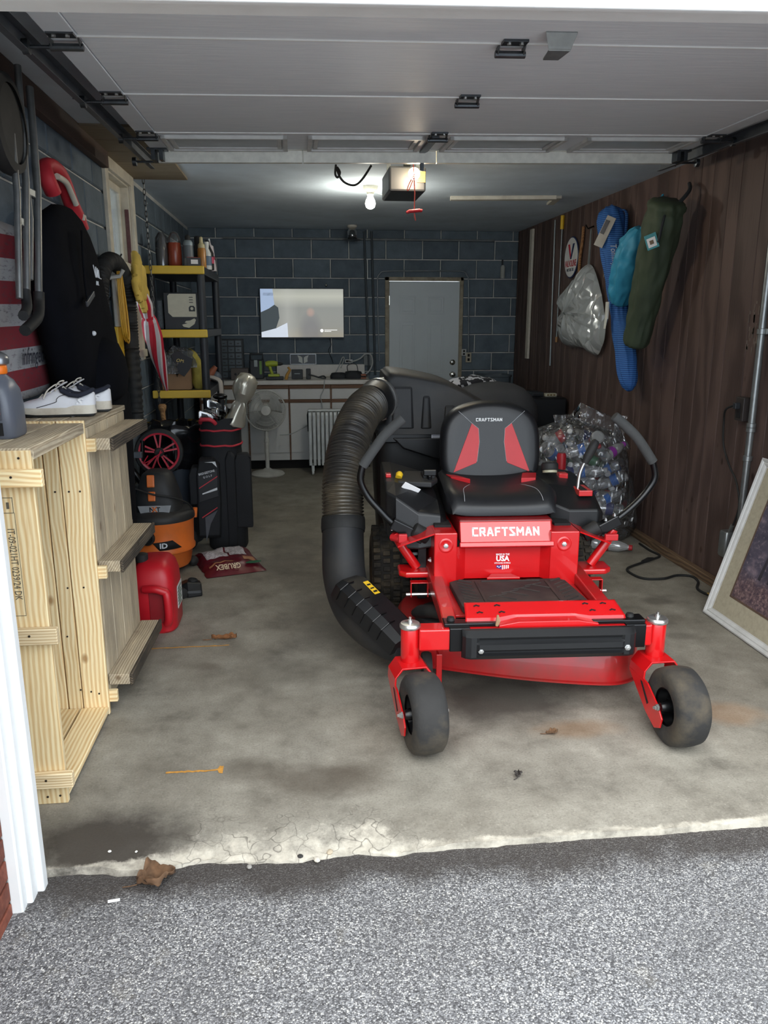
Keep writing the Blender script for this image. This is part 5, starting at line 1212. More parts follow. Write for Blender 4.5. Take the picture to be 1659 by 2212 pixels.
bottle('trigger_bottle', 'white trigger spray bottle at the right of the top shelf', 'bottle', (-0.675, 6.42, SH1), [(0.034, 0), (0.036, 0.01), (0.034, 0.12), (0.016, 0.16)], mat('white_bottle', rgb(206, 206, 200), 0.4), mat('white_bottle', (1, 1, 1)), [(0.018, 0.16), (0.022, 0.19), (0.02, 0.205)], mat('label_blue_grey', rgb(90, 110, 130), 0.5), (0.03, 0.1))
bottle('oil_bottle', 'black oil bottle with bright label leaning at the shelf end', 'bottle', (-0.688, 6.62, SH1 + 0.008), [(0.045, 0), (0.047, 0.01), (0.047, 0.13), (0.02, 0.19), (0.015, 0.21)], RUB, RUB, [(0.017, 0.2), (0.017, 0.225)], mat('label_magenta', rgb(190, 60, 90), 0.5), (0.05, 0.10), sy=0.6, e=3)
bottle('sealant_tube', 'white sealant tube with red print standing at the shelf end', 'tube', (-0.672, 6.86, SH1 + 0.012), [(0.028, 0), (0.028, 0.02), (0.028, 0.2), (0.012, 0.215), (0.008, 0.24)], mat('tube_white', rgb(206, 196, 198), 0.45), WHT, [(0.009, 0.24), (0.007, 0.262)], mat('tube_print', rgb(150, 70, 80), 0.5), (0.09, 0.12), rot=(R(-5), R(-6), 0))
bx_ = thing('parts_box', 'small black and red carton tipped over on the top shelf', 'box', (-0.735, 6.08, SH1 + 0.002), 0); bx_.rotation_euler = (0, 0, R(8))
b = MB(); b.box(-0.05, 0.05, -0.03, 0.03, 0, 0.06); b.build('carton', mat('carton_dark', rgb(44, 42, 46), 0.5), bx_, bevel=0.002)
b = MB(); b.box(-0.02, 0.03, -0.0312, -0.0295, 0.015, 0.045); b.build('barcode_label', WHT, bx_)
b = MB(); b.box(-0.048, 0.048, -0.028, 0.028, 0.06, 0.062); b.build('red_top', mat('carton_red', rgb(196, 66, 54), 0.5), bx_)
# golf glove display box and dark file box on the middle shelf
gb = thing('glove_box', 'black boxed set of golf gloves with window, on the middle shelf', 'box', (-0.80, 6.14, SH2 + 0.001), 0)
GBX = mat('box_black', rgb(34, 38, 44), 0.5)
b = MB(); b.box(-0.165, 0.10, -0.09, 0.16, 0, 0.265); b.build('carton', GBX, gb, bevel=0.004)
wn = [(-0.135, 0.12), (-0.105, 0.09), (0.07, 0.09), (0.07, 0.255), (-0.12, 0.255), (-0.135, 0.24)]
b = MB(); b.prism(wn, 0.0, 0.003, TR(0, -0.09, 0, 90)); w_ = b.build('window_print', mat('glove_print', rgb(196, 194, 176), 0.5, var=0.05, scale=30), gb, bevel=0.001)
b = MB(); b.prism([(0.015, 0.13), (0.06, 0.13), (0.06, 0.158), (0.05, 0.17), (0.025, 0.17), (0.015, 0.158)], 0.003, 0.004, TR(0, -0.09, 0, 90)); b.build('badge', GBX, w_)
b = MB(); b.lathe([(0.011, 0.004), (0.011, 0.005)], 14, TR(0.0375, -0.09, 0.15, 90)); b.build('badge_dot', mat('glove_print', (1, 1, 1)), w_)
for k in range(3):
    b = MB(); b.prism([(0.018 + 0.0 * k, 0.192 + 0.018 * k), (0.05, 0.192 + 0.018 * k), (0.045, 0.197 + 0.018 * k), (0.022, 0.197 + 0.018 * k)], 0.003, 0.004, TR(0, -0.09, 0, 90)); b.build('glove_slit', GBX, w_)
b = MB(); b.prism([(-0.03, 0.02), (0.01, 0.012), (0.05, 0.04), (0.062, 0.07), (0.05, 0.08), (0.02, 0.065), (-0.01, 0.062), (-0.02, 0.05), (0.0, 0.045), (-0.04, 0.035)], 0.0, 0.003, TR(0, -0.09, 0, 90)); b.build('glove_picture', mat('glove_print', (1, 1, 1)), gb)
b = MB(); b.prism([(-0.06, 0.02), (0.13, 0.02), (0.15, 0.03), (0.15, 0.25), (0.14, 0.26), (-0.06, 0.26)], 0.0, 0.004, TR(0.10, 0.02, 0, 90, 0, 90)); sd_ = b.build('side_panel', mat('box_side', rgb(56, 62, 66), 0.5), gb)
text('side_lettering', 'GOLF GLOVES', 0.026, LG, TR(0.1046, -0.025, 0.13, 90, 0, 90) @ RZ(-90), gb, sx=0.9)
text('side_lettering', 'EXTRA LARGE CABRETTA', 0.013, mat('print_green', rgb(96, 140, 120), 0.5), TR(0.1046, 0.03, 0.15, 90, 0, 90) @ RZ(-90), gb, sx=0.8)
text('side_lettering', 'A', 0.04, LG, TR(0.1046, -0.025, 0.035, 90, 0, 90) @ RZ(-90), gb, sx=0.7)
fb = thing('file_box', 'dark grey plastic file box at the left of the middle shelf', 'box', (-1.025, 6.2, SH2 + 0.001))
b = MB(); b.box(-0.04, 0.045, -0.1, 0.15, 0, 0.215); b.build('body', mat('file_grey', rgb(66, 74, 80), 0.5), fb, bevel=0.006)
b = MB(); b.box(0.01, 0.035, -0.104, -0.099, 0.01, 0.205); b.build('ribbed_edge', mat('file_edge', rgb(96, 104, 108), 0.5, var=0.3, scale=60), fb)
# lower shelf: carton with a plastic bag and yellow rags
cb = thing('cardboard_box', 'brown cardboard box under a plastic bag on the lower shelf', 'box', (-0.905, 6.16, SH3 + 0.001))
b = MB(); b.box(-0.11, 0.10, -0.1, 0.15, 0, 0.16); b.build('carton', mat('cardboard', rgb(150, 118, 88), 0.85, var=0.06), cb, bevel=0.003)
pb = thing('plastic_bag', 'clear plastic bag with black printed panel on the cardboard box', 'bag', (-0.90, 6.13, SH3 + 0.162))
b = MB(); b.sphere((0, 0.0, 0.02), (0.14, 0.13, 0.14), 24, 14); b.v = [(x + 0.03 * nz(x * 18, y * 18, z * 18), y + 0.03 * nz(x * 16 + 5, y * 16, z * 16), max(0.002, z + 0.03 * nz(x * 15, y * 15 + 9, z * 15)) if abs(y) < 0.1 else z) for x, y, z in b.v]; b.build('film', clear_mat('bag_film', (0.8, 0.83, 0.86), 0.3, 0.15, 0.22, (0.55, 0.58, 0.6), 0.9, 22.0), pb, 35)
b = MB(); b.prism([(-0.03, 0.10), (0.02, 0.13), (0.13, 0.07), (0.11, 0.0), (0.06, -0.06), (0.03, -0.04), (0.0, 0.04)], 0.0, 0.004, TR(0, -0.135, 0, 90)); b.build('printed_panel', mat('panel_black', rgb(24, 26, 30), 0.4), pb, bevel=0.001)
text('panel_lettering', 'OMAJ', 0.035, mat('gold_print', rgb(200, 176, 90), 0.5), TR(0.05, -0.1405, 0.055, 90, 8, 180 - 172), pb, shear=0.3)
yr = thing('yellow_rag', 'crumpled yellow rag beside the cardboard box on the lower shelf', 'rag', (-0.745, 6.2, SH3 + 0.001))
b = MB(); b.loft([[(x * (1 + 0.25 * nz(x * 20, y * 20, z * 12)), y * (1 + 0.25 * nz(x * 19 + 3, y * 20, z * 12)), z) for x, y, z in ring(a, c, zz, 26, 2.2, ox, 0)] for zz, a, c, ox in ((0.0, 0.05, 0.08, 0), (0.05, 0.062, 0.09, 0), (0.12, 0.055, 0.08, -0.01), (0.2, 0.045, 0.06, -0.03), (0.27, 0.035, 0.05, -0.06), (0.30, 0.012, 0.03, -0.08))]); b.build('cloth', mat('rag_yellow', rgb(166, 152, 70), 0.9, var=0.2, scale=16), yr, 60)
ws = thing('white_sock', 'grey white cloth hanging over the edge of the lower shelf', 'cloth', (-0.655, 6.55, SH3 + 0.001))
b = MB(); b.tube(smooth_path([(-0.12, 0.05, 0.045), (-0.06, 0.02, 0.055), (-0.01, 0.0, 0.045), (0.022, -0.01, 0.02), (0.028, -0.02, -0.05), (0.03, -0.02, -0.12)], 5), [0.03] * 26, 10, flat=0.6); b.build('cloth', mat('sock_cloth', rgb(170, 164, 158), 0.9), ws, 50)
og = thing('paint_tube', 'orange and grey applicator gun at the edge of the lower shelf', 'tool', (-0.70, 6.62, SH3 + 0.001))
b = MB(); b.tube([(-0.05, 0.0, 0.03), (0.0, 0.0, 0.10), (0.03, 0.0, 0.14)], [0.03, 0.028, 0.018], 12); b.build('barrel', mat('dull_orange', rgb(150, 90, 66), 0.6), og, 50)
b = MB(); b.sphere((0.02, 0.05, 0.05), (0.05, 0.05, 0.05)); b.build('grip', mat('slate_grey', rgb(80, 88, 98), 0.6), og, 50)

# ---- trash can with bag
tc = thing('trash_can', 'black trash can lined with a shiny black bag behind the vacuum', 'trash can', (-0.885, 5.62, 0))
b = MB(); b.lathe([(0.165, 0), (0.17, 0.01), (0.205, 0.76), (0.212, 0.765), (0.212, 0.79), (0.2, 0.79), (0.16, 0.02)], 36, None, True, False); b.build('can', mat('can_slate', rgb(48, 56, 66), 0.45, var=0.05), tc, 40)
GBAG = mat('garbage_bag_film', rgb(16, 17, 20), 0.14, var=0.1)
b = MB(); rings = []
for z, r_ in ((0.56, 0.222), (0.60, 0.226), (0.70, 0.224), (0.78, 0.222), (0.83, 0.226), (0.86, 0.21), (0.85, 0.19), (0.80, 0.182), (0.7, 0.17)):
    rings.append([((r_ + 0.016 * nz(math.cos(a) * 5, math.sin(a) * 5, z * 8) + 0.005 * nz(math.cos(a) * 17, math.sin(a) * 17, z * 12)) * math.cos(a), (r_ + 0.016 * nz(math.cos(a) * 5, math.sin(a) * 5, z * 8)) * math.sin(a), z + 0.022 * nz(math.cos(a) * 4, math.sin(a) * 4, z * 5)) for a in [2 * math.pi * q / 56 for q in range(56)]])
b.loft(rings, False, True); b.build('bag', GBAG, tc, 50)

# ---- golf push cart with a red wheel
pc = thing('push_cart', 'folded golf push cart with a large red spoked wheel', 'cart', (-0.90, 5.30, 0))
wz = 0.715
REDR = mat('red_rim', rgb(190, 34, 56), 0.4)
b = MB(); b.lathe([(0.128, -0.02), (0.15, -0.016), (0.157, 0), (0.15, 0.016), (0.128, 0.02)], 40, TR(-0.02, -0.1, wz) @ RX(90) @ RY(8), False, False); wl = b.build('tyre', RUB, pc, 50)
Mw = TR(-0.02, -0.1, wz) @ RX(90) @ RY(8)
b = MB(); b.lathe([(0.131, -0.021), (0.119, -0.018), (0.116, 0.0), (0.119, 0.018), (0.131, 0.021)], 40, Mw, False, False); b.build('rim', REDR, wl, 40)
for k in range(10):
    b = MB(); a = 36 * (k // 2 * 2) + (10 if k % 2 else -10) + 18
    b.loft([[(0.03, -0.004, -0.005), (0.03, 0.006, -0.005), (0.03, 0.006, 0.006), (0.03, -0.004, 0.006)], [(0.12, -0.003, -0.005), (0.12, 0.009, -0.005), (0.12, 0.009, 0.006), (0.12, -0.003, 0.006)]], M=Mw @ RZ(a)); b.build('spoke', REDR, wl)
b = MB(); b.lathe([(0.03, -0.02), (0.034, 0.0), (0.026, 0.02), (0.01, 0.024)], 18, Mw); b.build('hub', RUB, wl, 40)
for (p, q, r_) in (((-0.17, -0.1, 0.02), (-0.12, -0.12, 0.80), 0.018), ((-0.2, -0.14, 0.62), (0.0, -0.15, 0.30), 0.022), ((-0.16, -0.08, 0.72), (0.05, -0.05, 0.72), 0.014), ((0.1, 0.0, 0.02), (0.02, -0.08, 0.70), 0.016)):
    b = MB(); b.tube([p, q], r_, 10); b.build('frame_tube', BMET, pc, 50)
b = MB(); b.cbox((-0.155, -0.16, 0.71), (0.07, 0.03, 0.04)); b.build('clamp', mat('clamp_grey', rgb(92, 96, 102), 0.5), pc, bevel=0.004)
b = MB(); b.lathe([(0.1, -0.02), (0.13, 0), (0.1, 0.02)], 24, TR(-0.13, 0.0, 0.13) @ RX(90)); b.build('lower_wheel', RUB, pc, 50)
b = MB(); b.lathe([(0.06, -0.02), (0.085, 0), (0.06, 0.02)], 24, TR(0.1, 0.02, 0.085) @ RX(90)); b.build('lower_wheel', RUB, pc, 50)
b = MB(); b.tube(smooth_path([(0.0, -0.15, wz + 0.02), (-0.02, -0.165, wz - 0.05), (0.02, -0.17, wz - 0.13), (0.025, -0.165, wz - 0.15)], 5), 0.004, 6); b.tube(smooth_path([(0.01, -0.15, wz + 0.01), (-0.05, -0.165, wz - 0.03), (-0.11, -0.17, wz - 0.06), (-0.08, -0.17, wz - 0.01)], 5), 0.004, 6); b.build('bungee_cord', REDR, pc, 50)

# ---- shop vacuum
sv = thing('shop_vacuum', 'orange and black wet dry shop vacuum behind the gas can', 'vacuum', (-0.888, 4.90, 0))
ORG = mat('vac_orange', rgb(230, 116, 46), 0.45, var=0.06, dirt=rgb(150, 110, 80), dirt_amt=0.25)
b = MB(); b.lathe([(0.165, 0.045), (0.175, 0.06), (0.19, 0.14), (0.207, 0.155), (0.209, 0.17), (0.2, 0.185), (0.205, 0.33), (0.212, 0.345), (0.212, 0.355)], 44); dr = b.build('drum', ORG, sv, 40)
b = MB(); b.lathe([(0.214, 0.35), (0.216, 0.36), (0.214, 0.385), (0.2, 0.40), (0.15, 0.415), (0.1, 0.42)], 44); b.build('lid', BPD, sv, 40)
b = MB(); b.loft([ring(0.145, 0.14, 0.40, 28, 3.2), ring(0.14, 0.135, 0.46, 28, 3.4), ring(0.115, 0.12, 0.56, 28, 3.0), ring(0.09, 0.10, 0.63, 28, 3.0), ring(0.06, 0.08, 0.65, 28, 3)]); hd_ = b.build('motor_head', BPD, sv, 40)
b = MB(); b.prism([(-0.085, 0.405), (0.085, 0.405), (0.10, 0.455), (-0.10, 0.455)], 0, 0.006, TR(-0.005, -0.137, 0, 90) @ Matrix()); pl_ = b.build('name_plate', mat('plate_silver', rgb(196, 198, 200), 0.3, 0.5), hd_, bevel=0.002)
text('plate_lettering', 'N T', 0.04, DARK, TR(-0.004, -0.1435, 0.43, 90), pl_, bold=0.03)
text('plate_letter', 'X', 0.046, ORG, TR(-0.006, -0.1437, 0.43, 90), pl_, bold=0.03)
b = MB(); b.cbox((0, 0, 0), (0.045, 0.02, 0.075), TR(-0.02, -0.125, 0.605, -12)); b.cbox((0, 0, 0), (0.045, 0.014, 0.06), TR(-0.018, -0.135, 0.512, -12)); b.build('switch', ORG, hd_, bevel=0.006)
b = MB(); b.tube(smooth_path([(-0.12, -0.15, 0.57), (0.0, -0.165, 0.53), (0.12, -0.14, 0.50), (0.19, -0.05, 0.44), (0.21, 0.02, 0.36)], 6), 0.006, 7); b.build('power_cord', RUB, sv, 50)
b = MB(); b.lathe([(0.03, 0), (0.042, 0.0), (0.046, 0.004), (0.046, 0.022), (0.036, 0.024), (0.034, 0.006), (0.001, 0.006)], 24, TR(-0.045, -0.198, 0.27, 90, 0, -12)); b.build('drain_port', RUB, sv, 40)
b = MB()
def wrap(x, z): 
    a = x / 0.205; return (0.2065 * math.sin(a), -0.2065 * math.cos(a), z)
pp = [(-0.02, 0.265 - 0.03), (0.10, 0.265 - 0.02), (0.16, 0.17 + 0.02), (0.02, 0.185)]
n_ = 10; rows_ = []
for q in range(2): rows_.append([wrap(pp[0][0] + (pp[1][0] - pp[0][0]) * i / n_ if q else pp[3][0] + (pp[2][0] - pp[3][0]) * i / n_, pp[0][1] + (pp[1][1] - pp[0][1]) * i / n_ if q else pp[3][1] + (pp[2][1] - pp[3][1]) * i / n_) for i in range(n_ + 1)])
b.loft(rows_, False, False, False); lg_ = b.build('brand_patch', DARK, sv, 40, solid=0.002)
text('brand_lettering', 'ID', 0.045, LG, TR(0.045, -0.2045, 0.214, 90, 0, 14), lg_, bold=0.03, sx=1.1)
for a in (20, 110, 200, 290):
    b = MB(); x_, y_ = 0.19 * math.cos(R(a)), 0.19 * math.sin(R(a)); b.sphere((x_, y_, 0.035), (0.035, 0.035, 0.034)); b.build('caster', RUB, sv, 50)
b = MB(); b.tube([(0.211, 0.02, 0.34), (0.218, 0.02, 0.40)], 0.014, 8); b.build('lid_latch', ORG, sv, 40)

# ---- red gas can
gc = thing('gas_can', 'red plastic gas can on the floor beside the grey crate', 'gas can', (-0.765, 3.97, 0))
GRED = mat('gas_red', rgb(186, 24, 36), 0.42, var=0.06)
b = MB(); rings = []
for z, a, c in ((0, 0.105, 0.15), (0.012, 0.115, 0.16), (0.20, 0.115, 0.16), (0.28, 0.112, 0.155), (0.33, 0.098, 0.14), (0.36, 0.075, 0.11), (0.372, 0.05, 0.07)): rings.append(ring(a, c, z, 36, 4.2))
b.loft(rings); b.build('tank', GRED, gc, 40)
b = MB(); b.tube(smooth_path([(0.07, -0.17, 0.235), (0.085, -0.185, 0.21), (0.088, -0.185, 0.10), (0.075, -0.17, 0.06)], 5), 0.022, 12); b.tube(smooth_path([(-0.03, -0.165, 0.245), (0.03, -0.185, 0.25), (0.08, -0.182, 0.23)], 5), 0.02, 12); b.build('handle', GRED, gc, 50)
b = MB(); b.box(-0.01, 0.065, -0.162, -0.158, 0.06, 0.23); b.build('handle_recess_shade', mat('gas_red_shaded', rgb(130, 14, 24), 0.5), gc, bevel=0.01)  # flat darker red patch painting the shade of the hollow behind the handle
b = MB(); b.lathe([(0.03, 0.36), (0.032, 0.37), (0.032, 0.40), (0.02, 0.405)], 18, TR(-0.05, -0.06)); b.build('cap', RUB, gc, 40)
b = MB(); b.box(0.1155, 0.1175, -0.06, 0.08, 0.10, 0.22); lb_ = b.build('warning_label', mat('label_pale', rgb(206, 206, 204), 0.5), gc)
b = MB()
for q in range(6): b.box(0.1174, 0.1182, -0.05, 0.04 + 0.02 * (q % 2), 0.112 + 0.017 * q, 0.120 + 0.017 * q)
b.build('label_print', mat('label_ink', rgb(60, 90, 70), 0.6), lb_)
# ---- small black hose attachment
at = thing('vacuum_nozzle', 'black plastic vacuum nozzle lying on the floor before the shop vacuum', 'nozzle', (-0.655, 4.42, 0), 12)
b = MB(); b.loft([[(-0.075, y, z) for y, z in ((-0.06, 0.0), (-0.06, 0.03), (-0.03, 0.06), (0.05, 0.055), (0.07, 0.0))], [(-0.02, y, z) for y, z in ((-0.08, 0.0), (-0.08, 0.035), (-0.04, 0.085), (0.05, 0.075), (0.08, 0.0))], [(0.06, y, z) for y, z in ((-0.07, 0.0), (-0.07, 0.03), (-0.03, 0.07), (0.05, 0.06), (0.07, 0.0))]]); b.build('body', BPL, at, bevel=0.008)
b = MB(); b.lathe([(0.028, 0.05), (0.028, 0.088), (0.022, 0.092), (0.022, 0.06)], 18, TR(0.0, 0.0, 0.0, 0, 10)); b.build('socket', RUB, at, 40)
b = MB(); b.lathe([(0.012, -0.028), (0.03, -0.025), (0.03, 0.02), (0.012, 0.025)], 18, TR(-0.055, -0.065, 0.031, 90, 0, 20)); b.build('roller', RUB, at, 40)
# ---- maroon lawn product bag
gr_ = thing('grub_bag', 'maroon lawn treatment bag lying flat before the golf bag', 'bag', (-0.49, 4.98, 0), 18)
def pill(u, w):
    x = -0.19 + 0.38 * u; y = -0.25 + 0.5 * w
    e = max(0, 1 - abs(2 * u - 1) ** 6) * max(0, 1 - abs(2 * w - 1) ** 5)
    return (x + 0.012 * nz(u * 5, w * 7), y + 0.012 * nz(w * 6, 3.3), 0.004 + e * (0.062 + 0.022 * nz(u * 4, w * 4, 2) + 0.008 * nz(u * 12, w * 12, 5)))
b = MB(); b.grid(28, 36, pill); b.grid(28, 36, lambda u, w: (pill(1 - u, w)[0], pill(1 - u, w)[1], 0.002)); gbag = b.build('sack', mat('maroon_sack', rgb(92, 22, 34), 0.35, var=0.1), gr_, 60)
def patch(name, u0, u1, w0, w1, mt, off=0.0025):
    b = MB(); b.grid(10, 10, lambda u, w: (lambda p: (p[0], p[1], p[2] + off))(pill(u0 + (u1 - u0) * u, w0 + (w1 - w0) * w))); return b.build(name, mt, gbag, 60)
PRN = NT('instruction_print'); v = PRN.coords('Object'); ck = PRN.ramp(PRN.noise(PRN.coords('Object', (60, 160, 1)), 1.0, 3), [(0.45, 0.0), (0.55, 0.6)]); PRN.col(PRN.mix(ck, rgb(206, 202, 206), rgb(80, 70, 80))); PRN.set(rough=0.5)
patch('instruction_panel', 0.12, 0.5, 0.42, 0.95, PRN.m); patch('instruction_panel', 0.53, 0.82, 0.45, 0.95, PRN.m); patch('tan_panel', 0.7, 0.9, 0.22, 0.4, mat('tan_print', rgb(170, 120, 86), 0.5))
patch('brand_bar', 0.08, 0.5, 0.16, 0.2, mat('tan_print', (1, 1, 1)))
b = MB(); b.loft([ring(0.05, 0.022, z, 22, 2, 0.12, -0.205) for z in (0.0655, 0.068)], M=TR(0, 0, -0.008)); b.build('green_badge', mat('badge_green', rgb(40, 100, 70), 0.5), gbag)
text('bag_lettering', 'GRUBEX', 0.055, mat('letter_cream', rgb(214, 190, 160), 0.5), TR(-0.045, -0.215, 0.062, 62, 0, 180) @ Matrix.Diagonal((1, 1, 1, 1)) if False else TR(-0.045, -0.222, 0.056, 40) @ RZ(180), gbag, bold=0.02, sx=0.75)
# ---- golf bag with clubs
gbg = thing('golf_bag', 'black golf cart bag with red trim and clubs, before the fan', 'golf bag', (-0.535, 5.42, 0), 0)
GBK = mat('golf_bag_nylon', rgb(24, 26, 30), 0.75, var=0.12, scale=9, bump=0.15, bscale=200); GBR = mat('golf_bag_red', rgb(196, 52, 66), 0.6)
b = MB(); b.loft([ring(a, c, z, 32, 2.6, cx, 0) for z, a, c, cx in ((0, 0.125, 0.12, 0.02), (0.02, 0.135, 0.13, 0.02), (0.3, 0.14, 0.135, 0.015), (0.66, 0.138, 0.13, 0.0), (0.74, 0.132, 0.125, 0.0))]); b.build('body', GBK, gbg, 40)
b = MB(); b.loft([ring(0.137, 0.13, z, 36, 2.6) for z in (0.72, 0.76, 0.84, 0.875)] + [[(x, y, z + 0.02 * (1 if x > 0 else 0.3)) for x, y, z in ring(0.139, 0.132, 0.90, 36, 2.6)], ring(0.125, 0.12, 0.89, 36, 2.6), ring(0.12, 0.115, 0.8, 36, 2.6)], True, True); b.build('top_cuff', GBK, gbg, 40)
for z in (0.735, 0.838):
    b = MB(); b.tube([(p[0], p[1], z + 0.003 * math.sin(6 * p[0] / 0.1)) for p in ring(0.139, 0.132, z, 36, 2.6)], 0.007, 8, closed=True); b.build('red_piping', GBR, gbg, 50)
b = MB(); b.tube(smooth_path([(-0.125, -0.09, 0.89), (-0.11, -0.14, 0.915), (-0.05, -0.15, 0.915), (-0.02, -0.125, 0.885)], 5), 0.014, 8); b.build('grab_handle', GBR, gbg, 50)
def pocket(pts, name, mt, dep):
    b = MB(); b.loft([[(x, -0.13 - 0.0 * d, z) for x, z in pts], [(sum(p[0] for p in pts) / len(pts) + (x - sum(p[0] for p in pts) / len(pts)) * 0.94, -0.13 - dep, sum(p[1] for p in pts) / len(pts) + (z - sum(p[1] for p in pts) / len(pts)) * 0.96) for x, z in pts]]) if False else None
    b = MB(); cx_ = sum(p[0] for p in pts) / len(pts); cz_ = sum(p[1] for p in pts) / len(pts)
    rr = lambda s, y: [(cx_ + (x - cx_) * s, y, cz_ + (z - cz_) * s) for x, z in pts]
    b.loft([rr(1.0, -0.05), rr(1.0, -0.12 - dep * 0.5), rr(0.93, -0.125 - dep)]); return b.build(name, mt, gbg, 30, bevel=0.006)
pk = pocket([(-0.17, 0.10), (-0.02, 0.10), (-0.005, 0.35), (-0.005, 0.62), (-0.05, 0.665), (-0.14, 0.655), (-0.165, 0.55)], 'side_pocket', GBK, 0.05)
b = MB(); b.prism([(-0.15, 0.56), (-0.03, 0.585), (-0.02, 0.60), (-0.02, 0.40), (-0.15, 0.36)], 0.0, 0.008, TR(0, -0.175, 0, 90)); pf = b.build('pocket_panel', mat('pocket_sheen', rgb(30, 32, 36), 0.45), gbg, bevel=0.002)
text('bag_lettering', 'BRIDGESTONE', 0.021, LG, TR(-0.09, -0.1845, 0.565, 90, -14), pf, sx=0.8, bold=0.01)
text('bag_lettering', 'GOLF', 0.019, LG, TR(-0.085, -0.1845, 0.538, 90, -14), pf, sp=1.5)
for pl2, mt2 in (([(-0.145, 0.455), (-0.02, 0.535), (-0.02, 0.542), (-0.145, 0.462)], GBR), ([(-0.125, 0.415), (-0.025, 0.445), (-0.025, 0.462), (-0.125, 0.423)], LG), ([(-0.10, 0.635), (-0.03, 0.64), (-0.02, 0.60), (-0.05, 0.632)], LG), ([(-0.135, 0.25), (-0.03, 0.32), (-0.03, 0.327), (-0.135, 0.258)], GBR), ([(-0.115, 0.255), (-0.03, 0.305), (-0.08, 0.21), (-0.115, 0.08)], mat('grey_panel', rgb(78, 80, 86), 0.6))):
    b = MB(); b.prism(pl2, 0.0, 0.0035, TR(0, -0.1825, 0, 90)); b.build('trim_piece', mt2, pf)
for (x0, x1, z0, z1, d) in ((-0.215, -0.14, 0.33, 0.60, 0.03), (0.03, 0.095, 0.02, 0.70, 0.02), (0.09, 0.20, 0.16, 0.68, 0.0)):
    pocket([(x0, z0), (x1, z0), (x1, z1 - 0.03), (x1 - 0.02, z1), (x0 + 0.02, z1), (x0, z1 - 0.05)], 'hanging_strap' if x0 == 0.03 else 'side_pocket', GBK, d)
# clubs: irons then covered driver
IRON = mat('polished_iron', rgb(190, 192, 194), 0.16, 1.0, var=0.1); SHF = mat('club_shaft', rgb(120, 122, 124), 0.25, 0.9)
def iron(label, x, y, h, rz):
    t = thing('golf_iron', label, 'golf club', (-0.535 + x, 5.42 + y, 0.82), rz, 'iron clubs in the golf bag')
    b = MB(); b.tube([(0, 0, -0.0), (0, 0, h)], 0.0055, 8); b.build('shaft', SHF, t, 50)
    b = MB(); b.loft([[(0.012, y_, z_) for y_, z_ in ((-0.006, h - 0.02), (0.008, h - 0.02), (0.008, h + 0.012), (-0.006, h + 0.012))], [(-0.03, y_, z_) for y_, z_ in ((-0.008, h - 0.015), (0.012, h - 0.018), (0.010, h + 0.035), (-0.008, h + 0.035))], [(-0.075, y_, z_) for y_, z_ in ((-0.008, h - 0.012), (0.012, h - 0.014), (0.008, h + 0.052), (-0.008, h + 0.052))], [(-0.09, y_, z_) for y_, z_ in ((-0.005, h + 0.0), (0.006, h), (0.005, h + 0.04), (-0.005, h + 0.04))]]); hd2 = b.build('head', IRON, t, 50, bevel=0.004)
    b = MB(); b.prism([(-0.07, h), (-0.02, h - 0.004), (-0.03, h + 0.022), (-0.068, h + 0.034)], 0, 0.003, TR(0, -0.0075, 0, 90)); b.build('cavity', BMET, hd2)
for k, (x, y, h, rz, w) in enumerate(((-0.05, -0.06, 0.10, 12, 'lowest front iron club with its head at the left of the golf bag'), (-0.02, -0.03, 0.105, -4, 'second iron club from the left in the golf bag'), (0.0, 0.0, 0.17, 20, 'tallest left iron club in the golf bag, head above the others'), (0.03, -0.05, 0.12, 62, 'iron club with its head turned sideways in the bag middle'), (0.055, -0.02, 0.14, 84, 'iron club beside the silver head cover in the golf bag'))):
    iron(w, x, y, h, rz)
hc = thing('head_cover_club', 'driver under a silver crinkled head cover in the golf bag', 'golf club', (-0.455, 5.40, 0.82), 0)
SILV = mat('silver_cover', rgb(196, 192, 178), 0.3, 0.55, var=0.08, scale=10, bump=0.3, bscale=24)
b = MB(); b.tube([(-0.0, 0.0, 0.0), (0.03, 0.0, 0.14)], 0.007, 8); b.build('shaft', SHF, hc, 50)
b = MB(); ax_ = Vector((0.32, -0.05, 1)).normalized(); qq = ax_.to_track_quat('Z', 'Y').to_matrix().to_4x4()
rings = []
for z, r_ in ((0.05, 0.085), (0.06, 0.088), (0.09, 0.08), (0.14, 0.068), (0.19, 0.056), (0.215, 0.044), (0.24, 0.066), (0.28, 0.088), (0.33, 0.094), (0.37, 0.085), (0.40, 0.055), (0.41, 0.02)):
    rings.append([((r_ + 0.02 * nz(math.cos(a) * 4, math.sin(a) * 4, z * 20) + 0.006 * nz(math.cos(a) * 11, math.sin(a) * 11, z * 50)) * math.cos(a) * 1.1, (r_ + 0.02 * nz(math.cos(a) * 4, math.sin(a) * 4, z * 20) + 0.006 * nz(math.cos(a) * 11, math.sin(a) * 11, z * 50)) * math.sin(a) * 0.8, z) for a in [2 * math.pi * q / 30 for q in range(30)]])
b.loft(rings, M=qq); b.build('cover', SILV, hc, 50)
for x, y, h, w in ((0.1, 0.03, 0.12, 'bare black club shaft at the right of the golf bag'), (0.02, 0.06, 0.22, 'hybrid club with dark green shaft behind the irons')):
    t = thing('golf_wood', w, 'golf club', (-0.535 + x, 5.42 + y, 0.82), 0)
    b = MB(); b.tube([(0, 0, 0), (0.02, 0, h)], 0.006, 8); b.build('shaft', mat('dark_green_shaft', rgb(50, 66, 62), 0.35, 0.3), t, 50)
    b = MB(); b.sphere((-0.02, 0, h + 0.01), (0.05, 0.035, 0.022), 16, 10); b.build('head', BMET, t, 50)
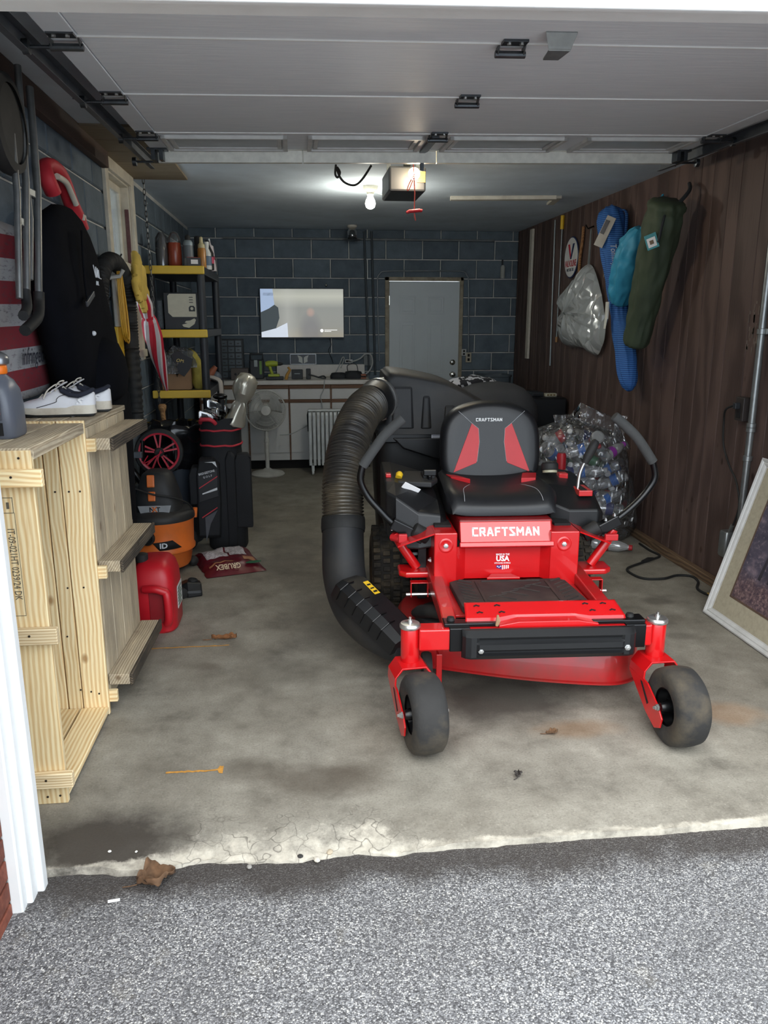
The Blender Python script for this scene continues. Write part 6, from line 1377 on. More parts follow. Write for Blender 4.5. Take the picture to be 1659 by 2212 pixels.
# ================================================================ BACK OF THE GARAGE
CABW = mat('cabinet_white', rgb(206, 206, 204), 0.45, var=0.03, scale=5); CABT = wood_mat('cabinet_oak_trim', rgb(134, 104, 84), rgb(86, 62, 50), grain=30, knots=False)
LAM = mat('worktop_laminate', rgb(206, 202, 196), 0.35, var=0.04, scale=30)
CYF = 8.34
XS = [(-1.02, -0.53, 'white cabinet unit hidden beside the shelves'), (-0.53, -0.098, 'white cabinet unit behind the pedestal fan'), (-0.098, 0.345, 'white cabinet unit behind the oil heater'), (0.345, 0.765, 'white cabinet unit beside the ribbed hose')]
for x0, x1, lab in XS:
    w = x1 - x0
    t = thing('base_cabinet', lab, 'cabinet', ((x0 + x1) / 2, CYF, 0), 0, 'white base cabinets under the worktop')
    b = MB(); b.box(-w / 2, w / 2, 0.02, 0.54, 0.10, 0.905); b.build('body', CABW, t)
    b = MB(); b.box(-w / 2, w / 2, 0.07, 0.5, 0.0, 0.10); b.build('plinth', DARK, t)
    b = MB(); b.box(-w / 2 + 0.012, w / 2 - 0.012, 0.0, 0.02, 0.185, 0.715); b.build('door', CABW, t, bevel=0.002)
    b = MB(); b.box(-w / 2 + 0.012, w / 2 - 0.012, 0.0, 0.02, 0.752, 0.862); b.build('drawer', CABW, t, bevel=0.002)
    for z0, z1 in ((0.717, 0.75), (0.864, 0.903)):
        b = MB(); b.box(-w / 2 + 0.002, w / 2 - 0.002, -0.012, 0.02, z0, z1); b.build('finger_rail', CABT, t, bevel=0.004)
    b = MB(); b.box(-w / 2 - 0.006, -w / 2 + 0.010, 0.006, 0.022, 0.10, 0.905); b.build('stile', CABT, t)
t = thing('worktop', 'pale laminate worktop with upstand along the back wall', 'worktop', (-0.12, CYF, 0.906))
b = MB(); b.box(-0.92, 0.89, -0.03, 0.535, 0, 0.045); b.build('slab', LAM, t, bevel=0.006)
b = MB(); b.box(-0.11, 0.87, 0.505, 0.53, 0.045, 0.18); b.build('upstand', LAM, t, bevel=0.004)
WT = 0.952
def on_top(x, y=8.55): return (x, y, WT)
LIME = mat('lime_plastic', rgb(176, 190, 60), 0.45); DKP = mat('dark_tool_plastic', rgb(40, 44, 48), 0.5); GREENP = mat('green_accent', rgb(110, 150, 70), 0.5)
t = thing('jobsite_radio', 'black jobsite radio with green accents on the worktop', 'radio', on_top(-0.44, 8.62))
b = MB(); b.box(-0.07, 0.08, -0.06, 0.06, 0, 0.2); b.build('body', DKP, t, bevel=0.012)
b = MB(); b.tube([(-0.06, 0, 0.2), (-0.06, 0, 0.26), (0.07, 0, 0.26), (0.07, 0, 0.2)], 0.012, 8); b.build('handle', DKP, t, 40)
b = MB(); b.box(0.035, 0.06, -0.066, -0.058, 0.05, 0.19); b.build('accent_stripe', GREENP, t)
b = MB(); b.box(-0.02, 0.015, -0.066, -0.058, 0.13, 0.2); b.build('display', mat('display_grey', rgb(150, 160, 160), 0.3), t)
t = thing('speaker_box', 'brown grey stereo box on the worktop behind the golf clubs', 'speaker', on_top(-0.60, 8.50))
b = MB(); b.box(-0.1, 0.08, -0.06, 0.1, 0, 0.12); b.build('body', mat('stereo_brown', rgb(92, 84, 80), 0.6), t, bevel=0.004)
for k in range(3):
    b = MB(); b.lathe([(0.012, 0), (0.012, 0.012), (0.008, 0.014)], 12, TR(-0.05 + 0.04 * k, -0.06, 0.06, 90)); b.build('dial', DKP, t, 40)
t = thing('cordless_drill', 'lime green cordless drill standing on the worktop', 'drill', on_top(-0.27, 8.58))
b = MB(); b.tube([(-0.07, 0, 0.155), (-0.04, 0, 0.16), (0.02, 0, 0.16), (0.06, 0, 0.158)], [0.026, 0.032, 0.032, 0.024], 14); b.build('motor_housing', LIME, t, 40)
b = MB(); b.tube([(0.055, 0, 0.158), (0.09, 0, 0.157), (0.115, 0, 0.156)], [0.02, 0.018, 0.008], 12); b.build('chuck', DKP, t, 40)
b = MB(); b.tube([(-0.03, 0, 0.14), (-0.015, 0, 0.09), (0.0, 0, 0.045)], [0.018, 0.016, 0.018], 10); b.build('grip', LIME, t, 40)
b = MB(); b.box(-0.04, 0.05, -0.035, 0.035, 0, 0.05); b.build('battery', DKP, t, bevel=0.005)
t = thing('battery_charger', 'black and lime battery charger lying flat before the drill', 'charger', on_top(-0.24, 8.42))
b = MB(); b.box(-0.09, 0.09, -0.045, 0.045, 0, 0.035); b.build('base', DKP, t, bevel=0.006)
b = MB(); b.box(-0.07, 0.05, -0.04, 0.04, 0.035, 0.06); b.build('top_cover', LIME, t, bevel=0.006)
t = thing('utility_knife', 'yellow handled tool leaning between the chargers', 'tool', on_top(-0.11, 8.46))
b = MB(); b.tube([(-0.015, 0, 0.0), (0.0, 0, 0.05), (0.03, 0, 0.10), (0.01, 0, 0.13)], [0.018, 0.018, 0.015, 0.012], 10); b.build('handle', mat('tool_amber', rgb(196, 146, 66), 0.5), t, 40)
t = thing('power_pack', 'square black power pack beside the yellow handled tool', 'charger', on_top(-0.005, 8.52))
b = MB(); b.box(-0.06, 0.06, -0.04, 0.04, 0, 0.1); b.build('body', DKP, t, bevel=0.006)
b = MB(); b.box(-0.03, 0.03, -0.043, -0.039, 0.055, 0.062); b.build('indicator', mat('display_grey', (1, 1, 1)), t)
t = thing('plug_adapter', 'upright black plug adapter at the middle of the worktop', 'adapter', on_top(0.115, 8.5))
b = MB(); b.box(-0.025, 0.025, -0.03, 0.03, 0, 0.11); b.build('body', DKP, t, bevel=0.006)
b = MB(); b.tube(smooth_path([(0.0, -0.03, 0.05), (0.06, -0.04, 0.035), (0.12, -0.03, 0.015), (0.18, -0.03, 0.01), (0.16, 0.0, 0.03), (0.1, 0.0, 0.015)], 6), 0.008, 8); b.build('lead', DKP, t, 40)
for nm, lab, x, sx, sy in (('tool_pouch', 'flat black tool pouch at the right of the worktop', 0.44, 0.09, 0.06), ('tool_bag', 'rounded black tool bag with loop handle at the worktop end', 0.60, 0.1, 0.075)):
    t = thing(nm, lab, 'bag', on_top(x, 8.52))
    b = MB(); b.loft([ring(sx, 0.06, 0, 24, 3), ring(sx * 1.03, 0.065, sy * 0.5, 24, 3), ring(sx * 0.85, 0.05, sy, 24, 2.5), ring(sx * 0.5, 0.02, sy * 1.1, 24, 2)]); b.build('body', mat('pouch_black', rgb(30, 33, 38), 0.7), t, 50)
    if nm == 'tool_bag':
        b = MB(); b.tube(smooth_path([(-0.06, 0, 0.07), (-0.06, 0.02, 0.14), (0.03, 0.02, 0.15), (0.05, 0, 0.08)], 5), 0.005, 7); b.build('handle', DKP, t, 40)
t = thing('staple_box', 'small orange box at the right end of the worktop', 'box', on_top(0.705, 8.5)); b = MB(); b.box(-0.03, 0.03, -0.03, 0.03, 0, 0.05); b.build('carton', mat('dull_orange', (1, 1, 1)), t, bevel=0.004)
b = MB(); b.box(-0.028, 0.028, -0.0308, -0.0298, 0.015, 0.03); b.build('label', DARK, t)
# emblem plate propped on the upstand
t = thing('emblem_plate', 'dark number plate with a pale winged emblem propped against the back wall', 'plate', (0.065, 8.875, 1.088))
b = MB(); b.box(-0.145, 0.145, -0.004, 0.004, 0, 0.115); pl_ = b.build('plate', mat('plate_dark', rgb(70, 76, 84), 0.4), t, bevel=0.003)
for a in ((-0.145, 0.145, 0.109, 0.115), (-0.145, 0.145, 0.0, 0.005), (-0.145, -0.140, 0, 0.115), (0.140, 0.145, 0, 0.115)):
    b = MB(); b.box(a[0], a[1], -0.0065, -0.003, a[2], a[3]); b.build('rim', mat('plate_rim', rgb(170, 174, 178), 0.35, 0.5), t)
b = MB()
for s2 in (-1, 1): b.add([(s2 * x, -0.0062, z) for x, z in ((0.006, 0.01), (0.05, 0.03), (0.048, 0.06), (0.062, 0.10), (0.03, 0.09), (0.008, 0.075))] + [(s2 * x, -0.004, z) for x, z in ((0.006, 0.01), (0.05, 0.03), (0.048, 0.06), (0.062, 0.10), (0.03, 0.09), (0.008, 0.075))], [tuple(range(6)), tuple(range(11, 5, -1))])
b.build('emblem', mat('emblem_pale', rgb(200, 204, 200), 0.5), t)
# wall sockets, switches and leads at the back wall
def socket(name, label, x, z, w, h, mt, y=YB - 0.018):
    t = thing(name, label, 'socket', (x, y, z))
    b = MB(); b.box(-w / 2, w / 2, -0.022, 0.0, -h / 2, h / 2); b.build('plate', mt, t, bevel=0.004)
    for q in (-1, 1):
        b = MB(); b.box(-w * 0.2 + q * (w * 0.22 if w > h else 0), w * 0.2 + q * (w * 0.22 if w > h else 0), -0.025, -0.021, (-h * 0.3 if w > h else q * h * 0.22 - h * 0.14), (h * 0.3 if w > h else q * h * 0.22 + h * 0.14)); b.build('receptacle', DARK, t, bevel=0.001)
    return t
CRM = mat('cream_plate', rgb(186, 180, 160), 0.5)
socket('wall_outlet', 'white double socket above the worktop end', 0.575, 1.12, 0.085, 0.035, WHT)
socket('light_switch', 'white light switch on a black plate beside the door knob', 1.885, 1.21, 0.055, 0.075, mat('switch_plate', rgb(190, 192, 190), 0.5))
socket('wall_outlet', 'cream socket box at the end of the conduit beside the door', 1.94, 1.155, 0.065, 0.11, CRM)
b = MB(); b.tube(smooth_path([(0.575, YB - 0.05, 1.135), (0.62, YB - 0.055, 1.12), (0.70, YB - 0.06, 1.15), (0.76, YB - 0.06, 1.20), (0.82, YB - 0.055, 1.19), (0.84, YB - 0.05, 1.10), (0.80, YB - 0.06, 1.01), (0.73, YB - 0.10, 0.965)], 6), 0.009, 8); tag(b.build('white_cable', mat('cable_white', rgb(176, 180, 180), 0.5), None, 50), 'white cable looped over the wall box beside the worktop', 'cable')
b = MB(); b.box(-0.05, 0.05, -0.03, 0, -0.06, 0.06); t = b.build('wall_box', mat('box_grey', rgb(110, 116, 118), 0.6), None, bevel=0.004, loc=(0.79, YB - 0.018, 1.13)); tag(t, 'grey junction box behind the white cable loop', 'box')
b = MB(); b.tube(smooth_path([(0.36, YB - 0.16, 0.96), (0.42, YB - 0.12, 1.0), (0.46, YB - 0.08, 1.07), (0.50, YB - 0.06, 1.16), (0.52, YB - 0.06, 1.15), (0.48, YB - 0.09, 1.05)], 6), 0.006, 7); tag(b.build('white_lead', mat('cable_white', (1, 1, 1)), None, 50), 'thin white lead rising from the worktop', 'cable')
b = MB(); b.tube(smooth_path([(0.28, CYF - 0.04, 0.955), (0.27, CYF - 0.045, 0.86), (0.235, CYF - 0.045, 0.78), (0.25, CYF - 0.04, 0.70), (0.25, 8.22, 0.62), (0.19, 8.2, 0.62), (0.1, 8.22, 0.50), (0.0, 8.22, 0.44), (-0.10, 8.2, 0.40), (-0.2, 8.16, 0.40)], 6), 0.005, 7); tag(b.build('fan_cord', mat('cable_white', (1, 1, 1)), None, 50), 'white fan cord drooping from the worktop to the fan', 'cord')
b = MB(); b.tube(smooth_path([(0.36, YB - 0.02, 1.37), (0.38, YB - 0.02, 1.30), (0.35, YB - 0.02, 1.24), (0.38, YB - 0.03, 1.16), (0.40, YB - 0.05, 1.10)], 5), 0.004, 6); tag(b.build('screen_cord', DKP, None, 50), 'black cord hanging below the television', 'cord')
# conduit arch around the door
CON = mat('painted_conduit', rgb(128, 134, 138), 0.4, 0.4)
b = MB(); b.tube(smooth_path([(0.92, YB - 0.03, 1.12), (0.905, YB - 0.03, 1.60), (0.90, YB - 0.03, 1.98), (0.925, YB - 0.03, 2.06), (1.0, YB - 0.03, 2.09), (1.40, YB - 0.03, 2.095), (1.82, YB - 0.03, 2.095), (1.90, YB - 0.03, 2.05), (1.92, YB - 0.03, 1.97), (1.93, YB - 0.03, 1.6), (1.94, YB - 0.03, 1.2)], 6), 0.008, 8); tag(b.build('door_conduit', CON, None, 50), 'thin grey conduit bent in an arch over the back door', 'conduit')
for x0, x1, w in ((0.755, 0.80, 'left of two dark pipes running down the back wall'), (0.835, 0.87, 'right of two dark pipes running down the back wall')):
    b = MB(); b.tube([(x0, YB - 0.045, 2.5), (x1, YB - 0.045, 0.97)], 0.012, 8); tag(b.build('wall_pipe', mat('dark_pipe', rgb(56, 64, 70), 0.5), None, 50), w, 'pipe', 'dark pipes on the back wall')
# drawer organizer
t = thing('parts_organizer', 'tall black organizer of small clear drawers behind the shelves', 'organizer', (-0.69, 8.62, WT))
b = MB(); b.box(-0.12, 0.12, -0.08, 0.08, 0, 0.42); b.build('case', DKP, t, bevel=0.004)
for r_ in range(6):
    for c in range(3):
        b = MB(); b.box(-0.11 + 0.075 * c, -0.045 + 0.075 * c, -0.088, -0.079, 0.02 + 0.066 * r_, 0.075 + 0.066 * r_); dd = b.build('drawer', mat('drawer_smoke', rgb(86, 96, 102), 0.25), t, bevel=0.003)
        b = MB(); b.box(-0.09 + 0.075 * c, -0.065 + 0.075 * c, -0.096, -0.087, 0.04 + 0.066 * r_, 0.05 + 0.066 * r_); b.build('pull', DKP, dd)
# television
tv = thing('television', 'flat television showing a blurred picture on the back block wall', 'television', (0.068, 8.845, 1.64))
b = MB(); b.box(-0.458, 0.458, -0.02, 0.03, -0.268, 0.264); b.build('case', mat('tv_black', rgb(20, 21, 23), 0.3), tv, bevel=0.004)
SCN = NT('screen_picture'); v = SCN.coords('Object'); sp_ = SCN.n('ShaderNodeSeparateXYZ'); SCN.l(v, sp_.inputs[0])
nx_, nz_ = sp_.outputs[0], sp_.outputs[2]
basec = SCN.ramp(SCN.math('MULTIPLY_ADD', nz_, 1.8, 0.5), [(0.0, rgb(150, 140, 116)), (0.25, rgb(132, 130, 118)), (0.6, rgb(128, 128, 118)), (0.82, rgb(182, 182, 166)), (1.0, rgb(150, 152, 142))])
d2 = SCN.math('ADD', SCN.math('POWER', SCN.math('MULTIPLY', SCN.math('SUBTRACT', nx_, 0.09), 7.0), 2.0), SCN.math('POWER', SCN.math('MULTIPLY', SCN.math('ADD', nz_, 0.2), 4.2), 2.0))
basec = SCN.mix(SCN.ramp(d2, [(0.2, 0.65), (1.0, 0.0)]), basec, rgb(98, 92, 92))
d3 = SCN.math('ADD', SCN.math('POWER', SCN.math('MULTIPLY', SCN.math('SUBTRACT', nx_, 0.09), 20.0), 2.0), SCN.math('POWER', SCN.math('MULTIPLY', SCN.math('SUBTRACT', nz_, 0.01), 18.0), 2.0))
basec = SCN.mix(SCN.ramp(d3, [(0.1, 0.5), (1.0, 0.0)]), basec, rgb(196, 150, 128))
basec = SCN.mix(SCN.ramp(SCN.math('ABSOLUTE', SCN.math('ADD', nx_, 0.16)), [(0.0, 0.35), (0.12, 0.0)]), basec, rgb(190, 190, 180))
SCN.col((0.01, 0.01, 0.01)); SCN.set(rough=0.15); SCN.l(basec, SCN.b.inputs['Emission Color']); SCN.b.inputs['Emission Strength'].default_value = 0.24
b = MB(); b.box(-0.449, 0.449, -0.0215, -0.019, -0.255, 0.256); scr = b.build('screen', SCN.m, tv)
def scr_poly(name, pts, mt):
    b = MB(); b.prism(pts, 0.0217, 0.0222, RX(90)); return b.build(name, mt, scr)
EB = lambda n, c, s=0.24: glow_mat(n, c, s)
scr_poly('picture_sky', [(-0.449, 0.01), (-0.36, 0.05), (-0.30, 0.09), (-0.315, 0.256), (-0.449, 0.256)], EB('screen_sky', rgb(160, 178, 206)))
scr_poly('picture_ground', [(-0.449, -0.255), (-0.16, -0.255), (-0.165, -0.10), (-0.29, -0.16), (-0.449, -0.20)], EB('screen_pale', rgb(206, 214, 226)))
scr_poly('picture_shade', [(-0.449, -0.20), (-0.29, -0.16), (-0.25, -0.05), (-0.26, 0.06), (-0.30, 0.09), (-0.36, 0.05), (-0.449, 0.01)], EB('screen_dark', rgb(64, 72, 76), 0.22))
scr_poly('title_bar', [(-0.42, 0.185), (-0.31, 0.185), (-0.31, 0.215), (-0.42, 0.215)], EB('screen_bar', rgb(52, 56, 58), 0.22))
b = MB(); b.lathe([(0.014, 0), (0.018, 0), (0.018, 0.0006), (0.014, 0.0006)], 20, TR(0.21, -0.0222, -0.185) @ RX(90)); b.build('logo_ring', EB('screen_white', rgb(236, 236, 234), 0.3), scr)
for zz, ln in ((-0.179, 0.14), (-0.193, 0.075)):
    b = MB(); b.box(0.238, 0.238 + ln, -0.0226, -0.0222, zz - 0.003, zz + 0.003); b.build('caption_line', EB('screen_white', (1, 1, 1)), scr)
b = MB(); b.box(-0.02, 0.02, -0.005, 0.01, -0.275, -0.268); b.build('sensor', DKP, tv)
b = MB(); b.box(0.12, 0.30, 0.03, 0.055, -0.1, 0.1); b.build('wall_mount', BMET, tv)
# pedestal fan
FNW = mat('fan_white', rgb(196, 196, 190), 0.4); fn = thing('pedestal_fan', 'white pedestal fan standing before the cabinets', 'fan', (-0.335, 8.06, 0))
b = MB(); b.lathe([(0.17, 0), (0.175, 0.012), (0.16, 0.03), (0.06, 0.05), (0.03, 0.07)], 36); b.build('base', FNW, fn, 40)
b = MB(); b.tube([(0, 0, 0.05), (0, 0, 0.34), (0, 0, 0.345), (0, 0, 0.47)], [0.021, 0.021, 0.017, 0.017], 14); b.build('pole', FNW, fn, 40)
b = MB(); b.lathe([(0.024, 0), (0.028, 0.02), (0.02, 0.05)], 14, TR(0, 0, 0.34)); b.build('collar', FNW, fn, 40)
FH = TR(0, -0.02, 0.672, 0, 0, 4) @ RX(90 - 3)
b = MB(); b.lathe([(0.04, -0.14), (0.06, -0.12), (0.07, -0.05), (0.055, -0.02)], 20, FH); b.build('motor', FNW, fn, 40)
cage = MB()
cage.tube([(0.203 * math.cos(a), 0.203 * math.sin(a), 0.0) for a in [2 * math.pi * q / 48 for q in range(48)]], 0.008, 8, closed=True, M=FH)
gd = cage.build('guard_ring', FNW, fn, 50)
b = MB()
for q in range(60):
    a = 2 * math.pi * q / 60
    for side in (1, -1):
        b.tube([(r_ * math.cos(a + dr * side), r_ * math.sin(a + dr * side), zz * side) for r_, dr, zz in ((0.05, 0.0, 0.062), (0.12, 0.10, 0.058), (0.17, 0.16, 0.042), (0.203, 0.18, 0.0))], 0.0013, 3, caps=False, M=FH)
for r_, zz in ((0.085, 0.061), (0.12, 0.058), (0.15, 0.05), (0.18, 0.035)):
    b.tube([(r_ * math.cos(a), r_ * math.sin(a), zz) for a in [2 * math.pi * q / 40 for q in range(40)]], 0.0016, 4, closed=True, M=FH)
o = b.build('guard_wires', FNW, gd); o['kind'] = 'stuff'
b = MB(); b.lathe([(0.05, 0.058), (0.052, 0.062), (0.048, 0.07), (0.001, 0.073)], 28, FH); b.build('badge', FNW, gd, 40)
for k in range(3):
    b = MB()
    def bl(u, w, k=k):
        a = 2 * math.pi * (k / 3 + 0.08) + (u - 0.5) * (1.2 + 0.2 * w); r_ = 0.03 + 0.14 * w
        return (r_ * math.cos(a), r_ * math.sin(a), (u - 0.5) * 0.05)
    b.grid(8, 6, bl, FH); b.build('blade', mat('fan_blade', rgb(170, 172, 170), 0.35), fn, 50, solid=0.002)
b = MB(); b.lathe([(0.03, -0.02), (0.032, 0.02), (0.02, 0.03)], 18, FH); b.build('hub', FNW, fn, 40)
# oil heater
ohm = mat('heater_enamel', rgb(206, 212, 214), 0.35); oh = thing('oil_heater', 'white finned oil heater on wheels before the cabinets', 'heater', (0.285, 8.06, 0))
for k in range(9):
    b = MB(); b.loft([[(-0.172 + 0.043 * k + d, y, z) for y, z in ((-0.075 * s_, 0.10 + 0.02 * (1 - s_)), (0.075 * s_, 0.10 + 0.02 * (1 - s_)), (0.075 * s_, 0.62), (0.06 * s_, 0.65 * (0.99 + 0.01 * s_)), (-0.06 * s_, 0.65 * (0.99 + 0.01 * s_)), (-0.075 * s_, 0.62))] for d, s_ in ((-0.016, 0.9), (-0.012, 1.0), (0.012, 1.0), (0.016, 0.9))]); b.build('fin', ohm, oh, bevel=0.006)
b = MB(); b.box(-0.19, 0.21, -0.05, 0.05, 0.655, 0.675); b.build('top_cover', ohm, oh, bevel=0.008)
b = MB(); b.tube([(-0.19, -0.02, 0.45), (-0.195, -0.02, 0.62), (-0.18, -0.02, 0.67)], 0.008, 8); b.build('cord_wrap', DKP, oh, 40)
for k in (0, 7):
    for s2 in (-1, 1):
        b = MB(); b.lathe([(0.01, -0.012), (0.026, -0.01), (0.026, 0.01), (0.01, 0.012)], 18, TR(-0.15 + 0.043 * k, s2 * 0.08, 0.027) @ RY(90)); b.build('caster', ohm, oh, 40)
    b = MB(); b.box(-0.165 + 0.043 * k, -0.135 + 0.043 * k, -0.09, 0.09, 0.045, 0.10); b.build('foot', ohm, oh, bevel=0.004)
# small objects on the back wall
b = MB(); b.sphere((0, 0, 0), (0.012, 0.012, 0.018)); tag(b.build('wall_fly_hook', CHROME, None, 50, loc=(0.335, YB - 0.03, 1.94)), 'small shiny hook on the wall above the television', 'hook')
t = thing('wall_canister', 'pale canister hanging in the back right corner', 'canister', (2.30, YB - 0.05, 2.02))
b = MB(); b.lathe([(0.02, 0), (0.026, 0.01), (0.026, 0.12), (0.014, 0.14)], 16); b.build('body', mat('canister_pale', rgb(170, 172, 166), 0.5), t, 40)
b = MB(); b.box(-0.008, 0.008, 0.02, 0.035, 0.02, 0.2); b.build('bracket', DKP, t)
# covered grill and neighbours
cg = thing('covered_grill', 'barbecue grill under a dark grey fabric cover behind the mower', 'grill', (1.66, 6.62, 0))
GCV = mat('grill_cover_cloth', rgb(70, 70, 72), 0.9, var=0.1, scale=6, bump=0.2, bscale=40)
b = MB(); rings = []
for z, a, c in ((0.03, 0.36, 0.30), (0.3, 0.365, 0.30), (0.66, 0.375, 0.30), (0.76, 0.385, 0.30), (0.86, 0.375, 0.29), (0.94, 0.33, 0.27), (1.0, 0.26, 0.23), (1.035, 0.18, 0.16), (1.05, 0.06, 0.06)):
    rings.append([(x + 0.012 * nz(x * 6, y * 6, z * 5), y + 0.012 * nz(y * 6 + 4, x * 6, z * 5), zz) for x, y, zz in ring(a, c, z, 40, 3.2)])
b.loft(rings); b.build('cover', GCV, cg, 60)
for s2 in (-1, 1):
    b = MB(); b.lathe([(0.03, -0.02), (0.05, -0.015), (0.05, 0.015), (0.03, 0.02)], 16, TR(0.3 * s2, -0.2, 0.05) @ RY(90)); b.build('wheel', RUB, cg, 40)
ck = thing('checked_cloth', 'black and white patterned cloth bunched on the grill cover', 'cloth', (1.50, 6.72, 1.03))
CHK = NT('checked_print'); vo = CHK.n('ShaderNodeTexVoronoi'); vo.inputs['Scale'].default_value = 34; CHK.l(CHK.coords('Object'), vo.inputs['Vector']); sc2 = CHK.n('ShaderNodeSeparateColor'); CHK.l(vo.outputs['Color'], sc2.inputs[0])
CHK.col(CHK.ramp(sc2.outputs[0], [(0.0, rgb(36, 36, 40)), (0.5, rgb(36, 36, 40)), (0.52, rgb(190, 190, 196))], 'CONSTANT')); CHK.set(rough=0.9)
b = MB(); b.sphere((0, 0, 0.0), (0.24, 0.12, 0.06), 28, 12); b.v = [(x, y + 0.02 * nz(x * 9, z * 9), z + 0.03 * nz(x * 12, y * 12, 3)) for x, y, z in b.v]; b.build('cloth', CHK.m, ck, 60)
bn = thing('grey_bin', 'grey plastic bin standing in the back right corner', 'bin', (2.1, 8.3, 0.0))
b = MB(); b.loft([ring(0.13, 0.15, 0, 24, 5), ring(0.16, 0.18, 0.98, 24, 5), ring(0.17, 0.19, 0.985, 24, 5), ring(0.17, 0.19, 1.0, 24, 5), ring(0.15, 0.17, 1.0, 24, 5), ring(0.13, 0.15, 0.9, 24, 5)]); b.build('tub', mat('bin_slate', rgb(74, 84, 92), 0.5), bn, 40)
b = MB(); b.tube([(-0.175, 0, 0.9), (-0.2, 0, 0.93), (-0.2, 0.05, 0.93)], 0.012, 8); b.build('handle', DKP, bn, 40)
mf = thing('mini_fridge', 'black mini fridge against the panelled wall behind the bottle sack', 'fridge', (2.30, 7.2, 0))
b = MB(); b.box(-0.16, 0.155, -0.2, 0.25, 0.02, 0.87); b.build('body', mat('fridge_black', rgb(24, 26, 30), 0.4), mf, bevel=0.01)
b = MB(); b.box(-0.16, 0.155, -0.24, -0.205, 0.03, 0.865); dr_ = b.build('door', mat('fridge_black', (1, 1, 1)), mf, bevel=0.012)
b = MB(); b.box(-0.155, -0.14, -0.255, -0.24, 0.5, 0.8); b.build('handle', DKP, dr_, bevel=0.003)
t = thing('remote_unit', 'small pale battery unit lying on the mini fridge', 'device', (2.345, 7.12, 0.871)); b = MB(); b.box(-0.055, 0.055, -0.03, 0.03, 0, 0.03); b.build('case', mat('unit_pale', rgb(190, 186, 166), 0.5), t, bevel=0.005)
for k in range(3):
    b = MB(); b.box(-0.04 + 0.03 * k, -0.02 + 0.03 * k, -0.032, -0.0295, 0.008, 0.022); b.build('button', mat('unit_button', rgb(120, 100, 60), 0.5), t)
t = thing('tool_case', 'flat dark tool case lying on the mini fridge', 'case', (2.22, 7.22, 0.871)); b = MB(); b.box(-0.06, 0.06, -0.1, 0.1, 0, 0.04); b.build('case', DKP, t, bevel=0.006)
b = MB(); b.tube([(-0.03, -0.1, 0.02), (-0.03, -0.125, 0.02), (0.03, -0.125, 0.02), (0.03, -0.1, 0.02)], 0.006, 7); b.build('handle', DKP, t, 40)
# ================================================================ RIGHT SIDE
# white board hung upright and rods
b = MB(); b.box(-0.012, 0.012, -0.045, 0.045, 0, 1.32); o = b.build('white_batten', WHT_OLD, None, bevel=0.003, loc=(XR - 0.015, 8.33, 1.165)); tag(o, 'long off white wooden batten upright on the panelling', 'batten')
b = MB(); b.tube([(0, 0.0, 0), (0, 0.06, 1.36)], 0.008, 8); tag(b.build('long_rod', mat('pale_rod', rgb(150, 160, 164), 0.35, 0.4), None, 50, loc=(XR - 0.01, 7.55, 1.13)), 'long thin grey rod upright on the panelling', 'rod')
t = thing('paint_pole', 'thin pole with yellow grip hanging beside the round oil sign', 'pole', (XR - 0.015, 7.38, 1.36))
b = MB(); b.tube([(0, 0, 0), (0, 0, 1.02)], 0.006, 8); b.build('shaft', mat('pale_rod', (1, 1, 1)), t, 50)
b = MB(); b.tube([(0, 0, 1.02), (0, 0, 1.14)], 0.018, 10); b.build('grip', YEL, t, 50)
b = MB(); b.tube([(0, 0, 0), (0, 0, 0.05)], 0.012, 10); b.build('tip', mat('cork_tip', rgb(170, 130, 90), 0.7), t, 50)
b = MB(); b.tube(smooth_path([(0, 0.0, 0), (0.0, 0.02, 0.15), (0, -0.02, 0.3), (0.0, -0.03, 0.42)], 5), 0.014, 8); tag(b.build('wood_stick', wood_mat('stick_wood', rgb(164, 120, 80), rgb(110, 76, 50), knots=False), None, 50, loc=(XR - 0.02, 6.83, 1.92)), 'curved wooden stick hanging beside the round oil sign', 'stick')
for y, z, ln, w in ((6.20, 1.9, 0.42, 'left one of two thin wire rods beside the white bag'), (6.10, 1.92, 0.40, 'right one of two thin wire rods beside the white bag')):
    b = MB(); b.tube([(0, 0, ln), (0, 0.10, 0.0)], 0.004, 6); tag(b.build('wire_rod', mat('pale_rod', (1, 1, 1)), None, 50, loc=(XR - 0.008, y, z)), w, 'rod', 'wire rods on the panelling')
# round motor oil sign
sg = thing('oil_sign', 'round white motor oil sign on the panelled wall', 'sign', (XR - 0.012, 7.09, 2.11)); sg.rotation_euler = (R(90), 0, R(-90))
b = MB(); b.lathe([(0.001, -0.004), (0.176, -0.004), (0.18, 0.0), (0.176, 0.004), (0.001, 0.004)], 48); b.build('rim', mat('sign_blue', rgb(40, 52, 92), 0.4), sg, 40)
b = MB(); b.lathe([(0.168, 0.004), (0.168, 0.0055), (0.001, 0.0055)], 48, None, True, True); b.build('disc', mat('sign_white', rgb(222, 222, 220), 0.4), sg, 40)
b = MB(); b.prism([(-0.085, 0.115), (-0.04, 0.115), (0.012, -0.015), (-0.015, -0.015)], 0.0055, 0.007); b.build('red_stroke', mat('sign_red', rgb(196, 36, 56), 0.4), sg)
b = MB(); b.prism([(-0.015, -0.015), (0.018, -0.015), (0.085, 0.115), (0.040, 0.115)], 0.0055, 0.0072); b.build('blue_stroke', mat('sign_blue', (1, 1, 1)), sg)
text('sign_lettering', 'VALVOLINE', 0.078, mat('sign_red', (1, 1, 1)), TR(0, -0.055, 0.0068), sg, bold=0.015, sx=0.72)
text('sign_lettering', 'MOTOR OIL', 0.038, mat('sign_blue', (1, 1, 1)), TR(0, -0.108, 0.0068), sg, bold=0.01, sx=0.85)
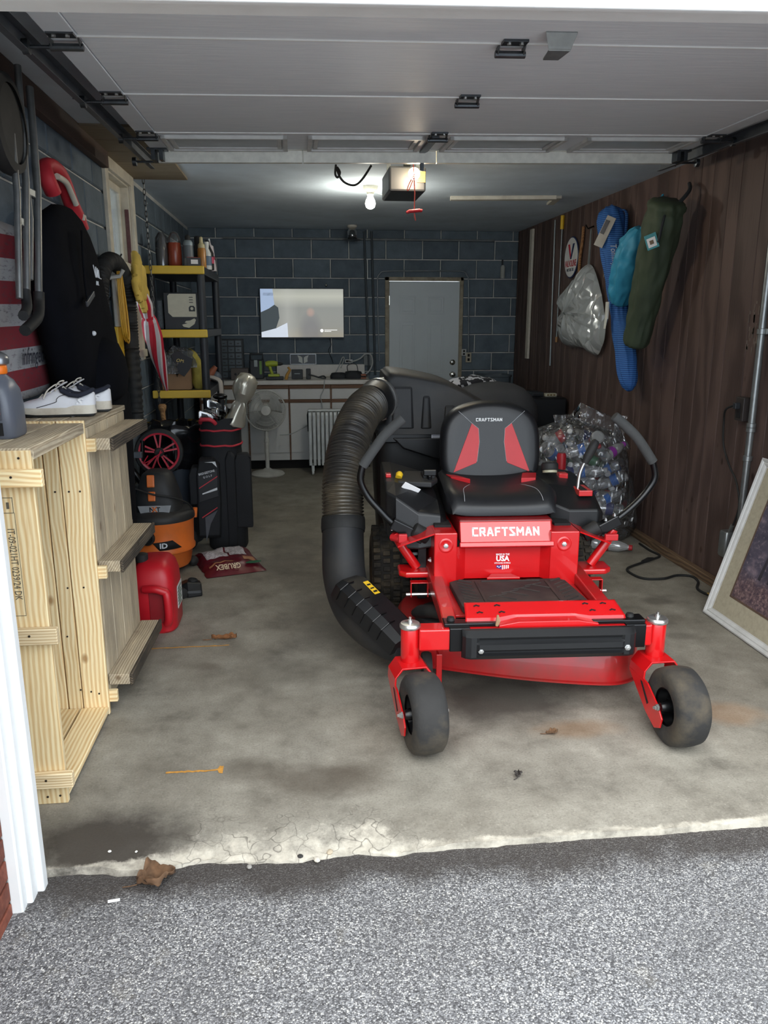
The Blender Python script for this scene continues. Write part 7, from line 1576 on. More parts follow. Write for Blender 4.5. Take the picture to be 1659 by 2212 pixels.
# hanging white plastic bag
def pillow(outline, depth, n=14):
    """closed lens-shaped solid from an outline in (y,z); bulges toward -x"""
    P = [(p.x, p.y) for p in smooth_path([(a, c, 0) for a, c in outline], 7, True)]
    cy_ = sum(p[0] for p in P) / len(P); cz_ = sum(p[1] for p in P) / len(P)
    rings = []
    for s_, d in ((0.02, 0.98), (0.3, 0.96), (0.5, 0.9), (0.65, 0.8), (0.78, 0.66), (0.9, 0.45), (0.97, 0.22), (1.0, 0.05)):
        rings.append([(-depth * d - (0.03 * nz(y * 8, z * 8, s_) + 0.02 * nz(y * 22, z * 22, s_ * 5)) * d + 0.022 * d * abs(math.sin(7 * math.atan2(y, 0.75 - z * s_ - cz_ * (1 - s_)))), cy_ + (y - cy_) * s_ + 0.012 * nz(y * 14, z * 14), cz_ + (z - cz_) * s_) for y, z in P])
    rings.append([(0, cy_ + (y - cy_) * 0.97, cz_ + (z - cz_) * 0.97) for y, z in P])
    return rings
wb = thing('plastic_sack', 'translucent white plastic bag hanging on the panelled wall', 'bag', (2.455, 6.6, 1.3))
b = MB(); b.loft(pillow([(0.0, 0.72), (0.03, 0.68), (0.35, 0.58), (0.62, 0.49), (0.58, 0.43), (0.42, 0.38), (0.48, 0.28), (0.58, 0.16), (0.5, 0.07), (0.34, 0.03), (0.0, 0.03), (-0.30, -0.02), (-0.42, 0.06), (-0.46, 0.2), (-0.36, 0.42), (-0.15, 0.66)], 0.15)); b.build('film', clear_mat('milky_film', (0.9, 0.93, 0.93), 0.25, 0.25, 0.38, (0.78, 0.82, 0.82), 0.9, 7.0), wb, 28)
b = MB(); b.tube([(-0.01, 0.0, 0.70), (0.0, 0.01, 1.0)], 0.006, 6); b.tube([(-0.01, -0.03, 0.70), (0.0, 0.0, 1.0)], 0.005, 6); b.build('tie_strings', mat('string_grey', rgb(120, 124, 124), 0.8), wb)
b = MB(); b.sphere((-0.05, -0.05, 0.30), (0.03, 0.2, 0.1), 16, 10); b.build('tan_contents', mat('contents_tan', rgb(150, 110, 80), 0.9), wb, 50)
b = MB(); b.tube([(0.02, 0.0, 1.02), (-0.03, 0.0, 1.0), (-0.05, 0.0, 1.03)], 0.006, 8); b.build('hook', BMET, wb, 50)
# folded chair bags
def chair_bag(name, label, mt, p_top, p_bot, prof, flat=0.9, wr=0.02):
    t = thing(name, label, 'bag', p_bot)
    a = Vector(p_top) - Vector(p_bot); L = a.length
    q_ = a.to_track_quat('Z', 'X').to_matrix().to_4x4()
    b = MB(); rings = []
    N = 44; K = 48
    for i in range(N + 1):
        u = i / N; r_ = interp([p[0] for p in prof], [p[1] for p in prof], u)
        rings.append([((r_ + wr * nz(math.cos(th) * 3, math.sin(th) * 3, u * 9) * (0.5 + 0.5 * u) + 0.35 * wr * nz(math.cos(th) * 7, math.sin(th) * 7, u * 3) + 0.10 * r_ * abs(math.sin(th * 4 + 5 * u)) * (0.35 + u)) * math.cos(th), (r_ * flat + wr * nz(math.cos(th) * 3 + 7, math.sin(th) * 3, u * 9) + 0.10 * r_ * abs(math.sin(th * 4 + 5 * u)) * (0.35 + u)) * math.sin(th), u * L) for th in [2 * math.pi * j / K for j in range(K)]])
    b.loft(rings, M=q_); b.build('sleeve', mt, t, 60)
    return t, q_, L
BLU = NT('blue_stripe_cloth'); v = BLU.coords('Object'); w_ = BLU.n('ShaderNodeTexWave'); w_.inputs['Scale'].default_value = 22; w_.inputs['Distortion'].default_value = 1.0; w_.bands_direction = 'Z'; BLU.l(BLU.coords('Object', (1, 1, 1)), w_.inputs['Vector'])
BLU.col(BLU.ramp(w_.outputs['Color'], [(0.3, rgb(30, 74, 140)), (0.7, rgb(64, 122, 190))])); BLU.set(rough=0.75)
t, q_, L = chair_bag('beach_chair_bag', 'long blue striped chair bag, lowest hanging on the panelled wall', BLU.m, (2.355, 5.98, 2.37), (2.365, 5.40, 1.07), [(0, 0.02), (0.03, 0.06), (0.1, 0.075), (0.3, 0.075), (0.6, 0.085), (0.9, 0.10), (0.97, 0.09), (1.0, 0.05)])
text('bag_lettering', 'Tommy Bahama', 0.062, mat('letter_silver', rgb(200, 206, 214), 0.5), q_ @ TR(-0.088, -0.0, 0.83) @ Matrix(((0, 0, 1, 0), (0, 1, 0, 0), (1, 0, 0, 0), (0, 0, 0, 1))) @ Matrix.Identity(4) if False else TR(-0.052, 0.29, 0.87, 90, 0, -23) @ RZ(-80), t, shear=0.3, sx=0.8)
b = MB(); b.box(-0.004, 0.004, -0.034, 0.034, -0.11, 0.11, TR(-0.10, 0.41, 1.12) @ RZ(55) @ RX(24)); cl2 = b.build('clear_pocket', mat('tag_card', rgb(150, 150, 146), 0.3), t)
b = MB(); b.box(-0.006, 0.0, 0.0, 0.028, -0.02, 0.08, TR(-0.103, 0.407, 1.12) @ RZ(55) @ RX(24)); b.build('tag_print', mat('tag_dark', rgb(50, 60, 72), 0.4), cl2)
b = MB(); b.tube(smooth_path([(0.03, 0.5, 1.28), (0.06, 0.42, 1.25), (0.05, 0.40, 1.0), (0.03, 0.36, 0.8)], 5), 0.014, 8, flat=0.4); b.build('strap', BLU.m, t, 40)
AQ = mat('aqua_nylon', rgb(52, 146, 182), 0.55, var=0.1, scale=8)
t, q_, L = chair_bag('aqua_chair_bag', 'short aqua blue drawstring bag between the two longer bags', AQ, (2.31, 5.30, 2.16), (2.31, 5.58, 1.67), [(0, 0.03), (0.04, 0.075), (0.15, 0.10), (0.5, 0.115), (0.8, 0.105), (0.95, 0.06), (1.0, 0.035)])
b = MB(); b.tube([(0.0, -0.28, 0.48), (0.06, -0.30, 0.58), (0.14, -0.28, 0.70)], 0.016, 8, flat=0.5); b.build('strap', AQ, t, 40)
b = MB(); b.loft([[(x - 0.06, y + 0.05, z) for x, y, z in ((-0.004, -0.02, zz), (0.004, -0.02, zz), (0.004, 0.03, zz), (-0.004, 0.03, zz))] for zz in (0.02, -0.05, -0.10)] + [[(-0.075, 0.02 + y, -0.17) for y in (0.0, 0.01, 0.03, 0.04)]]); b.build('paper_tag', mat('tissue_white', rgb(216, 216, 208), 0.9), t, 50)
OLV = mat('olive_nylon', rgb(62, 74, 56), 0.7, var=0.14, scale=7)
t, q_, L = chair_bag('olive_chair_bag', 'long olive green chair bag, rightmost on the panelled wall', OLV, (2.28, 4.86, 2.27), (2.30, 5.22, 1.40), [(0, 0.08), (0.02, 0.092), (0.1, 0.094), (0.4, 0.10), (0.75, 0.112), (0.88, 0.118), (0.93, 0.10), (0.97, 0.118), (1.0, 0.09)])
b = MB(); b.box(-0.003, 0.003, -0.036, 0.036, -0.045, 0.045, TR(-0.113, -0.385, 0.63) @ RZ(53) @ RX(-20)); tg = b.build('product_tag', mat('tag_teal', rgb(70, 150, 160), 0.5), t)
b = MB(); b.box(-0.006, -0.002, -0.026, 0.026, -0.034, 0.022, TR(-0.113, -0.385, 0.63) @ RZ(53) @ RX(-20)); b.build('tag_picture', WHT, tg)
b = MB(); b.box(-0.008, -0.005, -0.012, 0.012, -0.018, 0.006, TR(-0.113, -0.385, 0.63) @ RZ(53) @ RX(-20)); b.build('tag_chair', mat('tag_chair_print', rgb(120, 100, 80), 0.5), tg)
b = MB(); b.tube(smooth_path([(0.0, -0.36, 0.80), (0.10, -0.38, 0.92), (0.14, -0.30, 0.98)], 5), 0.012, 8); b.tube([(-0.10, -0.45, 0.62), (-0.06, -0.42, 0.78)], 0.008, 6); b.build('drawstring', DKP, t, 40)
# galvanised conduit, sockets, cord
GALV = mat('galvanised_pipe', rgb(150, 154, 154), 0.38, 0.75, var=0.15, scale=22)
cn = thing('power_conduit', 'galvanised steel conduit running up the panelled wall', 'conduit', (XR - 0.03, 3.985, 0.4))
b = MB(); b.tube([(0, 0.0, -0.05), (0, 0.0, 2.1)], 0.019, 14); b.build('pipe', GALV, cn, 50)
for z in (0.58, 0.60, 0.42, 1.10): 
    b = MB(); b.lathe([(0.021, -0.015), (0.025, -0.013), (0.025, 0.013), (0.021, 0.015)], 16, TR(0, 0, z)); b.build('coupling', GALV, cn, 40)
b = MB(); b.box(-0.0, 0.028, -0.045, 0.045, 1.085, 1.115); b.build('strap', GALV, cn, bevel=0.003)
t = thing('wall_socket', 'dark socket box beside the galvanised conduit', 'socket', (XR - 0.022, 4.085, 1.08)); b = MB(); b.box(-0.03, 0.02, -0.04, 0.04, -0.065, 0.065); b.build('box', mat('socket_dark', rgb(52, 46, 44), 0.5), t, bevel=0.004)
b = MB(); b.box(-0.06, -0.03, -0.012, 0.018, 0.0, 0.035); b.build('plug', DKP, t, bevel=0.004)
b = MB(); b.box(-0.034, -0.03, -0.018, 0.018, -0.05, -0.015); b.build('receptacle', DARK, t)
b = MB(); b.tube(smooth_path([(XR - 0.075, 4.09, 1.10), (XR - 0.085, 4.16, 1.07), (XR - 0.05, 4.23, 1.0), (XR - 0.035, 4.235, 0.86), (XR - 0.035, 4.15, 0.75), (XR - 0.035, 4.06, 0.67), (XR - 0.04, 4.0, 0.55), (XR - 0.05, 4.02, 0.43)], 6), 0.006, 8); tag(b.build('hanging_cable', RUB, None, 50), 'black cord hanging from the socket beside the conduit', 'cable')
t = thing('cable_box', 'grey metal outlet box low on the panelling behind the picture', 'box', (XR - 0.03, 4.10, 0.30)); b = MB(); b.loft([ring(0.03, 0.035, -0.075, 20, 4), ring(0.035, 0.04, -0.065, 20, 4), ring(0.035, 0.04, 0.065, 20, 4), ring(0.03, 0.035, 0.075, 20, 4)]); b.build('box', GALV, t, 40)
b = MB(); b.tube([(0, -0.02, 0.07), (0, -0.04, 0.12)], 0.012, 8); b.build('gland', GALV, t, 40)
# black cable on the floor
b = MB(); b.tube(smooth_path([(2.40, 5.12, 0.008), (2.40, 4.95, 0.007), (2.41, 4.82, 0.007), (2.30, 4.74, 0.007), (2.22, 4.68, 0.009), (2.08, 4.58, 0.007), (2.06, 4.47, 0.007), (2.10, 4.37, 0.007), (2.22, 4.36, 0.007), (2.33, 4.41, 0.007), (2.41, 4.38, 0.007), (2.40, 4.28, 0.007), (2.33, 4.15, 0.007), (2.35, 4.03, 0.008), (2.40, 3.98, 0.02)], 8), 0.008, 8)
fc = thing('floor_cable', 'black power cable snaking over the floor by the panelled wall', 'cable', (0, 0, 0)); b.build('cable', RUB, fc, 50)
b = MB(); b.tube([(2.33, 4.75, 0.012), (2.28, 4.72, 0.016), (2.23, 4.69, 0.012)], [0.01, 0.016, 0.011], 10); b.build('connector', RUB, fc, 50)
b = MB(); b.tube([(2.345, 4.06, 0.008), (2.35, 4.03, 0.008)], 0.011, 8); b.build('brass_ferrule', mat('brass', rgb(170, 140, 80), 0.4, 0.8), fc, 50)
# framed picture leaning on the wall
PW, PH = 1.12, 0.885
pf = thing('framed_picture', 'white framed woodland picture leaning against the panelled wall', 'picture', (2.195, 3.80, 0.0))
ew, eh = Vector((0, -1, 0)), Vector((0.277, 0, 0.961)).normalized(); en = ew.cross(eh)
pf.rotation_euler = Matrix((ew, eh, en)).transposed().to_euler()
FRW = mat('frame_white_paint', rgb(206, 206, 204), 0.45, var=0.04, scale=14, dirt=rgb(120, 116, 110), dirt_amt=0.25)
profp = [(0.0, 0.0), (0.0, 0.022), (0.008, 0.026), (0.016, 0.022), (0.02, 0.016), (0.026, 0.018), (0.034, 0.014), (0.040, 0.008), (0.046, 0.008), (0.046, 0.0)]
for side in range(4):
    b = MB(); rings = []
    if side == 0: rings = [[(d, d, h) for d, h in profp], [(PW - d, d, h) for d, h in profp]]
    elif side == 1: rings = [[(PW - d, d, h) for d, h in profp], [(PW - d, PH - d, h) for d, h in profp]]
    elif side == 2: rings = [[(PW - d, PH - d, h) for d, h in profp], [(d, PH - d, h) for d, h in profp]]
    else: rings = [[(d, PH - d, h) for d, h in profp], [(d, d, h) for d, h in profp]]
    b.loft(rings); b.build('frame_moulding', FRW, pf)
b = MB(); b.box(0.04, PW - 0.04, 0.04, PH - 0.04, 0.0, 0.006); b.build('mount_board', mat('mount_sand', rgb(176, 168, 146), 0.85, var=0.05, scale=60, dirt=rgb(120, 108, 88), dirt_amt=0.3), pf)
b = MB(); m0, m1 = 0.150, 0.160
for (x0, x1, y0, y1) in ((m0, PW - m0, m0, m1), (m0, PW - m0, PH - m1, PH - m0), (m0, m1, m0, PH - m0), (PW - m1, PW - m0, m0, PH - m0)): b.box(x0, x1, y0, y1, 0.006, 0.008)
b.build('fillet', mat('fillet_brown', rgb(96, 76, 64), 0.6), pf)
ART = NT('woodland_print'); v = ART.coords('Object'); sp_ = ART.n('ShaderNodeSeparateXYZ'); ART.l(v, sp_.inputs[0])
f1 = ART.noise(ART.coords('Object', (1, 1.6, 1)), 6, 6, 0.6); f2 = ART.noise(v, 55, 5, 0.7)
c1_ = ART.ramp(f1, [(0.3, rgb(48, 48, 62)), (0.55, rgb(86, 80, 94)), (0.75, rgb(150, 132, 140))])
c1_ = ART.mix(ART.ramp(f2, [(0.55, 0.0), (0.72, 0.7)]), c1_, rgb(176, 156, 160))
low = ART.ramp(ART.math('ADD', sp_.outputs[1], ART.math('MULTIPLY', f1, 0.15)), [(0.33, 0.75), (0.40, 0.0)])
c1_ = ART.mix(low, c1_, ART.ramp(f2, [(0.4, rgb(76, 58, 66)), (0.7, rgb(160, 130, 124))]))
ART.col(c1_); ART.set(rough=0.5)
b = MB(); b.box(m1, PW - m1, m1, PH - m1, 0.006, 0.0068); pr_ = b.build('print', ART.m, pf)
for x, w, y1 in ((0.32, 0.012, 0.60), (0.40, 0.016, 0.72), (0.55, 0.02, 0.72), (0.68, 0.014, 0.7), (0.82, 0.02, 0.72)):
    b = MB(); b.prism([(x - w, 0.30), (x + w, 0.30), (x + w * 0.4 + 0.02, y1), (x - w * 0.4 + 0.02, y1)], 0.0068, 0.0072); b.build('painted_trunk', mat('trunk_print', rgb(52, 48, 56), 0.6), pr_)
b = MB(); b.box(0.03, PW - 0.03, 0.03, PH - 0.03, -0.004, 0.0); b.build('backing', mat('backing_brown', rgb(110, 92, 74), 0.9), pf)

# ---- clear sack of empty bottles
random.seed(21)
PET = clear_mat('pet_plastic', (0.97, 0.98, 0.99), 0.5, 0.08, 0.26, (0.85, 0.88, 0.9)); PETG = clear_mat('pet_green', (0.55, 0.75, 0.62), 0.5, 0.06, 0.1, (0.3, 0.45, 0.36))
LBL = mat('label_blue', rgb(50, 110, 190), 0.45); LBR = mat('label_red', rgb(180, 36, 46), 0.45); LPU = mat('label_purple', rgb(150, 60, 160), 0.45); ALU = mat('can_aluminium', rgb(190, 190, 192), 0.3, 0.9); CAPW = mat('cap_white', rgb(206, 208, 210), 0.5)
def bottle_meshes():
    ms = {}
    b = MB(); b.lathe([(0.024, 0.0), (0.031, 0.006), (0.031, 0.03), (0.029, 0.035), (0.031, 0.04), (0.029, 0.045), (0.031, 0.05), (0.031, 0.09), (0.029, 0.10), (0.031, 0.11), (0.028, 0.14), (0.018, 0.17), (0.0125, 0.178), (0.0125, 0.19)], 14); ms['body'] = b.mesh('body', 40)
    b = MB(); b.lathe([(0.0145, 0.186), (0.0145, 0.202), (0.012, 0.204)], 12); ms['cap'] = b.mesh('cap', 40)
    b = MB(); b.lathe([(0.0318, 0.052), (0.0318, 0.088)], 14, None, False, False); ms['label'] = b.mesh('label', 40)
    b = MB(); b.lathe([(0.025, 0), (0.032, 0.008), (0.032, 0.105), (0.026, 0.118), (0.026, 0.121)], 18); ms['can'] = b.mesh('body', 40)
    return ms
BM = bottle_meshes()
def mk(kind):
    def cp(k, m): me = BM[k].copy(); me.materials.append(m); return me
    return {'clear': (cp('body', PET), cp('cap', CAPW), cp('label', LBL)), 'clear2': (cp('body', PET), cp('cap', CAPW), cp('label', mat('label_navy', rgb(40, 52, 110), 0.45))), 'red': (cp('body', PET), cp('cap', LBR), cp('label', LBR)), 'green': (cp('body', PETG), cp('cap', CAPW), cp('label', mat('label_green', rgb(60, 110, 80), 0.45))), 'plain': (cp('body', PET), cp('cap', CAPW), None)}[kind]
KB = {k: mk(k) for k in ('clear', 'clear2', 'red', 'green', 'plain')}
LABS = {'clear': 'empty clear water bottle with a sky blue label in the see-through sack', 'clear2': 'empty clear water bottle with a navy label in the see-through sack', 'red': 'empty soda bottle with a red label in the see-through sack', 'green': 'empty green tinted bottle in the see-through sack', 'plain': 'empty unlabelled clear bottle in the see-through sack'}
def put_bottle(kind, p, rot, s=1.0, label=None):
    t = thing('plastic_bottle', label or LABS[kind], 'bottle', p, 0, 'empty bottles in the sack' if label is None else None); t.rotation_euler = rot; t.scale = (s, s, s)
    for nm, me in zip(('body', 'cap', 'label'), KB[kind]):
        if me is not None: obj(nm, me, None, t)
def sack_r(th, z):   # half extents of the sack outline at height z
    a = interp([0, 0.05, 0.3, 0.55, 0.68, 0.80, 0.86], [0.30, 0.37, 0.385, 0.36, 0.33, 0.26, 0.05], z); c = a * 0.80
    return a, c
SCX, SCY = 2.04, 5.42
pos = []
tries = 0
while len(pos) < 80 and tries < 9000:
    tries += 1
    th = random.random() * 2 * math.pi; z = 0.05 + 0.70 * random.random(); a, c = sack_r(th, z); rr = math.sqrt(random.random()) * 0.86
    if math.sin(th) > 0.45: continue
    p = Vector((SCX + (a - 0.06) * rr * math.cos(th) + (0.06 - 0.16 * z), SCY + (c - 0.06) * rr * math.sin(th), z))
    if p.x > 2.40 or all((p - q).length > 0.095 for q in pos) is False: continue
    pos.append(p)
for k, p in enumerate(pos):
    kind = random.choice(['clear', 'clear', 'clear2', 'plain', 'plain', 'plain', 'green', 'red'])
    rot = Euler((random.uniform(50, 125) * math.pi / 180, random.uniform(-0.4, 0.4), random.uniform(0, 6.28)))
    ax_ = rot.to_matrix() @ Vector((0, 0, 0.1))
    s_ = 1.2 + 0.25 * random.random()
    q = p - ax_ * s_
    tip = q + ax_ * 2.05 * s_
    q.z = max(q.z, 0.04); 
    if tip.z < 0.03: q.z += 0.03 - tip.z
    for e in (q, tip):
        if e.x > 2.44: q.x -= e.x - 2.44
    put_bottle(kind, q, rot, s_)
put_bottle('red', (2.02, 5.06, 0.045), Euler((R(92), 0, R(62))), 1.35, 'large red labelled soda bottle lying at the foot of the sack')
cn_ = thing('soda_can', 'crimson soda can upright in the sack beside the mower seat', 'can', (1.80, 5.15, 0.55)); me = BM['can'].copy(); me.materials.append(LBR); obj('body', me, None, cn_)
b = MB(); b.lathe([(0.026, 0.121), (0.027, 0.124), (0.022, 0.122), (0.001, 0.121)], 18); b.build('lid', ALU, cn_, 40)
pb_ = thing('juice_bottle', 'purple labelled bottle at the right shoulder of the sack', 'bottle', (2.11, 5.17, 0.63)); pb_.rotation_euler = (R(70), 0, R(118)); pb_.scale = (1.3, 1.3, 1.1)
for nm, k2, m2 in (('body', 'body', PET), ('cap', 'cap', LPU), ('label', 'label', LPU)):
    me = BM[k2].copy(); me.materials.append(m2); obj(nm, me, None, pb_)
sk = thing('bottle_sack', 'see-through plastic sack full of empty bottles against the panelled wall', 'sack', (SCX, SCY, 0.0))
b = MB(); rings = []
for z in (0.004, 0.03, 0.08, 0.15, 0.24, 0.33, 0.42, 0.5, 0.58, 0.66, 0.73, 0.79, 0.84, 0.865):
    a, c = sack_r(0, z); rr_ = []
    for j in range(64):
        th = 2 * math.pi * j / 64
        wob = 1 + 0.08 * nz(math.cos(th) * 3, math.sin(th) * 3, z * 7) + 0.035 * nz(math.cos(th) * 9, math.sin(th) * 9, z * 18)
        peak = 0.12 * math.exp(-((th - 5.9) / 0.25) ** 2) * max(0, (z - 0.5) / 0.36) if th > 3 else 0
        x = a * 1.04 * wob * math.cos(th) + 0.06 - 0.16 * z
        rr_.append((min(x, XR - 0.03 - SCX), c * 1.04 * wob * math.sin(th), max(0.003, z + 0.03 * nz(math.cos(th) * 4, math.sin(th) * 4, z * 3) * min(1, z * 4)) + peak))
    rings.append(rr_)
b.loft(rings, True, True); b.build('film', clear_mat('sack_film', (0.99, 0.99, 1.0), 0.12, 0.14, 0.06, (0.8, 0.8, 0.82), 0.9, 14.0), sk, 40)
b = MB(); b.loft([[(0.22 + x * s_, -0.12 + y * s_, z) for x, y in ((-0.08, -0.02), (0.0, -0.03), (0.08, 0.0), (0.06, 0.03), (-0.05, 0.02))] for z, s_ in ((0.66, 1.3), (0.74, 0.7), (0.82, 0.4), (0.90, 0.8))], False, False); b.build('gathered_neck', MATS['sack_film'], sk, 40)
b = MB(); b.loft([[(-0.16 + x * s_, 0.0 + y * s_, z) for x, y in ((-0.08, -0.02), (0.0, -0.03), (0.08, 0.0), (0.06, 0.03), (-0.05, 0.02))] for z, s_ in ((0.76, 1.3), (0.84, 0.6), (0.90, 0.9))], False, False); b.build('gathered_neck', MATS['sack_film'], sk, 40)
# ================================================================ GARAGE DOOR AND CEILING FITTINGS
gd_ = thing('garage_door', 'grey sectional garage door rolled up overhead on its tracks', 'garage door', (-0.72, 2.12, 2.375))
exv = Vector((2.75, 0, 0.05)).normalized(); eyv = Vector((0, 1, 0.0172)).normalized(); ezv = exv.cross(eyv)
gd_.rotation_euler = Matrix((exv, eyv, ezv)).transposed().to_euler()
DSK = NT('embossed_door_skin'); v = DSK.coords('Object', (3.0, 42, 1), 0.0); gf = DSK.noise(v, 1.6, 6, 0.65)
DSK.col(DSK.ramp(gf, [(0.3, rgb(226, 232, 238)), (0.7, rgb(240, 244, 248))])); DSK.set(rough=0.55); DSK.bump(gf, 0.35, 0.004)
STL = mat('door_stile', rgb(220, 226, 232), 0.45, var=0.03); HNG = mat('hinge_steel', rgb(80, 84, 88), 0.35, 0.8, var=0.2, scale=30); GAL2 = mat('galvanised_strut', rgb(226, 226, 218), 0.45, 0.1, var=0.12, scale=20)
GW = 2.88
secs = [(-0.06, 0.577), (0.583, 1.237), (1.243, 1.917), (1.923, 2.37)]
for y0, y1 in secs:
    b = MB(); b.box(0.09, GW - 0.09, y0, y1, 0, 0.045); s_ = b.build('door_section', DSK.m, gd_, bevel=0.004)
    for x0, x1 in ((0, 0.088), (GW - 0.088, GW)):
        b = MB(); b.box(x0, x1, y0, y1, -0.003, 0.045); b.build('end_stile', STL, s_, bevel=0.003)
for y in (0.58, 1.24, 1.92):
    b = MB(); b.box(0.0, GW, y - 0.003, y + 0.003, -0.004, 0.01); b.build('joint_light_line', WHITE, gd_)  # white strip painting the bright slit of light between two sections
for x0, x1 in ((0.10, 0.70), (0.80, 1.38), (1.50, 2.10), (2.20, 2.79)):
    b = MB(); y0, y1 = 1.985, 2.30
    for g, h in ((0.0, 0.016), (0.03, 0.010)):
        for a in ((x0 + g, x1 - g, y0 + g, y0 + g + 0.018), (x0 + g, x1 - g, y1 - g - 0.018, y1 - g), (x0 + g, x0 + g + 0.022, y0 + g, y1 - g), (x1 - g - 0.022, x1 - g, y0 + g, y1 - g)): b.box(a[0], a[1], a[2], a[3], -h, 0.001)
    wf = b.build('window_frame', mat('door_window_frame', rgb(206, 206, 204), 0.45), gd_, bevel=0.002)
    b = MB(); b.box(x0 + 0.05, x1 - 0.05, y0 + 0.05, y1 - 0.05, -0.003, 0.0); b.build('window_panel', mat('door_window_panel', rgb(150, 154, 158), 0.3), wf)
for x0, x1 in ((0.03, 0.775), (0.78, 1.49), (1.495, GW - 0.06)):
    b = MB(); b.box(x0, x1, 2.335, 2.37, -0.062, -0.001); b.box(x0, x1, 2.31, 2.375, -0.004, -0.001); b.build('strut', GAL2, gd_, bevel=0.003)
def hinge(x, y, roller=0):
    b = MB(); b.box(x - 0.04, x + 0.04, y - 0.045, y + 0.0, -0.008, 0.0)
    b.loft([[(x - 0.045, y + 0.0, -0.002), (x - 0.045, y + 0.03, -0.03), (x - 0.045, y + 0.045, -0.03), (x - 0.045, y + 0.045, -0.002)], [(x - 0.04, y + 0.0, -0.002), (x - 0.04, y + 0.03, -0.03), (x - 0.04, y + 0.045, -0.03), (x - 0.04, y + 0.045, -0.002)]])
    b.loft([[(x + 0.04, y + 0.0, -0.002), (x + 0.04, y + 0.03, -0.03), (x + 0.04, y + 0.045, -0.03), (x + 0.04, y + 0.045, -0.002)], [(x + 0.045, y + 0.0, -0.002), (x + 0.045, y + 0.03, -0.03), (x + 0.045, y + 0.045, -0.03), (x + 0.045, y + 0.045, -0.002)]])
    b.tube([(x - 0.05, y + 0.035, -0.022), (x + 0.05, y + 0.035, -0.022)], 0.011, 10)
    h = b.build('hinge', HNG, gd_, bevel=0.001)
    for dx in (-0.02, 0.02):
        b = MB(); b.lathe([(0.007, 0), (0.007, 0.006)], 6, TR(x + dx, y - 0.03, -0.008, 180)); b.build('bolt', ZINC, h)
    if roller:
        b = MB(); b.tube([(x, y + 0.035, -0.022), (x + 0.13 * roller, y + 0.035, -0.022)], 0.006, 8); b.lathe([(0.008, -0.012), (0.022, -0.01), (0.022, 0.01), (0.008, 0.012)], 16, TR(x + 0.12 * roller, y + 0.035, -0.022) @ RY(90)); b.build('roller', HNG, h, 40)
for y in (0.58, 1.24, 1.92):
    hinge(1.43, y); hinge(0.045, y, -1); hinge(GW - 0.045, y, 1)
for x, r_ in ((0.035, -1), (GW - 0.035, 1)):
    b = MB(); b.box(x - 0.05, x + 0.05, 2.27, 2.36, -0.012, 0.0); b.box(x - 0.03, x - 0.01, 2.27, 2.37, -0.06, 0); b.box(x + 0.01, x + 0.03, 2.27, 2.37, -0.06, 0); b.tube([(x - 0.12, 2.36, -0.055), (x + 0.12, 2.36, -0.055)], 0.006, 8); b.lathe([(0.008, -0.012), (0.022, -0.01), (0.022, 0.01), (0.008, 0.012)], 16, TR(x + 0.13 * r_, 2.36, -0.055) @ RY(90)); b.build('top_bracket', HNG, gd_, bevel=0.001)
b = MB(); b.loft([[(1.50, 0.46, 0), (1.60, 0.46, 0), (1.60, 0.46, -0.004), (1.50, 0.46, -0.004)], [(1.52, 0.49, -0.04), (1.59, 0.49, -0.04), (1.59, 0.494, -0.044), (1.52, 0.494, -0.044)], [(1.52, 0.55, -0.05), (1.57, 0.55, -0.05), (1.57, 0.55, -0.055), (1.52, 0.55, -0.055)]]); b.build('lift_handle', GALV, gd_, bevel=0.002)
b = MB(); b.prism([(1.40, 1.95), (1.44, 1.95), (1.44, 2.30), (1.42, 2.38), (1.40, 2.38)], -0.014, -0.002); b.box(1.405, 1.425, 2.34, 2.36, -0.10, -0.0); b.build('opener_bracket', HNG, gd_, bevel=0.002)
# tracks
for nm, x, z0, z1, lab, s2 in (('door_track', -0.805, 2.335, 2.40, 'left steel roller track of the overhead door', 1), ('door_track', 2.245, 2.375, 2.445, 'right steel roller track of the overhead door', -1)):
    t = thing(nm, lab, 'track', (x, 2.2, z0), 0, 'overhead door tracks')
    t.rotation_euler = (math.atan2(z1 - z0, 2.65), 0, 0)
    b = MB(); L = 2.72
    b.box(-0.003, 0.0, 0, L, 0, 0.055); b.box(0, 0.022 * s2, 0, L, 0.052, 0.055) if s2 > 0 else b.box(-0.022, 0, 0, L, 0.052, 0.055); b.box(0, 0.022, 0, L, 0.0, 0.003) if s2 > 0 else b.box(-0.022, 0, 0, L, 0, 0.003)
    b.build('channel', mat('track_steel', rgb(96, 100, 106), 0.45, 0.6, var=0.15, scale=14), t)
    b = MB(); b.box(-0.055, -0.003, 0.0, L, 0.05, 0.054) if s2 > 0 else b.box(0.003, 0.055, 0, L, 0.05, 0.054); b.build('support_angle', MATS['track_steel'], t)
    for y in (1.25, 2.6):
        b = MB(); b.box(-0.03 * s2 - 0.012, -0.03 * s2 + 0.012, y, y + 0.004, 0.03, ZC - z0 - 0.07 - (0.025 * y)); b.build('hanger', MATS['track_steel'], t)
# timber ledger above the left track
b = MB(); b.box(-0.02, 0.02, -1.3, 1.3, -0.10, 0.0); o = b.build('trim_6', wood_mat('dark_ledger', rgb(96, 78, 70), rgb(62, 50, 46), knots=False), None, bevel=0.004, loc=(XL + 0.04, 3.72, ZC - 0.002)); struct(o, 'dark timber ledger along the top of the left wall')
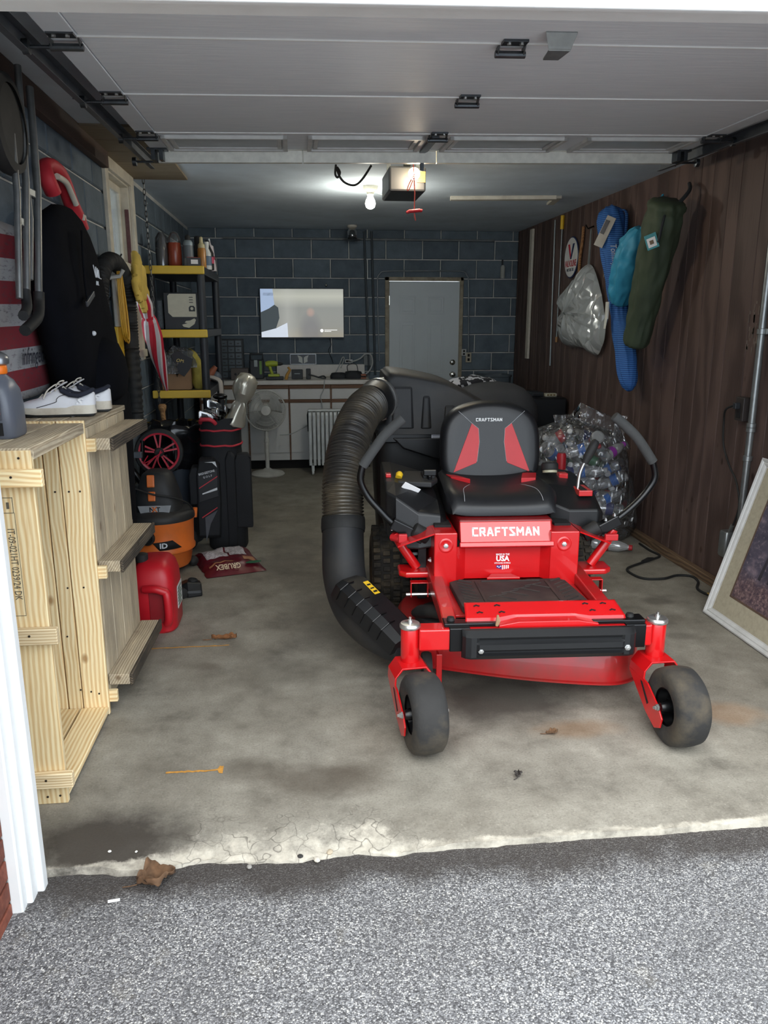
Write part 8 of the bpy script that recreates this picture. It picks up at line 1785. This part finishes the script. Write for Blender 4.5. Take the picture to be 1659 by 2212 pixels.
# opener
op_ = thing('door_opener', 'black garage door opener with lit bulb hanging from the ceiling', 'opener', (0.675, 4.98, 2.30))
b = MB(); b.box(-0.11, 0.11, -0.10, 0.30, 0.0, 0.14); b.build('housing', mat('opener_black', rgb(34, 36, 40), 0.5), op_, bevel=0.012)
for x in (-0.09, 0.09):
    b = MB(); b.box(x - 0.012, x + 0.012, 0.1, 0.104, 0.13, 0.222); b.build('hanger', GALV, op_)
b = MB(); b.box(-0.02, 0.02, -0.62, -0.05, 0.145, 0.175); b.build('rail', HNG, op_)
b = MB(); b.tube([(0.03, -0.13, 0.09), (0.03, -0.10, 0.09)], 0.018, 12); b.build('bulb_socket', WHT, op_, 40)
b = MB(); b.sphere((0.03, -0.155, 0.088), (0.034, 0.036, 0.034), 18, 12); b.build('bulb', glow_mat('warm_bulb', (1.0, 0.82, 0.5), 22.0), op_, 60)
b = MB(); b.box(0.055, 0.105, -0.106, -0.099, 0.05, 0.11); wl2 = b.build('warning_label', mat('label_amber', rgb(120, 96, 44), 0.5), op_)
for k in range(4):
    b = MB(); b.box(0.06, 0.09 + 0.008 * (k % 2), -0.1078, -0.1058, 0.058 + 0.013 * k, 0.064 + 0.013 * k); b.build('label_line', YEL, wl2)
def lamp(loc, energy, color, r=0.04):
    l = bpy.data.lights.new('bulb_light', 'POINT'); l.energy = energy; l.color = color; l.shadow_soft_size = r
    o = bpy.data.objects.new('bulb_light', l); COL.objects.link(o); o.location = loc
lamp((0.705, 4.74, 2.36), 2.5, (1.0, 0.84, 0.62))
# pull release
pr2 = thing('release_pull', 'red emergency release handle on a thin cord below the opener', 'handle', (0.69, 4.70, 2.165))
b = MB(); b.tube([(0, 0, 0.012), (0.002, 0, 0.10), (-0.01, 0, 0.285)], 0.0032, 6); b.build('cord', mat('red_cord', rgb(190, 80, 70), 0.7), pr2, 50)
b = MB(); b.tube(smooth_path([(0.0, 0, 0.20), (-0.03, 0, 0.15), (-0.042, 0, 0.115), (-0.03, 0, 0.12), (-0.005, 0, 0.18)], 5), 0.0028, 6); b.build('cord_loop', mat('red_cord', (1, 1, 1)), pr2, 50)
b = MB(); b.tube([(-0.045, 0, -0.008), (-0.03, 0, 0.0), (0.03, 0, 0.006), (0.045, 0, 0.004)], [0.010, 0.014, 0.014, 0.011], 10, flat=0.7); b.build('grip', mat('red_pull', rgb(196, 34, 44), 0.45), pr2, 50)
b = MB(); b.tube([(0.0, 0, -0.01), (0.004, 0, -0.035), (0.008, 0, -0.05)], [0.004, 0.005, 0.003], 6); b.build('knot', mat('red_cord', (1, 1, 1)), pr2)
# ceiling lamp with bare bulb
PORC = mat('porcelain', rgb(206, 200, 186), 0.35)
lp_ = thing('ceiling_lamp', 'lit bare bulb in a white porcelain ceiling holder', 'lamp', (0.567, 6.1, ZC))
b = MB(); b.lathe([(0.057, 0.0), (0.057, -0.012), (0.045, -0.03), (0.026, -0.045), (0.026, -0.06)], 28); b.build('holder', PORC, lp_, 40)
b = MB(); b.lathe([(0.018, -0.055), (0.02, -0.075), (0.035, -0.105), (0.0375, -0.125), (0.03, -0.148), (0.015, -0.158), (0.001, -0.16)], 24); b.build('bulb', glow_mat('pale_bulb', (1.0, 0.97, 0.72), 14.0), lp_, 60)
lamp((0.567, 6.1, 2.32), 4.0, (1.0, 0.96, 0.86))
b = MB(); b.tube([(0.03, 0, -0.04), (0.07, 0.0, -0.055), (0.12, 0.01, -0.06)], 0.0015, 5); b.build('pull_string', PORC, lp_)
lp2 = thing('ceiling_lamp', 'unlit dark glass ceiling lamp near the back wall', 'lamp', (0.60, 8.5, ZC))
b = MB(); b.lathe([(0.05, 0.0), (0.05, -0.02), (0.03, -0.035)], 24); b.build('holder', PORC, lp2, 40)
b = MB(); b.lathe([(0.03, -0.03), (0.05, -0.06), (0.055, -0.10), (0.05, -0.14), (0.02, -0.155), (0.001, -0.156)], 24); b.build('jar', clear_mat('smoke_glass', (0.45, 0.48, 0.5), 0.4, 0.1, 0.1, (0.2, 0.2, 0.2)), lp2, 60)
b = MB(); b.lathe([(0.06, -0.155), (0.09, -0.15), (0.1, -0.145)], 24, None, False, False); b.build('wire_guard', HNG, lp2, 40)
# black cord looped on the ceiling
b = MB(); b.tube(smooth_path([(0.275, 5.3, 2.515), (0.27, 5.3, 2.46), (0.285, 5.3, 2.44), (0.30, 5.3, 2.47), (0.28, 5.3, 2.50), (0.295, 5.3, 2.45), (0.33, 5.3, 2.41), (0.39, 5.3, 2.395), (0.44, 5.3, 2.43), (0.50, 5.3, 2.515)], 6), 0.007, 8); tag(b.build('looped_cable', RUB, None, 50), 'black cord looped from the ceiling beside the bare bulb', 'cable')

# ================================================================ FLOOR DEBRIS
LF = mat('dead_leaf', rgb(128, 84, 50), 0.9, var=0.3, scale=30)
def leaf(name, label, loc, sx, sy, rz, seed, mt=LF, curl=0.03):
    b = MB()
    def fn(u, w):
        x = (u - 0.5) * 2; env = (1 - abs(x) ** 2.2) * (1 + 0.35 * math.sin(9 * u + seed))
        return (x * sx, (w - 0.5) * 2 * sy * env, 0.006 + curl * abs(nz(u * 4 + seed, w * 4)) + 0.5 * curl * (w - 0.5) ** 2 * 4)
    b.grid(18, 8, fn); t = thing(name, label, 'leaf', loc, rz)
    b.build('blade', mt, t, 60, solid=0.0015)
    b = MB(); b.tube([(-sx, 0, 0.008), (-sx * 1.35, 0.004, 0.006), (-sx * 1.7, 0.012, 0.004)], 0.0016, 5); b.build('stem', mt, t)
leaf('dry_leaf', 'curled brown leaf on the concrete beyond the crates', (-0.40, 3.70, 0), 0.062, 0.02, 4, 1.3)
leaf('dry_leaf', 'large crumpled brown leaf on the asphalt beside the white jamb', (-0.445, 2.0, -0.028), 0.055, 0.045, 20, 4.1, mat('dark_leaf', rgb(96, 70, 48), 0.9, var=0.35, scale=40), 0.04)
leaf('leaf_scrap', 'small torn leaf scrap on the concrete between the front wheels', (0.94, 2.63, 0), 0.025, 0.014, 10, 2.2, mat('dark_leaf', (1, 1, 1)), 0.015)
leaf('leaf_scrap', 'tiny dark leaf scrap on the concrete ahead of the mower', (0.73, 2.36, 0), 0.014, 0.014, 70, 7.2, mat('black_leaf', rgb(52, 46, 42), 0.8), 0.02)
b = MB(); b.box(-0.016, 0.016, -0.003, 0.003, 0, 0.005); tag(b.build('paper_scrap', WHT, None, loc=(-0.55, 1.93, -0.0285), rot=(0, 0, R(8))), 'tiny white paper stick on the asphalt', 'scrap')
for (x0, x1, y, lab) in ((-0.80, -0.37, 3.63, 'paint_line'), (-0.50, -0.30, 2.52, 'paint_line')):
    b = MB(); N_ = 30
    b.loft([[(x0 + (x1 - x0) * i / N_, y + 0.006 * nz(i * 0.4, y) + d * (0.004 + 0.004 * abs(nz(i * 0.7, y * 3)) + (0.018 if i > N_ - 3 and y < 3 else 0)), 0.0012) for i in range(N_ + 1)] for d in (-1, 1)], False, False, False)
    b.build('paint_line', mat('orange_paint', rgb(196, 140, 60), 0.8, var=0.25, scale=50), floor)
random.seed(11)
b = MB(); b.sphere((0, 0, 0), (1, 0.8, 0.55), 7, 4); PEB = b.mesh('pebble')
for k, (x, y, s_, lab) in enumerate(((-0.60, 2.11, 0.006, 'white pebble nearest the jamb on the stained concrete'), (-0.52, 2.10, 0.005, 'small white pebble on the dark stain'), (0.02, 2.03, 0.013, 'pale broken concrete chip at the slab edge'), (-0.03, 2.05, 0.010, 'black crumb at the broken slab edge'), (0.06, 2.06, 0.012, 'tan concrete chip at the broken slab edge'), (-0.18, 2.02, 0.010, 'grey concrete chip at the broken slab edge'))):
    o = obj('pebble', PEB.copy(), mat('pebble_%d' % k, [rgb(220, 218, 210), rgb(214, 212, 204), rgb(190, 182, 168), rgb(44, 42, 40), rgb(170, 156, 134), rgb(140, 136, 130)][k], 0.9), None, (x, y, 0.001 if y > 2.08 else -0.018), (0, 0, k)); o.scale = (s_, s_, s_); tag(o, lab, 'pebble')
flush_text()
